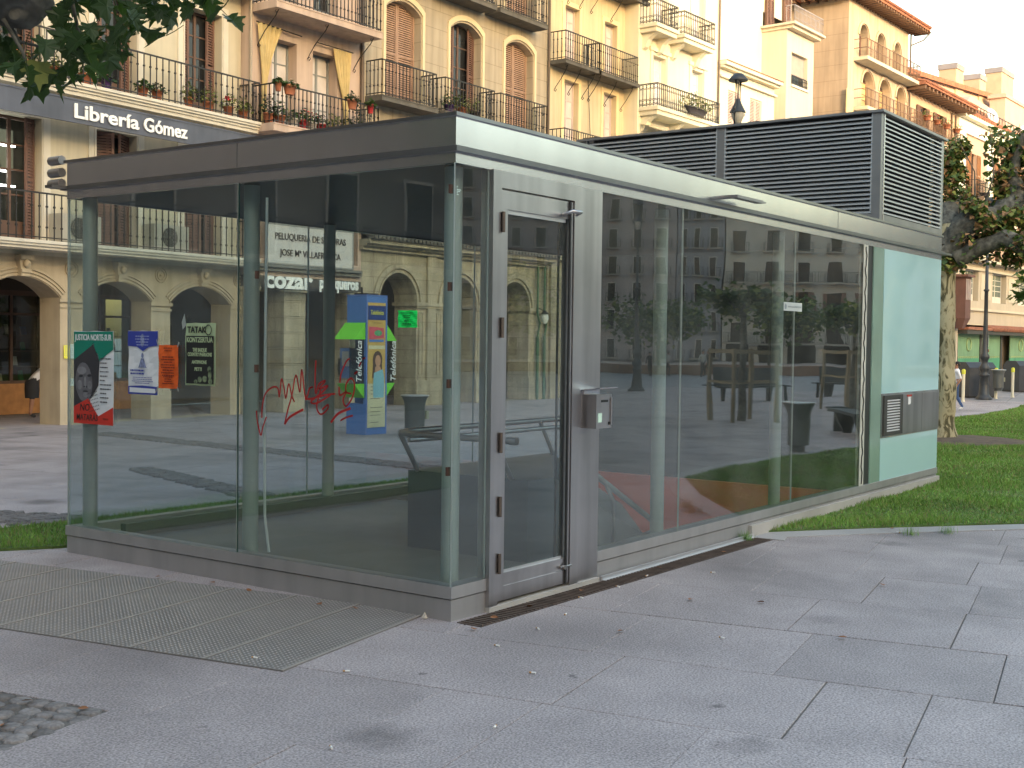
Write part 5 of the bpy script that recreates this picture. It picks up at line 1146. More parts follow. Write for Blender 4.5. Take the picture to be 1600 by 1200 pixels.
q = MB(); q.box(73.0,-1.6,14,78.6,-.6,18.6); q.box(72.8,-1.7,18.3,78.8,-.5,18.5); part('chimney', q, PK2, b.root)
q = MB(); q.prism([(62,-2.4,16.1),(69,-2.4,16.1),(68.4,-2.4,16.5),(63.2,-2.4,16.7)], (0,2.4,0)); q.box(62.3,-2,12,68.7,0,16.1); part('dormer', q, PK2, b.root)
# ---------------- green shop building
b = B('green_shop_building', 'low cream building with green painted shutters on its ground floor', 48.9, -2); gs = b
GW = mat('cream_render', (.48,.42,.33), .85, 0, .06, 1, streak=.1); GTR = mat('cream_band', (.55,.50,.39), .8, 0, .05, 1)
gwin = [(49.75,51.9),(54.25,56.7),(59.0,61.3),(63.5,65.8)]
facade(b, 48.9, 68, 2.72, 5.9, [(a,c,3.95,5.5,0,.3) for a, c in gwin], GW, 6)
q = MB(); q.box(48.85,-.12,3.45,68,0,3.58); q.box(48.85,-.1,5.5,68,0,5.64); q.box(48.8,-.5,5.9,68,.1,6.05); part('string_course', q, GTR, b.root)
for (a,c),(a2,_) in zip(gwin[:-1], gwin[1:]): q = MB(); q.box(c+.35,-.03,4.05,a2-.35,0,5.35); part('wall_panel', q, GTR, b.root)
for a, c in gwin: window(b.root, a+.1, c-.1, 3.97, 5.5, 'glass', .24, WHITEW, pane_m=mat('grey_green_pane', (.12,.16,.15), .1))
q = MB(); q.box(48.9,-.5,2.46,68,0,2.6); 
for i in range(60): q.tube([(53.0+i*.25,-.55,2.5),(53.0+i*.25,.0,2.68)], .1, 5)
part('canopy', q, [ROOF], b.root); q = MB(); q.box(48.9,-.45,2.25,68,.4,2.45); part('canopy_beam', q, mat('dark_beam', (.05,.05,.045), .7), b.root)
q = MB(); q.quad((48.9,3,0),(68,3,0),(68,3,2.72),(48.9,3,2.72)); q.quad((48.9,0,2.7),(68,0,2.7),(68,3,2.7),(48.9,3,2.7)); q.quad((48.9,0,0),(48.9,3,0),(48.9,3,2.7),(48.9,0,2.7)); part('passage', q, INT, b.root)
GA = mat('green_shutter', (.16,.30,.17), .6, 0, .12, 1.5, streak=.15); GB = mat('dark_green_shutter', (.06,.25,.14), .6, 0, .18, 1.5); GLN = mat('pale_green_print', (.50,.60,.25), .6)
for k, (a, c) in enumerate(((48.95,52.45),(52.75,56.0),(57.9,61.8),(62.1,66))):
    q = MB(); q.box(a,.05,1.02,c,.10,2.25); s1 = part('roller_shutter', q, GA, b.root); q = MB(); q.box(a,.045,.0,c,.10,1.02); part('lower_shutter', q, GB, s1)
    q = MB(); n_ = 28
    [q.box(a+.1+i_*.115,.03,1.03+.02*((i_*7)%3),a+.16+i_*.115,.044,1.13) for i_ in range(int((c-a-.2)/.115))]
    if k != 1: q.tube([((a+c)/2+.35*math.cos(t_),.03,1.72+.32*math.sin(t_)) for t_ in np.linspace(0,2*PI,18)], .035, 5, cap=False)
    part('printed_band', q, mat('pale_green_print2', (.30,.40,.20), .6), s1)
for x in (52.45,56.0,61.8): q = MB(); q.box(x,.0,0,x+.3,.3,2.3); part('post', q, mat('dark_beam', (.05,.05,.045), .7), b.root)
b = B('corner_shrine_house', 'narrow reddish carved timber bay projecting beside the plane tree trunk', 47.6, -2); q = MB(); q.box(48.0,-.6,3.0,48.8,0,5.0); q.box(47.8,-.75,5.0,48.95,0,5.12); q.prism([(48.0,-.6,3.0),(48.8,-.6,3.0),(48.6,-.4,2.5),(48.2,-.4,2.5)], (0,.4,0)); part('timber_bay', q, mat('red_timber', (.12,.06,.05), .7), b.root)
q = MB()
for x in (48.08,48.3,48.52,48.7): q.box(x-.02,-.63,3.9,x+.04,-.6,4.9)
part('bay_bars', q, mat('bay_pane', (.45,.4,.38), .5), b.root); q = MB(); q.box(47.6,0,0,48.85,3,7.2); part('wall', q, GW, b.root)
b.root['category'] = 'building'

# ---------------- row continuing to the left, and the far side of the square
FARD = mat('far_window', (.015,.016,.02), .1)
def far_block(name, label, origin, ang, width, height, depth, storey, bay, m, base=.3, arches=False, wz=.66, ww=.42, sign=None, rail=True):
    t_ = thing(name, label, 'building', origin, ang)
    q = MB(); q.quad((0,0,0),(width,0,0),(width,0,height),(0,0,height)); shell(q, 0, width, 0, height, 0, depth); part('wall', q, m, t_)
    nb_ = int(width/bay); nf = int((height-base-.3)/storey); w0 = bay*ww; h0 = storey*wz
    fm = MB(); fm.box(0,-.03,-.0,w0,-.004,h0+.08); fmm = fm.mesh('window', mat('far_surround', (.44,.42,.40), .8))
    pm = MB(); pm.box(.06,-.045,.0,w0-.06,-.03,h0); pmm = pm.mesh('pane', FARD); pm = MB(); pm.box(w0/2-.03,-.055,0,w0/2+.03,-.045,h0); 
    bmm = MB(); bmm.box(-.2,-.5,-.12,w0+.2,0,0); bmm = bmm.mesh('balcony', mat('far_slab', (.28,.26,.23), .8)); rmm = railing_mb(-.18, w0+.18, 0, .75, .48, pitch=.2).mesh('railing', IRON)
    for fl in range(nf):
        for k in range(nb_):
            x = (k+.5)*width/nb_-w0/2; z = base+fl*storey+.02
            if arches and fl == 0:
                q = MB(); q.poly([(x-.4+ (w0+.8)*.0, -.02, 0),(x+w0+.4,-.02,0)]+[(x+w0/2+(w0/2+.4)*math.cos(a_), -.02, storey*.45+(storey*.38)*math.sin(a_)) for a_ in np.linspace(0,PI,11)]); part('arch', q, INT, t_); continue
            wn = link('window', fmm, t_, loc=(x,0,z)); link('pane', pmm, wn)
            if rail: bb = link('balcony', bmm, t_, loc=(x,0,z)); link('railing', rmm, bb)
    q = MB(); q.box(-.1,-.5,height,width+.1,depth,height+.25); part('eaves', q, ROOF, t_)
    if sign: text(sign, t_, width*.25, -.3, height-1.0, width*.5, .8, mat('sign_letter_far', (.10,.09,.09), .6), .08, .03)
    return t_
HW = mat('hotel_stone', (.30,.27,.275), .85, 0, .1, .6, streak=.15); BW = mat('slate_blue_plaster', (.25,.255,.29), .85, 0, .1, .6); OW = mat('straw_plaster', (.42,.40,.36), .85, 0, .1, .6)
mir = Vector((math.cos(yaw), -math.sin(yaw), 0)); mr = Vector((math.sin(yaw), math.cos(yaw), 0)); MC0 = Vector((CAM.x, -CAM.y, 0))
def opp(s_, D=108): return MC0+mir*D+mr*s_
ang = math.atan2(mr.y, mr.x)
# these fronts look back across the square towards the pavilion (their local -y)
ang_ = ang+PI
far_block('corner_hotel', 'tall grey stone hotel with iron balconies across the square', opp(14.0), ang_, 34, 17.6, 10, 2.42, 2.05, HW, sign='HOTEL LA PERLA')
far_block('slate_blue_house', 'slate blue house across the square between the hotel and the straw one', opp(18.2), ang_, 4.1, 16.4, 10, 2.42, 1.35, BW)
far_block('straw_house', 'straw coloured house with wide windows across the square', opp(32.4), ang_, 14.1, 13.0, 10, 2.65, 2.8, OW, base=-.92, arches=True, ww=.5); sh_ = bpy.data.objects['straw_house']
for z_ in (1.73,4.38,7.03):
    q = MB(); q.box(-.1,-.8,z_-.15,14.2,-.51,z_); bal = part('balcony', q, mat('far_slab', (.28,.26,.23), .8), sh_); part('railing', railing_mb(0,14.1,z_,.9,.75,pitch=.16,sides=False), IRON, bal)
for k_ in range(5):
    for z_ in (4.40,):
        q = MB(); q.box(.5+k_*2.8,-.12,z_,.95+k_*2.8,-.06,z_+1.75); q.box(2.05+k_*2.8,-.12,z_,2.5+k_*2.8,-.06,z_+1.75); part('shutter', q, SHUT, sh_)
far_block('grey_house', 'plain grey house at the end of the far side of the square', opp(58.6), ang_, 26, 14.5, 10, 2.7, 2.3, BW)
# wall and planting strip crossing the far square
q = MB(); a = opp(-20,64); c = opp(45,64); d = (c-a).normalized(); nn = Vector((-d.y,d.x,0))*.3
q.prism([a-nn, c-nn, c+nn, a+nn], (0,0,.5)); thing('low_planter_wall', 'low reddish planter wall running across the square', 'wall', (0,0,0), 0, None, q.mesh('low_planter_wall', mat('planter_brown', (.22,.13,.09), .85)))
# left continuation of the near row and west side; south blocks are added, unseen, to shade the square
far_block('row_house_west', 'grey brown house continuing the row beyond the bookshop', (BX-13.4-14, BY-1.6, 0), R(3.5), 13.9, 14, 9, 2.8, 2.3, mat('dark_stone', (.13,.12,.115), .85), base=3.2)
far_block('west_side_block', 'dark stone block closing the west side of the square', (-34, 30, 0), -PI/2, 60, 16, 9, 2.9, 2.5, mat('dark_stone', (.13,.12,.115), .85, 0, .1, .6), base=3.2)
far_block('sun_blocker_tall', 'tall unseen block added behind the camera to shade the square and facades', (-4, -46, 0), PI, 60, 24.5, 10, 3.0, 3.4, HW, rail=False)
far_block('sun_blocker_east', 'long unseen block added south of the square to shade the far right facades', (56, -46, 0), PI, 42, 20.5, 10, 3.0, 3.4, HW, rail=False)
far_block('sun_blocker_low', 'lower unseen block added behind the camera to shade only the lower facades', (14, -46, 0), PI, 18, 14.6, 10, 3.0, 3.4, OW, rail=False)
# put every house's empty at its own base corner
for o in [o for o in bpy.data.objects if o.get('category') == 'building' and o.data is None]:
    if o.name in HOUSES:
        s0, uu = HOUSES[o.name]; o.location = o.location+uu*s0
        for c in o.children: c.location.x -= s0

# ================================================================== THINGS ON THE SQUARE
# ---- litter bins
def bin_(name, loc, label, sc=1.0, group='litter bins on the square'):
    t_ = thing(name, label, 'litter bin', loc, 0, group); BM = mat('bin_grey', (.13,.14,.14), .5, .4, .12, 4, streak=.2)
    q = MB(); q.lathe([(.12,0),(.12,.08),(.165,.09),(.165,.10),(.17,.52),(.185,.60),(.225,.675),(.225,.69),(.20,.69),(.165,.6),(.15,.12)], (0,0,0), 24); part('body', q, BM, t_)
    q = MB(); q.lathe([(.215,.672),(.238,.685),(.238,.695),(.20,.70)], (0,0,0), 24); part('rim', q, mat('bin_rim', (.55,.56,.56), .35, .8), t_)
    q = MB(); q.box(.10,-.172,.30,.16,-.10,.44); part('plate', q, mat('bin_plate', (.35,.35,.25), .6), t_)
    t_.scale = (sc,)*3; return t_
bin0 = bin_('litter_bin', (10.1,8.82,0), 'grey flared litter bin beyond the pavilion, right of the telephone kiosk')
dup(bin0, 'large grey litter bin mirrored in the right hand glass', (11.85,-2.87,.02), .5, (1.06,)*3)
dup(bin0, 'small grey bin hanging behind the street lamp by the green shutters', (34.4,5.75,.25), 0, (.95,)*3)

# ---- telephone kiosk
TB = mat('kiosk_blue', (.08,.20,.52), .45, 0, .06, 3); TBL = mat('kiosk_light_blue', (.12,.22,.55), .45, 0, .05, 3); TG_ = mat('kiosk_green', (.17,.66,.04), .5, 0, .05, 3); TY = mat('kiosk_ochre', (.55,.37,.10), .6, 0, .08, 6); TCR = mat('kiosk_cream', (.62,.60,.38), .6)
kx, ky = 9.85, 9.68
k_ = thing('telephone_kiosk', 'blue telephone kiosk with lime green hoods and a tall advertising panel', 'telephone kiosk', (kx,ky,0))
q = MB(); q.box(0,0,0,.50,.44,.52); q.box(0,0,1.88,.50,.44,2.33); q.box(0,.0,.52,.50,.06,1.88); q.box(.2,.2,.52,.3,.44,1.88); part('column', q, TB, k_)
q = MB(); q.box(-.008,-.012,.0,.015,-.0,2.335); q.box(.485,-.012,0,.508,0,2.335); q.box(-.01,-.01,2.335,.51,.45,2.35); part('edge_frame', q, TBL, k_)
q = MB(); q.box(.03,-.008,.58,.47,-.0,2.22); part('ad_panel', q, TY, k_)
q = MB(); q.box(.03,-.012,.12,.47,-.008,.86); q.box(.05,-.012,1.44,.45,-.008,1.50); part('price_list', q, TCR, k_)
q = MB(); q.box(.03,-.012,1.93,.47,-.008,2.17); part('logo_panel', q, mat('kiosk_deep_blue', (.01,.04,.20), .5), k_)
text('Telefónica', k_, .09,-.014,2.02, .32, .075, mat('kiosk_yellow', (.60,.58,.08), .6), .001, .02, .2)
q = MB(); q.prism([(.06,-.0125,1.60),(.43,-.0125,1.63),(.42,-.0125,1.80),(.05,-.0125,1.82)], (0,.003,0)); part('phone_card', q, mat('card_pink', (.60,.08,.12), .6), k_)
q = MB(); q.poly([(x,-.0135,z) for x, z in ell(.28,1.71,.10,.05)]); part('card_picture', q, mat('card_green', (.08,.35,.15), .6, 0, .4, 30), k_)
q = MB(); q.box(.06,-.0135,1.56,.42,-.0125,1.60); part('card_band', q, TB, k_)
text('Tarjeta', k_, .12,-.010,1.865, .24, .045, mat('ad_brown', (.30,.15,.04), .6), .001)
# printed picture: a woman with long brown hair and a pale blue top
q = MB(); q.poly([(x,-.0125,z) for x, z in ell(.27,1.25,.12,.16)]); q.poly([(x,-.0124,z) for x, z in [(.16,1.2),(.38,1.2),(.40,.98),(.14,.95)]]); part('printed_hair', q, mat('hair_brown', (.06,.03,.02), .6), k_)
q = MB(); q.poly([(x,-.0135,z) for x, z in ell(.28,1.24,.07,.10)]); q.poly([(x,-.0133,z) for x, z in [(.22,1.15),(.33,1.15),(.38,1.08),(.2,1.05)]]); part('printed_face', q, mat('skin_print', (.50,.27,.16), .6), k_)
q = MB(); q.poly([(x,-.0138,z) for x, z in [(.18,1.04),(.40,1.10),(.44,.95),(.43,.62),(.17,.62),(.16,.8)]]); part('printed_top', q, mat('top_print', (.22,.48,.56), .6), k_)
q = MB()
for z in (.80,.74,.68,.60,.45,.38,.32,.20):
    q.box(.10,-.0128,z,.40-.1*random.random(),-.0125,z+.012)
part('fine_print', q, mat('list_print', (.2,.2,.15), .6), k_)
# hoods: left (towards the houses) and right
for sx, x0, x1 in ((-1,-.02,-.52),(1,.52,.80)):
    xa, xb = x0, x1; q = MB(); mid = x0+(x1-x0)*.35
    q.prism([(xa,.02,1.88),(xb,.02,1.58),(xa,.02,1.58)], (0,.40,0)) if sx > 0 else q.prism([(0,.02,1.88),(-.28,.02,1.60),(0,.02,1.60)], (0,.46,0))
    part('hood', q, TG_, k_); q = MB(); q.prism([(xa,.02,.62),(xa,.02,.86),(xa+(x1-x0)*(.85 if sx > 0 else .5),.02,.86)], (0,.40,0)); part('hood_base', q, TG_, k_)
    q = MB(); q.box(xa,.03,.86,xa+(x1-x0)*.7,.036,1.6); pg = part('side_glass', q, glass_mat('kiosk_glass', (.5,.55,.55), 1.0), k_)
    o = text('Telefónica', k_, 0,0,0, .68, .13, mat('kiosk_white_letter', (.75,.78,.78), .5), .003, .01, .25); o.location = (xa+(.24 if sx > 0 else -.08), .012, .90); o.rotation_euler = (0,-PI/2,0)
q = MB(); q.box(-.25,.12,.95,-.05,.36,1.45); part('telephone', q, mat('phone_grey_blue', (.10,.18,.36), .5), k_); q = MB(); q.box(-.27,.15,1.15,-.25,.3,1.4); part('keypad', q, mat('phone_silver', (.5,.5,.5), .4, .6), k_)
q = MB(); q.tube([(-.29,.33,1.0),(-.31,.33,1.1),(-.29,.33,1.28)], .022, 6); part('handset', q, BLK, k_)
q = MB(); q.tube([(.1,.2,2.35),(.1,.2,2.48)], .02, 6); q.box(.02,.1,2.35,.4,.3,2.38); part('roof_fitting', q, IRON, k_)

# ---- street lamps
def lamp(name, loc, label, hh=4.55):
    t_ = thing(name, label, 'street lamp', loc, 0, 'cast iron street lamps'); LI = mat('cast_iron', (.05,.055,.062), .5, .5, .15, 6)
    q = MB(); q.lathe([(.24,0),(.24,.06),(.19,.10),(.155,.16),(.135,.45),(.12,.68),(.15,.72),(.16,.76),(.10,.80),(.15,.90),(.16,.98),(.12,1.05),(.09,1.12),(.10,1.2),(.14,1.27),(.14,1.34),(.09,1.42),(.075,1.9),(.06,2.6),(.055,3.3),(.085,3.32),(.085,3.36),(.05,3.38),(.045,hh)], (0,0,0), 16); part('post', q, LI, t_)
    K = .63; q = MB()
    for s_ in (-1,1): 
        q.tube([(s_*.03,0,hh-.05),(s_*.12,0,hh+K*.08),(s_*.125,0,hh+K*.35),(s_*.09,0,hh+K*.6),(s_*.075,0,hh+K*1.15),(s_*.10,0,hh+K*1.25)], [.018,.02,.02,.016,.015,.02], 8)
        q.tube([(s_*.13,0,hh+K*.35),(s_*.18,0,hh+K*.42),(s_*.16,0,hh+K*.5),(s_*.1,0,hh+K*.52)], .016, 6)
    q.tube([(-.2,0,hh+K*.36),(.26,0,hh+K*.40)], .014, 6); part('lyre_frame', q, LI, t_)
    q = MB(); q.lathe([(.14,hh+K*.40),(.12,hh+K*.46),(.07,hh+K*.62),(.045,hh+K*.72),(.02,hh+K*.78)], (0,0,0), 14); part('bell', q, LI, t_)
    q = MB(); q.lathe([(.02,hh+K*.08),(.07,hh+K*.16),(.11,hh+K*.30),(.115,hh+K*.40)], (0,0,0), 14); part('lamp_glass', q, mat('lamp_glass', (.55,.50,.42), .25, 0, .1, 6), t_)
    q = MB(); q.lathe([(.160,hh+K*1.24),(.165,hh+K*1.27),(.12,hh+K*1.36),(.08,hh+K*1.43),(.0,hh+K*1.45)], (0,0,0), 18); q.tube([(0,0,hh+K*1.2),(0,0,hh+K*.75)], .014, 6); part('cap', q, LI, t_)
    return t_
lp0 = lamp('street_lamp', (13.84,4.90,0), 'cast iron street lamp whose domed head rises above the louvred tower', 5.27)
dup(lp0, 'cast iron street lamp with stickers beside the litter bin, in front of the green shutters', (33.71,5.99,0), .3)
dup(lp0, 'cast iron street lamp mirrored in the right hand glass', (29.25,-15.7,0), 1.3)
st = thing('post_stickers', 'white and red stickers wrapped on the lamp post before the green shutters', 'sticker', (33.71,5.99,0)); q = MB(); q.add([(.098*math.cos(a_),.098*math.sin(a_),z_) for z_ in (1.62,1.98) for a_ in np.linspace(-1.6,-.7,6)], [(i_,i_+1,i_+7,i_+6) for i_ in range(5)]); part('paper', q, WHT, st); q = MB(); q.add([(.11*math.cos(a_),.11*math.sin(a_),z_) for z_ in (1.45,1.54) for a_ in np.linspace(-1.6,-.7,6)], [(i_,i_+1,i_+7,i_+6) for i_ in range(5)]); part('paper', q, mat('red_sticker', (.55,.07,.03), .6), st)

# ---- bollards and dark containers on the right
BO = mat('bollard_cream', (.62,.58,.45), .5, 0, .05, 4); BOY = mat('bollard_yellow', (.62,.62,.05), .5)
def bollard(loc, label):
    t_ = thing('bollard', label, 'bollard', loc, 0, 'thin bollards along the street'); q = MB(); q.lathe([(.055,0),(.05,.02),(.042,.05),(.042,.62),(.035,.66)], (0,0,0), 12); part('post', q, BO, t_); q = MB(); q.lathe([(.052,.60),(.052,.68),(.03,.71)], (0,0,0), 12); part('reflector', q, BOY, t_); return t_
b0 = bollard((31.35,5.95,0), 'cream bollard with yellow top, nearest the walking man'); b0.scale = (1,1,2.05) if False else (1.1,1.1,1.35)
for c, d in zip((0,1), ((34.54,5.85,'cream bollard with yellow top just right of the lamp post'),(36.04,5.72,'cream bollard with yellow top before the dark doorway'))): dup(b0, d[2], (d[0],d[1],0), 0, (1.1,1.1,1.35))
CT = mat('container_dark', (.035,.04,.05), .5, 0, .15, 4)
def container(loc, rz, label):
    t_ = thing('waste_container', label, 'container', loc, rz, 'dark waste containers'); q = MB(); q.prism([(-.45,-.5,0),(.45,-.5,0),(.45,-.5,.95),(.25,-.5,1.12),(-.25,-.5,1.12),(-.45,-.5,.95)], (0,1.0,0)); part('body', q, CT, t_); q = MB(); q.box(.452,-.12,.5,.456,.12,.75); q.box(-.15,-.506,.5,.12,-.502,.72); part('emblem', q, mat('container_red', (.35,.03,.03), .6), t_); q = MB(); q.box(-.47,-.52,.0,.47,.52,.06); part('foot', q, IRON, t_); return t_
container((35.2,6.7,0), .9, 'dark waste container with red emblem beside the lamp post'); container((41.9,6.8,0), .9, 'dark rounded container at the right edge of the view')

# ---- timber tree guards, benches, people across the square (seen in the glass)
TM = mat('guard_timber', (.21,.17,.105), .8, 0, .15, 5)
def guard(loc, rz, label):
    t_ = thing('tree_guard', label, 'tree guard', loc, rz, 'timber guards round the young trees')
    for x, y in ((-.5,-.5),(.5,-.5),(.5,.5),(-.5,.5)): q = MB(); q.box(x-.035,y-.035,0,x+.035,y+.035,1.5); part('post', q, TM, t_)
    for a in range(4):
        q = MB(); q.box(-.53,-.55,1.40,.53,-.52,1.48); q.box(-.5,-.54,.80,.5,-.525,.84); part('rail', q, TM, t_, rot=(0,0,a*PI/2))
    return t_
guard((18.1,-6.7,0), .6, 'timber guard round the young tree nearest the glass'); guard((24.6,-6.8,0), .6, 'timber guard round the farther young tree')
BD = mat('bench_dark', (.045,.05,.052), .6, .2, .1, 4)
def bench(loc, rz, label):
    t_ = thing('bench', label, 'bench', loc, rz, 'dark benches on the square'); 
    q = MB(); q.box(-.9,-.25,.38,.9,.2,.43); part('seat', q, BD, t_); q = MB(); q.prism([(-.9,.2,.42),(.9,.2,.42),(.9,.32,.92),(-.9,.32,.92)], (0,.05,0)); part('backrest', q, BD, t_)
    for x in (-.65,.65): q = MB(); q.prism([(x,-.2,.38),(x,.2,.38),(x,.1,.0),(x,-.06,.0)], (.1,0,0)); part('leg', q, BD, t_)
    for s_ in (-1,1): q = MB(); q.box(s_*.92,-.2,.42,s_*1.25,.1,.45); q.box(s_*1.05,-.1,0,s_*1.12,0,.42); part('side_table', q, BD, t_)
    return t_
bench((26.7,-10.6,0), -2.2, 'dark bench behind the timber guard, seen in the glass'); bench((32,-9.6,0), -2.4, 'dark bench farther along the square, seen in the glass'); bench((15.9,-3.5,0.0), -.6, 'dark bench on the paving close to the pavilion, seen in the glass')

# ---- people
def person(name, label, loc, h, rz, joints, bones, tagmat, mats_, extra=None):
    """one skinned body: joints name->(x,y,z,radius), bones list of (a,b,tag)"""
    names = list(joints); idx = {n: i for i, n in enumerate(names)}
    me = bpy.data.meshes.new('body'); me.from_pydata([joints[n][:3] for n in names], [(idx[a], idx[b_]) for a, b_, _ in bones], [])
    o = bpy.data.objects.new('tmp_body', me); COL.objects.link(o)
    md = o.modifiers.new('skin', 'SKIN'); md.use_smooth_shade = True
    sl = me.skin_vertices[0].data
    for n in names: rr = joints[n][3]; sl[idx[n]].radius = (rr, rr) if not hasattr(rr, '__len__') else rr; sl[idx[n]].use_root = False
    sl[idx['pelvis']].use_root = True
    o.modifiers.new('sub', 'SUBSURF').levels = 2; o.modifiers['sub'].render_levels = 2
    dg = bpy.context.evaluated_depsgraph_get(); out = bpy.data.meshes.new_from_object(o.evaluated_get(dg)); bpy.data.objects.remove(o)
    out.materials.clear()
    for m_ in mats_: out.materials.append(m_)
    segs = [(Vector(joints[a][:3]), Vector(joints[b_][:3]), t_) for a, b_, t_ in bones]
    for p in out.polygons:
        c = p.center; best = None
        for a, b_, t_ in segs:
            d = b_-a; k = max(0, min(1, (c-a).dot(d)/max(d.length_squared, 1e-9))); dist = (a+d*k-c).length
            if best is None or dist < best[0]: best = (dist, t_)
        p.material_index = best[1]; p.use_smooth = True
    t_ = thing(name, label, 'person', loc, rz); t_.scale = (h/1.75,)*3
    link('body', out, t_)
    hd = joints['head']; 
    if extra:
        for nm, q, m_ in extra: part(nm, q, m_, t_)
    return t_
SKIN = mat('skin', (.38,.19,.12), .6, 0, .05, 8); HAIR = mat('dark_hair', (.02,.016,.014), .7)
def hair(hd, ln=0):
    q = MB(); x, y, z = hd; vs = []
    q.lathe([(.085,z-.02-ln),(.098,z+.03),(.092,z+.08),(.06,z+.12),(.0,z+.135)], (x,y+.018,0), 14); return ('hair', q, HAIR)
def hands(q, p, d):
    p = Vector(p); d = Vector(d).normalized(); s_ = d.cross(Vector((0,1,0))).normalized() if abs(d.y) < .9 else Vector((1,0,0))
    for i, l in enumerate((.065,.075,.07,.055)): 
        b_ = p+s_*(-.027+.018*i); q.tube([b_, b_+d*l*.55, b_+d*l+Vector((0,-.012,0))], [.0085,.008,.006], 5)
    q.tube([p+s_*.035-d*.03, p+s_*.055+d*.0, p+s_*.05+d*.03], [.010,.009,.007], 5)
def walking(shirt, legs, long_sleeve=False, shoes=None):
    J = dict(pelvis=(0,0,.95,(.15,.11)), waist=(0,0,1.10,(.145,.10)), chest=(0,-.01,1.32,(.175,.115)), neck=(0,-.01,1.50,.055), chin=(0,-.03,1.575,.062), head=(0,-.02,1.64,(.085,.10)), crown=(0,-.01,1.70,.075),
      hipL=(.09,0,.92,.10), kneeL=(.10,-.18,.52,.068), ankL=(.10,-.10,.10,.045), toeL=(.11,-.27,.045,.04), hipR=(-.09,0,.92,.10), kneeR=(-.10,.03,.50,.068), ankR=(-.10,.24,.12,.045), toeR=(-.11,.10,.04,.04),
      shL=(.19,0,1.42,.062), elL=(.245,.10,1.15,.045), wrL=(.24,-.03,.92,.032), haL=(.235,-.06,.84,.034), shR=(-.19,0,1.42,.062), elR=(-.245,-.02,1.14,.045), wrR=(-.24,-.18,.95,.032), haR=(-.235,-.22,.88,.034))
    A = 0 if long_sleeve else 2
    Bn = [('pelvis','waist',0),('waist','chest',0),('chest','neck',0),('neck','chin',2),('chin','head',2),('head','crown',2),('pelvis','hipL',1),('hipL','kneeL',1),('kneeL','ankL',1),('ankL','toeL',3),('pelvis','hipR',1),('hipR','kneeR',1),('kneeR','ankR',1),('ankR','toeR',3),
      ('chest','shL',0),('shL','elL',0),('elL','wrL',A),('wrL','haL',2),('chest','shR',0),('shR','elR',0),('elR','wrR',A),('wrR','haR',2)]
    fq = MB(); hands(fq, (.235,-.07,.81), (0,-.15,-1)); hands(fq, (-.235,-.23,.85), (0,-.25,-1))
    fc = MB(); fc.prism([(-.012,-.115,1.60),(.012,-.115,1.60),(.006,-.118,1.66),(-.006,-.118,1.66)], (0,-.022,0)); 
    ey = MB(); 
    for s_ in (-1,1): ey.lathe([(.0,-.006),(.009,0),(.0,.006)], (s_*.032,-.113,1.65), 6)
    ey.box(-.025,-.113,1.575,.025,-.105,1.582)
    er = MB()
    for s_ in (-1,1): er.lathe([(.004,-.028),(.014,-.01),(.016,.012),(.006,.028)], (s_*.09,-.01,1.64), 6)
    return J, Bn, [shirt, legs, SKIN, shoes or WHT], [hair((0,-.005,1.63)), ('fingers', fq, SKIN), ('nose', fc, SKIN), ('eyes', ey, HAIR), ('ears', er, SKIN)]
WSH = mat('white_tshirt', (.75,.75,.78), .85, 0, .05, 8); JEAN = mat('blue_jeans', (.045,.09,.22), .85, 0, .15, 8); DK = mat('dark_clothes', (.03,.03,.035), .85); PL = mat('pale_jacket', (.40,.38,.34), .85)
J, Bn, M_, X_ = walking(WSH, JEAN)
person('person', 'man in a white T-shirt and blue jeans walking past behind the plane tree', (26.15,4.66,0), 1.23, R(205), J, Bn, None, M_, X_)
for i, (x, y, mm, ll) in enumerate(((46.5,-24.9,[DK,DK],'person in dark clothes, left of a pair standing far off in the glass'),(47.3,-24.4,[PL,DK],'person in pale top beside another near the lamp post in the glass'),(48.2,-23.0,[PL,DK],'person in pale jacket walking with another between the trees in the glass'),(49.4,-23.3,[DK,DK],'person in dark jacket walking with another between the trees in the glass'))):
    J, Bn, M_, X_ = walking(mm[0], mm[1], True, DK); person('person', ll, (x,y,0), 1.25, R(40+90*i), J, Bn, None, M_, X_)
# woman stooping at the shop window under the left arch
J = dict(pelvis=(0,0,.93,(.17,.14)), waist=(0,-.09,1.08,(.14,.10)), chest=(0,-.30,1.22,(.17,.12)), neck=(0,-.44,1.30,.052), chin=(0,-.50,1.31,.06), head=(0,-.56,1.33,(.082,.09)), crown=(0,-.60,1.36,.07),
  hipL=(.09,0,.90,.11), kneeL=(.10,-.04,.50,.07), ankL=(.10,.02,.09,.042), toeL=(.11,-.13,.04,.038), hipR=(-.09,0,.90,.11), kneeR=(-.10,.03,.50,.07), ankR=(-.10,.08,.09,.042), toeR=(-.11,-.07,.04,.038),
  shL=(.17,-.33,1.28,.058), elL=(.21,-.28,1.02,.042), wrL=(.16,-.44,.90,.03), haL=(.13,-.50,.88,.032), shR=(-.17,-.33,1.28,.058), elR=(-.21,-.26,1.03,.042), wrR=(-.18,-.40,.88,.03), haR=(-.16,-.46,.85,.032))
Bn = [('pelvis','waist',0),('waist','chest',0),('chest','neck',0),('neck','chin',2),('chin','head',2),('head','crown',2),('pelvis','hipL',1),('hipL','kneeL',1),('kneeL','ankL',2),('ankL','toeL',3),('pelvis','hipR',1),('hipR','kneeR',1),('kneeR','ankR',2),('ankR','toeR',3),
  ('chest','shL',0),('shL','elL',0),('elL','wrL',0),('wrL','haL',2),('chest','shR',0),('shR','elR',0),('elR','wrR',0),('wrR','haR',2)]
fq = MB(); hands(fq, (.125,-.52,.86), (-.2,-.6,-.7)); hands(fq, (-.155,-.48,.83), (0,-.5,-.8))
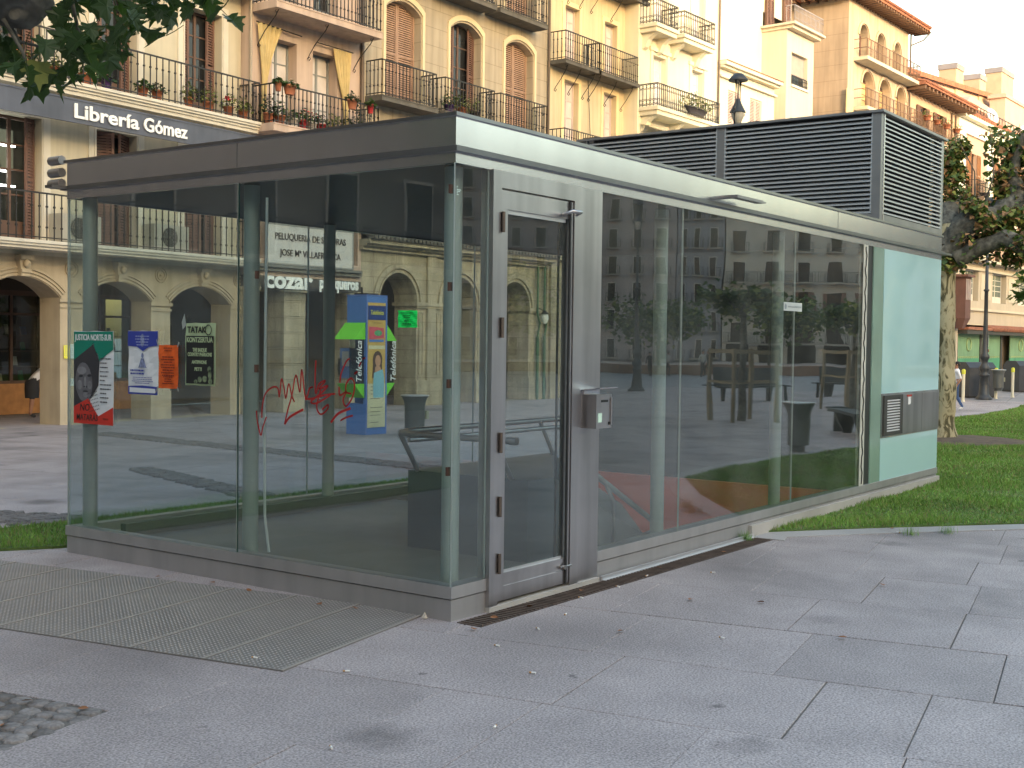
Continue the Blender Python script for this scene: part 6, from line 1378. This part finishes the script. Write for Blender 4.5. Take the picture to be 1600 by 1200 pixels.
sk = MB(); sk.lathe([(.175,.52),(.185,.75),(.18,.92),(.15,1.0)], (0,.0,0), 16)
hq = MB(); hq.lathe([(.06,1.22),(.10,1.30),(.10,1.38),(.05,1.45),(.0,1.46)], (0,-.54,0), 12)
person('person', 'woman in a white jacket and dark skirt stooping to look in the bookshop window', (8.50,17.15,0), 1.30, R(75), J, Bn, None, [WSH, DK, SKIN, DK], [('hair', hq, HAIR), ('fingers', fq, SKIN), ('skirt', sk, DK)])

# ---- pot plants on the balconies
LEAFG = [mat('pot_leaf', (.05,.11,.03), .6, 0, .4, 12), mat('pot_leaf_pale', (.16,.20,.06), .6, 0, .4, 12), mat('pot_leaf_dark', (.025,.06,.025), .6, 0, .3, 12)]
FLW = {'red': mat('flower_red', (.60,.04,.05), .6), 'white': mat('flower_white', (.75,.75,.68), .6), 'orange': mat('flower_orange', (.6,.18,.04), .6), 'none': None}
POT = {'clay': mat('clay_pot', (.34,.12,.06), .8, 0, .1, 9), 'red': mat('red_pot', (.40,.025,.03), .5), 'white': mat('white_pot', (.62,.6,.56), .6), 'dark': mat('dark_pot', (.05,.045,.05), .6), 'purple': mat('purple_pot', (.08,.04,.18), .6)}
def plant(loc, label, pot='clay', w_=.11, h=.25, lg=0, fl='none', wide=1.0, n=130, group='potted plants on the balconies', spiky=False):
    t_ = thing('potted_plant', label, 'potted plant', loc, random.random() if wide == 1 else 0, group)
    q = MB(); q.lathe([(w_*.65,0),(w_*.95,.17),(w_,.17),(w_,.2),(w_*.85,.2)], (0,0,0), 10); 
    if wide > 1: q.v = [Vector((p.x*wide, p.y, p.z)) for p in q.v]
    part('pot', q, POT[pot], t_)
    q = MB(); ms = [LEAFG[lg]]+([FLW[fl]] if FLW[fl] else [])
    for i in range(n):
        a = random.random()*6.3; rr = random.random()**.6; x = rr*math.cos(a)*w_*1.9*(.5+wide*.5 if wide < 3 else wide*.75); y = rr*math.sin(a)*w_*1.6; z = .15+h*1.25*random.random()*(1.15-rr*.7)
        if spiky: 
            q.add([(-.008,0,.2),(.008,0,.2),(x*1.6,y*1.6,.2+h*(1.3-rr))],[(0,1,2)]); continue
        s_ = random.uniform(.028,.055); b1 = random.random()*6.3; t1 = random.uniform(-.8,.8)
        dx = Vector((math.cos(b1),math.sin(b1),t1)).normalized()*s_; dy = dx.cross(Vector((random.random()-.5,random.random()-.5,1))).normalized()*s_*.6; c = Vector((x,y,z))
        q.add([c-dx,c-dy,c+dx,c+dy],[(0,1,2,3)], 1 if (FLW[fl] and z > .18+h*.45 and random.random() < .4) else 0)
    part('foliage', q, ms, t_, kind='stuff'); return t_
L_bal = lambda x, z=6.03: lib.W(x, -.42, z)
for x, lb, kw in ((-1.35,'reddish trailing plant on the second balcony above the left end of the dark fascia',dict(pot='clay',lg=1,fl='orange',h=.22,wide=1.6)),(-.75,'pale bushy plant on the second balcony half hidden by the hanging plane leaves',dict(lg=1,h=.2)),
    (-.05,'low green plant in a clay trough on the second balcony above the letter L',dict(h=.16,wide=1.5)),(.38,'small dark plant in a purple pot near the middle shuttered window',dict(pot='purple',h=.14,lg=2)),
    (1.21,'small leafy plant in a clay pot on the second balcony above the letter a',dict(h=.16)),(1.55,'grey green round plant in a clay pot on the second balcony above the G',dict(h=.18,lg=2)),
    (2.35,'straggly yellow green plant by the right shuttered window of the second balcony',dict(lg=1,h=.3)),(2.85,'tall thin leaved plant before the open shutter of the right window',dict(lg=1,h=.34)),(3.4,'bushy plant with a red flower near the right end of the second balcony',dict(lg=1,h=.3,fl='red')),(3.8,'leafy plant at the very end of the cream house second balcony',dict(h=.25,lg=1))):
    plant(L_bal(x), lb, **kw)
for x, z, lb, kw in ((4.30,6.74,'clay pot with green plant hooked on the pink house rail, leftmost',dict(pot='clay',w_=.08,h=.10)),(4.62,6.72,'white flowers in a clay trough hooked on the pink house rail',dict(w_=.09,h=.14,fl='white',wide=2.0)),(6.49,6.72,'leafy plant in a clay trough hooked on the pink rail by the right curtain',dict(w_=.09,h=.18,wide=1.6,lg=2)),(7.08,6.72,'small plant in a red pot hooked on the right end of the pink house rail',dict(pot='red',w_=.08,h=.14))):
    plant(pk.W(x,-.70,z-.10), lb, **kw)
for x, lb, kw in ((4.3,'dark leaved plant in a clay pot on the pink house balcony floor, leftmost',dict(h=.36,lg=2,w_=.12)),(4.62,'spreading green plant in a clay pot under the white flowers',dict(h=.3,w_=.12)),(5.0,'small pot of grass green leaves standing on the pink house balcony',dict(pot='white',h=.2)),(5.28,'red flowers in a bright red pot on the pink house balcony',dict(pot='red',fl='red',h=.3)),(5.55,'red flowers in a white pot between two red pots',dict(pot='white',fl='red',h=.28)),(5.82,'dark plant in a dull red pot beside the white pot',dict(pot='red',lg=2,h=.22)),
    (6.2,'yellowing bushy plant before the right glazed door of the pink house',dict(lg=1,h=.34)),(6.62,'tall red planter with drooping leaves below the right curtain',dict(pot='red',w_=.14,h=.26,lg=2)),(7.0,'tall slender bush at the right end of the pink house balcony',dict(h=.55,w_=.11,lg=2)),(5.5,'spiky yucca standing at the pink house balcony rail',dict(h=.75,spiky=True,lg=1,n=40,w_=.10))):
    plant(pk.W(x,-.42 if 'yucca' not in lb else -.3,6.02), lb, **kw)
for x, lb, kw in ((10.35,'bushy plant in a purple pot on the tan house balcony, left of three',dict(pot='purple',h=.35,w_=.13)),(10.85,'arching green plant on the tan house balcony, centre of three',dict(h=.42,w_=.14,lg=1)),(11.4,'feathery pale plant on the tan house balcony, right of three',dict(h=.36,w_=.13,lg=1,pot='dark'))): plant(tn.W(x,-.30,7.18), lb, **kw)
plant(cr.W(21.4,-.78,8.74), 'long dark trough of yellow green grasses on the ivory house balcony', pot='dark', w_=.14, h=.42, lg=1, wide=5.5, n=420, spiky=False)
for x, lb, fl in ((43.0,'yellow green plant in a clay pot on the orange house rail, leftmost of four','none'),(44.4,'red flowers in a clay pot on the orange house rail, second of four','red'),(45.75,'red flowers in a clay pot on the orange house rail, third of four','red'),(47.2,'red flowers in a clay pot on the orange house rail, rightmost of four','orange')): plant(h5.W(x,-.65,11.82), lb, pot='clay', w_=.2, h=.25, fl=fl, n=120, lg=1)
plant(h6.W(52.4,-.5,9.3), 'large dark bush filling the balcony of the pilastered house', pot='dark', w_=.25, h=.9, n=200, wide=2.2)

# ---- trees
BARK = mat('grey_bark', (.098,.094,.078), .95, 0, .45, 3.5, 1.0, 14, fine=.45)
def plane_bark():
    m = mat('mottled_plane_bark', (.5,.5,.5), .85, 0, .12, 3, .25, 30); n = m.node_tree; N = n.nodes; L = n.links; b_ = N['Principled BSDF']
    tc = N.new('ShaderNodeTexCoord'); mp = N.new('ShaderNodeMapping'); mp.inputs['Scale'].default_value = (7.5,7.5,3.0); L.new(tc.outputs['Object'], mp.inputs[0])
    nz = N.new('ShaderNodeTexNoise'); nz.inputs['Scale'].default_value = 1.0; nz.inputs['Detail'].default_value = 4; nz.inputs['Distortion'].default_value = 1.2; L.new(mp.outputs[0], nz.inputs[0])
    cr_ = N.new('ShaderNodeValToRGB'); cr_.color_ramp.interpolation = 'CONSTANT'; L.new(nz.outputs[0], cr_.inputs[0]); e = cr_.color_ramp.elements
    e[0].position = 0; e[0].color = (.085,.078,.04,1); e[1].position = .42; e[1].color = (.24,.21,.12,1)
    for p_, c_ in ((.47,(.40,.36,.235,1)),(.60,(.30,.27,.16,1)),(.66,(.12,.105,.06,1))): k = e.new(p_); k.color = c_
    L.new(cr_.outputs[0], b_.inputs['Base Color']); return m
PBARK = plane_bark()
PLEAF = mat('plane_leaf', (.030,.058,.018), .5, 0, .35, 2, spec=.35); PLEAFM = mat('plane_leaf_mid', (.09,.14,.045), .55, 0, .4, 2, spec=.3); PLEAFB = mat('plane_leaf_brown', (.22,.12,.05), .6, 0, .4, 2); PLEAFY = mat('plane_leaf_yellow', (.20,.22,.05), .6, 0, .3, 2)
for m_ in (PLEAF, PLEAFM, PLEAFY):
    n = m_.node_tree; tr = n.nodes.new('ShaderNodeBsdfTranslucent'); mx = n.nodes.new('ShaderNodeMixShader'); mx.inputs[0].default_value = .25
    tr.inputs[0].default_value = (.10,.20,.03,1); oo = n.nodes['Material Output']; n.links.new(n.nodes['Principled BSDF'].outputs[0], mx.inputs[1]); n.links.new(tr.outputs[0], mx.inputs[2]); n.links.new(mx.outputs[0], oo.inputs[0])
def plane_leaf_pts(s_=1.0, lobes=5):
    o = [(0,-.12)]; spec_ = [(-100,.50),(-80,.30),(-62,.78),(-40,.34),(-18,.42),(0,1.0)]
    right = [(.10,-.10),(.34,-.16),(.52,-.02),(.42,.10),(.80,.30),(.62,.38),(.50,.34),(.34,.50),(.36,.72),(.22,.72),(.12,.80),(0,1.05)]
    o += right; o += [(-x,z) for x, z in right[-2::-1]]
    return [(x*s_, z*s_) for x, z in o]
LP = plane_leaf_pts()
def leaf_geo(q, M, s_, mi=0):
    vs = [M @ Vector((x*s_, z*s_, .12*s_*abs(x)-.10*s_*z*z)) for x, z in LP]+[M @ Vector((0,.25*s_,0))]
    n = len(LP); q.add(vs, [(i,(i+1)%n,n) for i in range(n)], mi)
def rmat(p, down=.6, sp=1.0):
    # leaf pointing mostly downwards/outwards
    a = random.random()*6.3; e = -random.uniform(.2,1.3)*down
    d = Vector((math.cos(a)*math.cos(e), math.sin(a)*math.cos(e), math.sin(e))); up = Vector((random.uniform(-.5,.5)*sp, random.uniform(-.5,.5)*sp, 1)).normalized()
    x = d.cross(up).normalized(); z = x.cross(d); M = Matrix((x, d, z)).transposed().to_4x4(); M.translation = p; return M
def limb(q, pts, rad, n=12, knob=.12, mi=0):
    k0 = len(q.v)
    P_ = [Vector(p) for p in pts]; out = []; rr = []
    for i in range(len(P_)-1):
        for k in range(6):
            t_ = k/6; p = P_[i].lerp(P_[i+1], t_); r0 = rad[i]*(1-t_)+rad[i+1]*t_
            nn = mnoise.noise(p*2.3); out.append(p+Vector((mnoise.noise(p*1.7+Vector((5,0,0))), mnoise.noise(p*1.7+Vector((0,7,0))), mnoise.noise(p*1.7+Vector((0,0,9)))))*r0*.35); rr.append(r0*(1+knob*nn*2))
    out.append(P_[-1]); rr.append(rad[-1]); q.tube(out, rr, n, mi)
    for i_ in range(k0, len(q.v)): v_ = q.v[i_]; q.v[i_] = v_+Vector((mnoise.noise(v_*7), mnoise.noise(v_*7+Vector((3,1,0))), mnoise.noise(v_*7+Vector((0,5,2)))))*rad[0]*knob*.9
def leaf_cloud(q, centers, n, size, spread, mis=(0,0,0,1), zsq=.7):
    for (c, sp) in centers:
        for _ in range(n):
            v = Vector((random.gauss(0,1), random.gauss(0,1), random.gauss(0,1)*zsq)).normalized()*sp*random.random()**.45
            leaf_geo(q, rmat(Vector(c)+v), size*random.uniform(.7,1.25), random.choice(mis))
def small_leaf_cloud(q, centers, n, size, mis=(0,0,0,1), zsq=.7):
    for (c, sp) in centers:
        for _ in range(n):
            v = Vector((random.gauss(0,1), random.gauss(0,1), random.gauss(0,1)*zsq)).normalized()*sp*random.random()**.5
            M = rmat(Vector(c)+v, .8, 1.6); s_ = size*random.uniform(.6,1.3)
            q.add([M@Vector(p) for p in ((0,0,0),(s_*.55,s_*.25,.1*s_),(s_*.3,s_*.6,0),(0,s_*1.05,-.05*s_),(-s_*.35,s_*.55,0),(-s_*.5,s_*.2,.1*s_))], [(0,1,2,3,4,5)], random.choice(mis))

# right tree: pollarded plane with heavy knobbly limbs
tr = thing('plane_tree', 'pollarded plane tree with mottled trunk standing in the lawn behind the pavilion', 'tree', (15.62,1.84,0))
q = MB(); limb(q, [(0,0,-.1),(.0,0,.08),(-.02,0,.4),(0,.02,1.2),(.03,.03,2.2),(.05,.05,3.1),(.1,.1,3.6)], [.25,.22,.175,.155,.145,.17,.24], 18, .06); part('trunk', q, PBARK, tr)
q = MB()
RD = Vector((r.x, r.y, 0)); FD = Vector((f.x, f.y, 0)).normalized()
def V3(a, b_, z): return RD*a+FD*b_+Vector((0,0,z))        # a: across, b: away, z: up
limb(q, [V3(0,0,3.2),V3(.35,-.1,3.72),V3(.9,.1,3.86),V3(1.6,.2,4.2),V3(2.3,.1,4.9)], [.24,.22,.22,.23,.12], 12, .22)
limb(q, [V3(-.05,0,3.3),V3(.1,.3,3.95),V3(.5,.5,3.95),V3(1.2,.9,3.9),V3(2.4,1.2,3.95),V3(3.4,1.3,4.3)], [.22,.21,.20,.20,.16,.1], 12, .22)
limb(q, [V3(.1,-.1,3.1),V3(.7,-.5,3.35),V3(1.3,-.9,3.05),V3(2.0,-1.4,2.72),V3(2.9,-1.8,2.62)], [.17,.15,.16,.13,.09], 12, .22)
limb(q, [V3(-.1,0,3.3),V3(-.8,.4,3.7),V3(-1.8,.9,3.9),V3(-2.6,1.0,4.2)], [.2,.17,.15,.1], 12, .22)
limb(q, [V3(1.2,.1,4.0),V3(1.1,.2,4.5),V3(1.25,.1,5.2)], [.17,.10,.04], 10, .2)
for k in range(9):
    a = random.uniform(-.3,2.6); b_ = random.uniform(-.5,1.0); z = 4.0; q.tube([V3(a,b_,z), V3(a+random.uniform(-.2,.2),b_,z+.5), V3(a+random.uniform(-.35,.35),b_,z+random.uniform(.8,1.5))], [.02,.011,.004], 5)
part('branch', q, BARK, tr)
q = MB()
cent = [(V3(.45,-.35,3.65),.22),(V3(.95,-.3,3.75),.25),(V3(1.5,-.25,4.0),.28),(V3(.3,-.3,3.9),.2),(V3(1.0,-.75,3.3),.25),(V3(1.6,-1.2,3.0),.25),(V3(1.8,-.2,4.3),.3),(V3(.75,-.45,3.4),.18),(V3(1.7,.3,4.4),.4),(V3(1.9,.3,4.8),.5),(V3(1.45,.3,5.0),.3),(V3(1.1,.3,4.25),.3),(V3(.22,.5,4.6),.22),(V3(.3,.5,5.0),.2),(V3(2.4,.3,4.4),.5),(V3(.8,0,3.55),.25),(V3(1.5,0,3.95),.3),(V3(.10,.5,4.4),.34),(V3(.12,.5,4.8),.28),(V3(.28,.4,4.1),.3),(V3(1.55,.3,4.7),.55),(V3(1.3,.3,4.3),.45),(V3(2.0,.3,5.1),.6),(V3(1.15,.2,3.9),.35),(V3(.25,-.1,3.35),.35),(V3(.0,0,3.05),.28),(V3(.55,-.1,3.3),.35),(V3(1.2,0,3.4),.3),(V3(1.6,-.2,3.5),.4),(V3(2.0,0,3.4),.5),(V3(.6,.6,3.9),.4),(V3(2.3,.5,4.0),.5),(V3(2.6,.3,4.7),.7),(V3(-.8,.5,4.1),.5),(V3(-1.7,.9,4.3),.6),(V3(2.6,-1,3.2),.5),(V3(1.1,0,3.1),.2)]
small_leaf_cloud(q, cent, 300, .085, (0,0,0,1,1,2,2))
small_leaf_cloud(q, [(V3(random.uniform(.9,2.9),.3,random.uniform(4.2,5.6)),.32) for _ in range(22)], 90, .10, (0,0,1,2))
part('crown', q, [PLEAFM, PLEAFB, PLEAFY], tr, kind='stuff')

# hanging bough at right edge, nearer
# trees of the square seen in the glass and around
def round_tree(loc, H_, Rc, label, n=9, lv=120, size=.13, seedv=1, flat=.6):
    t_ = thing('plane_tree', label, 'tree', loc, 0, 'plane trees of the square'); random.seed(seedv)
    q = MB(); limb(q, [(0,0,0),(.02,0,H_*.5),(.0,.03,H_)], [.10,.075,.06], 10, .08); 
    part('trunk', q, BARK, t_); q = MB()
    for k in range(5): a = k*1.26; q.tube([(0,0,H_*.95),(math.cos(a)*Rc*.4,math.sin(a)*Rc*.4,H_*1.05),(math.cos(a)*Rc*.85,math.sin(a)*Rc*.85,H_*1.18)], [.05,.035,.012], 6)
    part('branch', q, BARK, t_); q = MB()
    cs = [((math.cos(a)*Rc*rr, math.sin(a)*Rc*rr, H_*1.08+random.uniform(-.25,.35)*Rc*flat), Rc*.42) for a, rr in [(random.random()*6.3, random.random()**.5*.8) for _ in range(n)]]
    small_leaf_cloud(q, cs, lv, size, (0,0,0,2), flat); part('crown', q, [PLEAF, PLEAFB, PLEAFY], t_, kind='stuff'); return t_
round_tree((18.1,-6.7,0), 2.35, .85, 'small flat topped young plane tree in the nearer timber guard', seedv=3, n=9, lv=90, flat=.4)
round_tree((24.6,-6.8,0), 2.1, .95, 'small young plane tree in the farther timber guard', seedv=4)
round_tree((44,-28.5,0), 2.6, 2.6, 'dense dark plane tree right of the mirrored lamp post', seedv=5, n=16, size=.22)
round_tree((47.5,-32.5,0), 4.4, 2.1, 'plane tree high beside the mirrored lamp post', seedv=6, n=10, size=.22)
round_tree((52,-27.5,0), 2.6, 2.8, 'dense dark plane tree between the pair of walkers and the lamp in the glass', seedv=7, n=16, size=.22)
round_tree((58,-24,0), 2.8, 2.8, 'plane tree before the straw coloured house in the glass', seedv=8, n=14, size=.24)
round_tree((-12,6,0), 3.8, 2.8, 'large plane tree left of the camera on the square', seedv=10, n=14, size=.2)

# near plane tree whose leaves hang into the top left corner
random.seed(21)
nt_ = thing('plane_tree', 'plane tree whose dark lobed leaves and knobbly limb hang into the top left corner', 'tree', (-5.6,2.6,0))
LC = [(2.895,-3.011,2.786),(2.986,-2.96,2.755),(3.052,-2.955,2.751),(3.184,-2.906,2.768),(3.15,-3.084,2.761),(3.281,-3.002,2.837),(2.719,-3.471,2.68),(2.988,-3.237,2.786),(3.08,-2.829,2.878),(3.123,-3.156,2.84),(2.994,-2.81,2.79),(2.677,-3.357,2.588),(2.806,-3.1,2.585),(2.668,-3.22,2.511),(2.761,-2.996,2.548),(2.833,-3.016,2.527),(2.472,-3.315,2.474),(2.527,-3.157,2.535),(2.525,-3.096,2.596),(2.794,-2.663,2.625),(3.33,-3.205,2.863),(2.987,-3.55,2.75),(3.27,-3.122,2.878),(3.025,-3.604,2.773),(2.766,-2.929,2.519),(2.617,-3.302,2.556),(2.606,-3.416,2.533),(3.112,-2.923,2.726),(2.847,-3.386,2.688),(2.766,-3.32,2.691),(3.336,-2.984,2.951),(3.14,-2.943,2.936),(2.775,-3.254,2.812),(3.259,-2.945,2.964),(2.803,-3.029,2.831),(2.766,-2.871,2.64),(2.985,-3.501,2.823),(3.454,-3.127,3.007),(2.69,-2.811,2.758),(2.768,-2.6,2.592),(2.7,-2.628,2.693),(2.72,-3.206,2.741),(2.843,-3.232,2.621),(2.626,-3.27,2.678)]
q = MB(); limb(q, [(0,0,0),(.05,-.05,1.2),(.0,0,2.4),(.1,-.2,3.3)], [.30,.22,.19,.2], 16, .06); part('trunk', q, PBARK, nt_)
q = MB(); limb(q, [(.05,-.15,3.1),(.9,-1.1,3.55),(1.6,-2.0,3.5),(2.014,-2.411,3.341),(2.22,-2.837,3.024),(2.386,-3.156,2.80),(2.46,-3.205,2.735),(2.48,-3.225,2.69),(2.485,-3.235,2.655),(2.486,-3.236,2.64)], [.16,.14,.12,.10,.095,.115,.115,.10,.065,.02], 14, .2)
limb(q, [(.1,-.1,3.2),(-.7,-.9,3.7),(-1.4,-2.0,4.0)], [.16,.13,.1]); limb(q, [(.1,-.1,3.2),(.2,1.0,3.8),(.1,1.8,4.2)], [.16,.13,.1])
for tw_ in ([(2.45,-3.2,2.72),(2.746,-3.15,2.788),(2.961,-3.182,2.811),(3.318,-3.211,2.936)],[(2.452,-3.196,2.671),(2.554,-3.143,2.585),(2.66,-3.092,2.597),(2.729,-3.138,2.599)],[(2.46,-3.201,2.631),(2.509,-3.232,2.533),(2.525,-3.243,2.482)],[(2.746,-3.15,2.788),(2.829,-3.086,2.659),(2.835,-3.089,2.592)]):
    q.tube(tw_, [.008,.006,.005,.003][:len(tw_)], 6)
part('branch', q, BARK, nt_)
lms = []
for k in range(5):
    q = MB(); sc_ = .088*random.uniform(.9,1.1)
    vs = [Vector((x*sc_*random.uniform(.9,1.1), z*sc_*random.uniform(.92,1.08), (.35*abs(x)-.22*z*z)*sc_*random.uniform(.5,1.2))) for x, z in LP]+[Vector((0,.25*sc_,0))]; n = len(LP)
    q.add(vs, [(i,(i+1)%n,n) for i in range(n)], 0); q.tube([(0,-.012,0),(0,-.05,.004),(.01,-.09,.012)], .0016, 4); lms.append(q.mesh('leaf', [PLEAF, PLEAFY][k == 4]))
for c in LC:
    for _ in range(3):
        p = Vector(c)+Vector((random.gauss(0,.035),random.gauss(0,.035),random.gauss(0,.028)))
        o = link('leaf', random.choice(lms[:4] if random.random() < .85 else lms), nt_); o.matrix_local = rmat(p, 1.0, .8) @ Matrix.Scale(random.uniform(.6,1.15), 4)
q = MB()
cs = [((2.6,-2.6,3.3),.5),((3.2,-2.6,3.35),.45),((2.0,-2.2,3.7),.6),((1.4,-1.6,3.9),.7),((.5,-.9,4.1),.8),((0,.8,4.3),.9),((-1.0,-1.5,4.3),.9),((.2,1.7,4.5),.8),((3.4,-3.3,3.45),.35),((2.7,-3.3,3.3),.35)]
leaf_cloud(q, cs, 150, .11, 1, (0,0,0,0,1)); part('crown', q, [PLEAF, PLEAFY], nt_, kind='stuff')
# bough end with leaves reaching in from the right
rt = thing('plane_tree', 'plane tree off to the right whose leafy bough reaches in over the street', 'tree', (17.5,-3.45,0))
q = MB(); limb(q, [(0,0,0),(0,0,1.5),(.1,.1,3.0)], [.26,.2,.2], 14, .06); part('trunk', q, PBARK, rt)
q = MB(); limb(q, [(.1,.1,2.9),(-1.0,1.0,3.5),(-2.4,2.6,3.15),(-3.3,3.5,2.7)], [.15,.11,.06,.015], 10, .15); part('branch', q, BARK, rt)
q = MB(); leaf_cloud(q, [((-3.45,3.72,2.42),.2),((-3.4,3.6,2.62),.24),((-3.0,3.2,2.8),.3),((-2.2,2.3,3.2),.5),((-1.2,1.2,3.6),.7),((.2,.3,3.9),1.0)], 30, .12, 1, (0,0,1,0)); part('crown', q, [PLEAFM, PLEAFY], rt, kind='stuff')
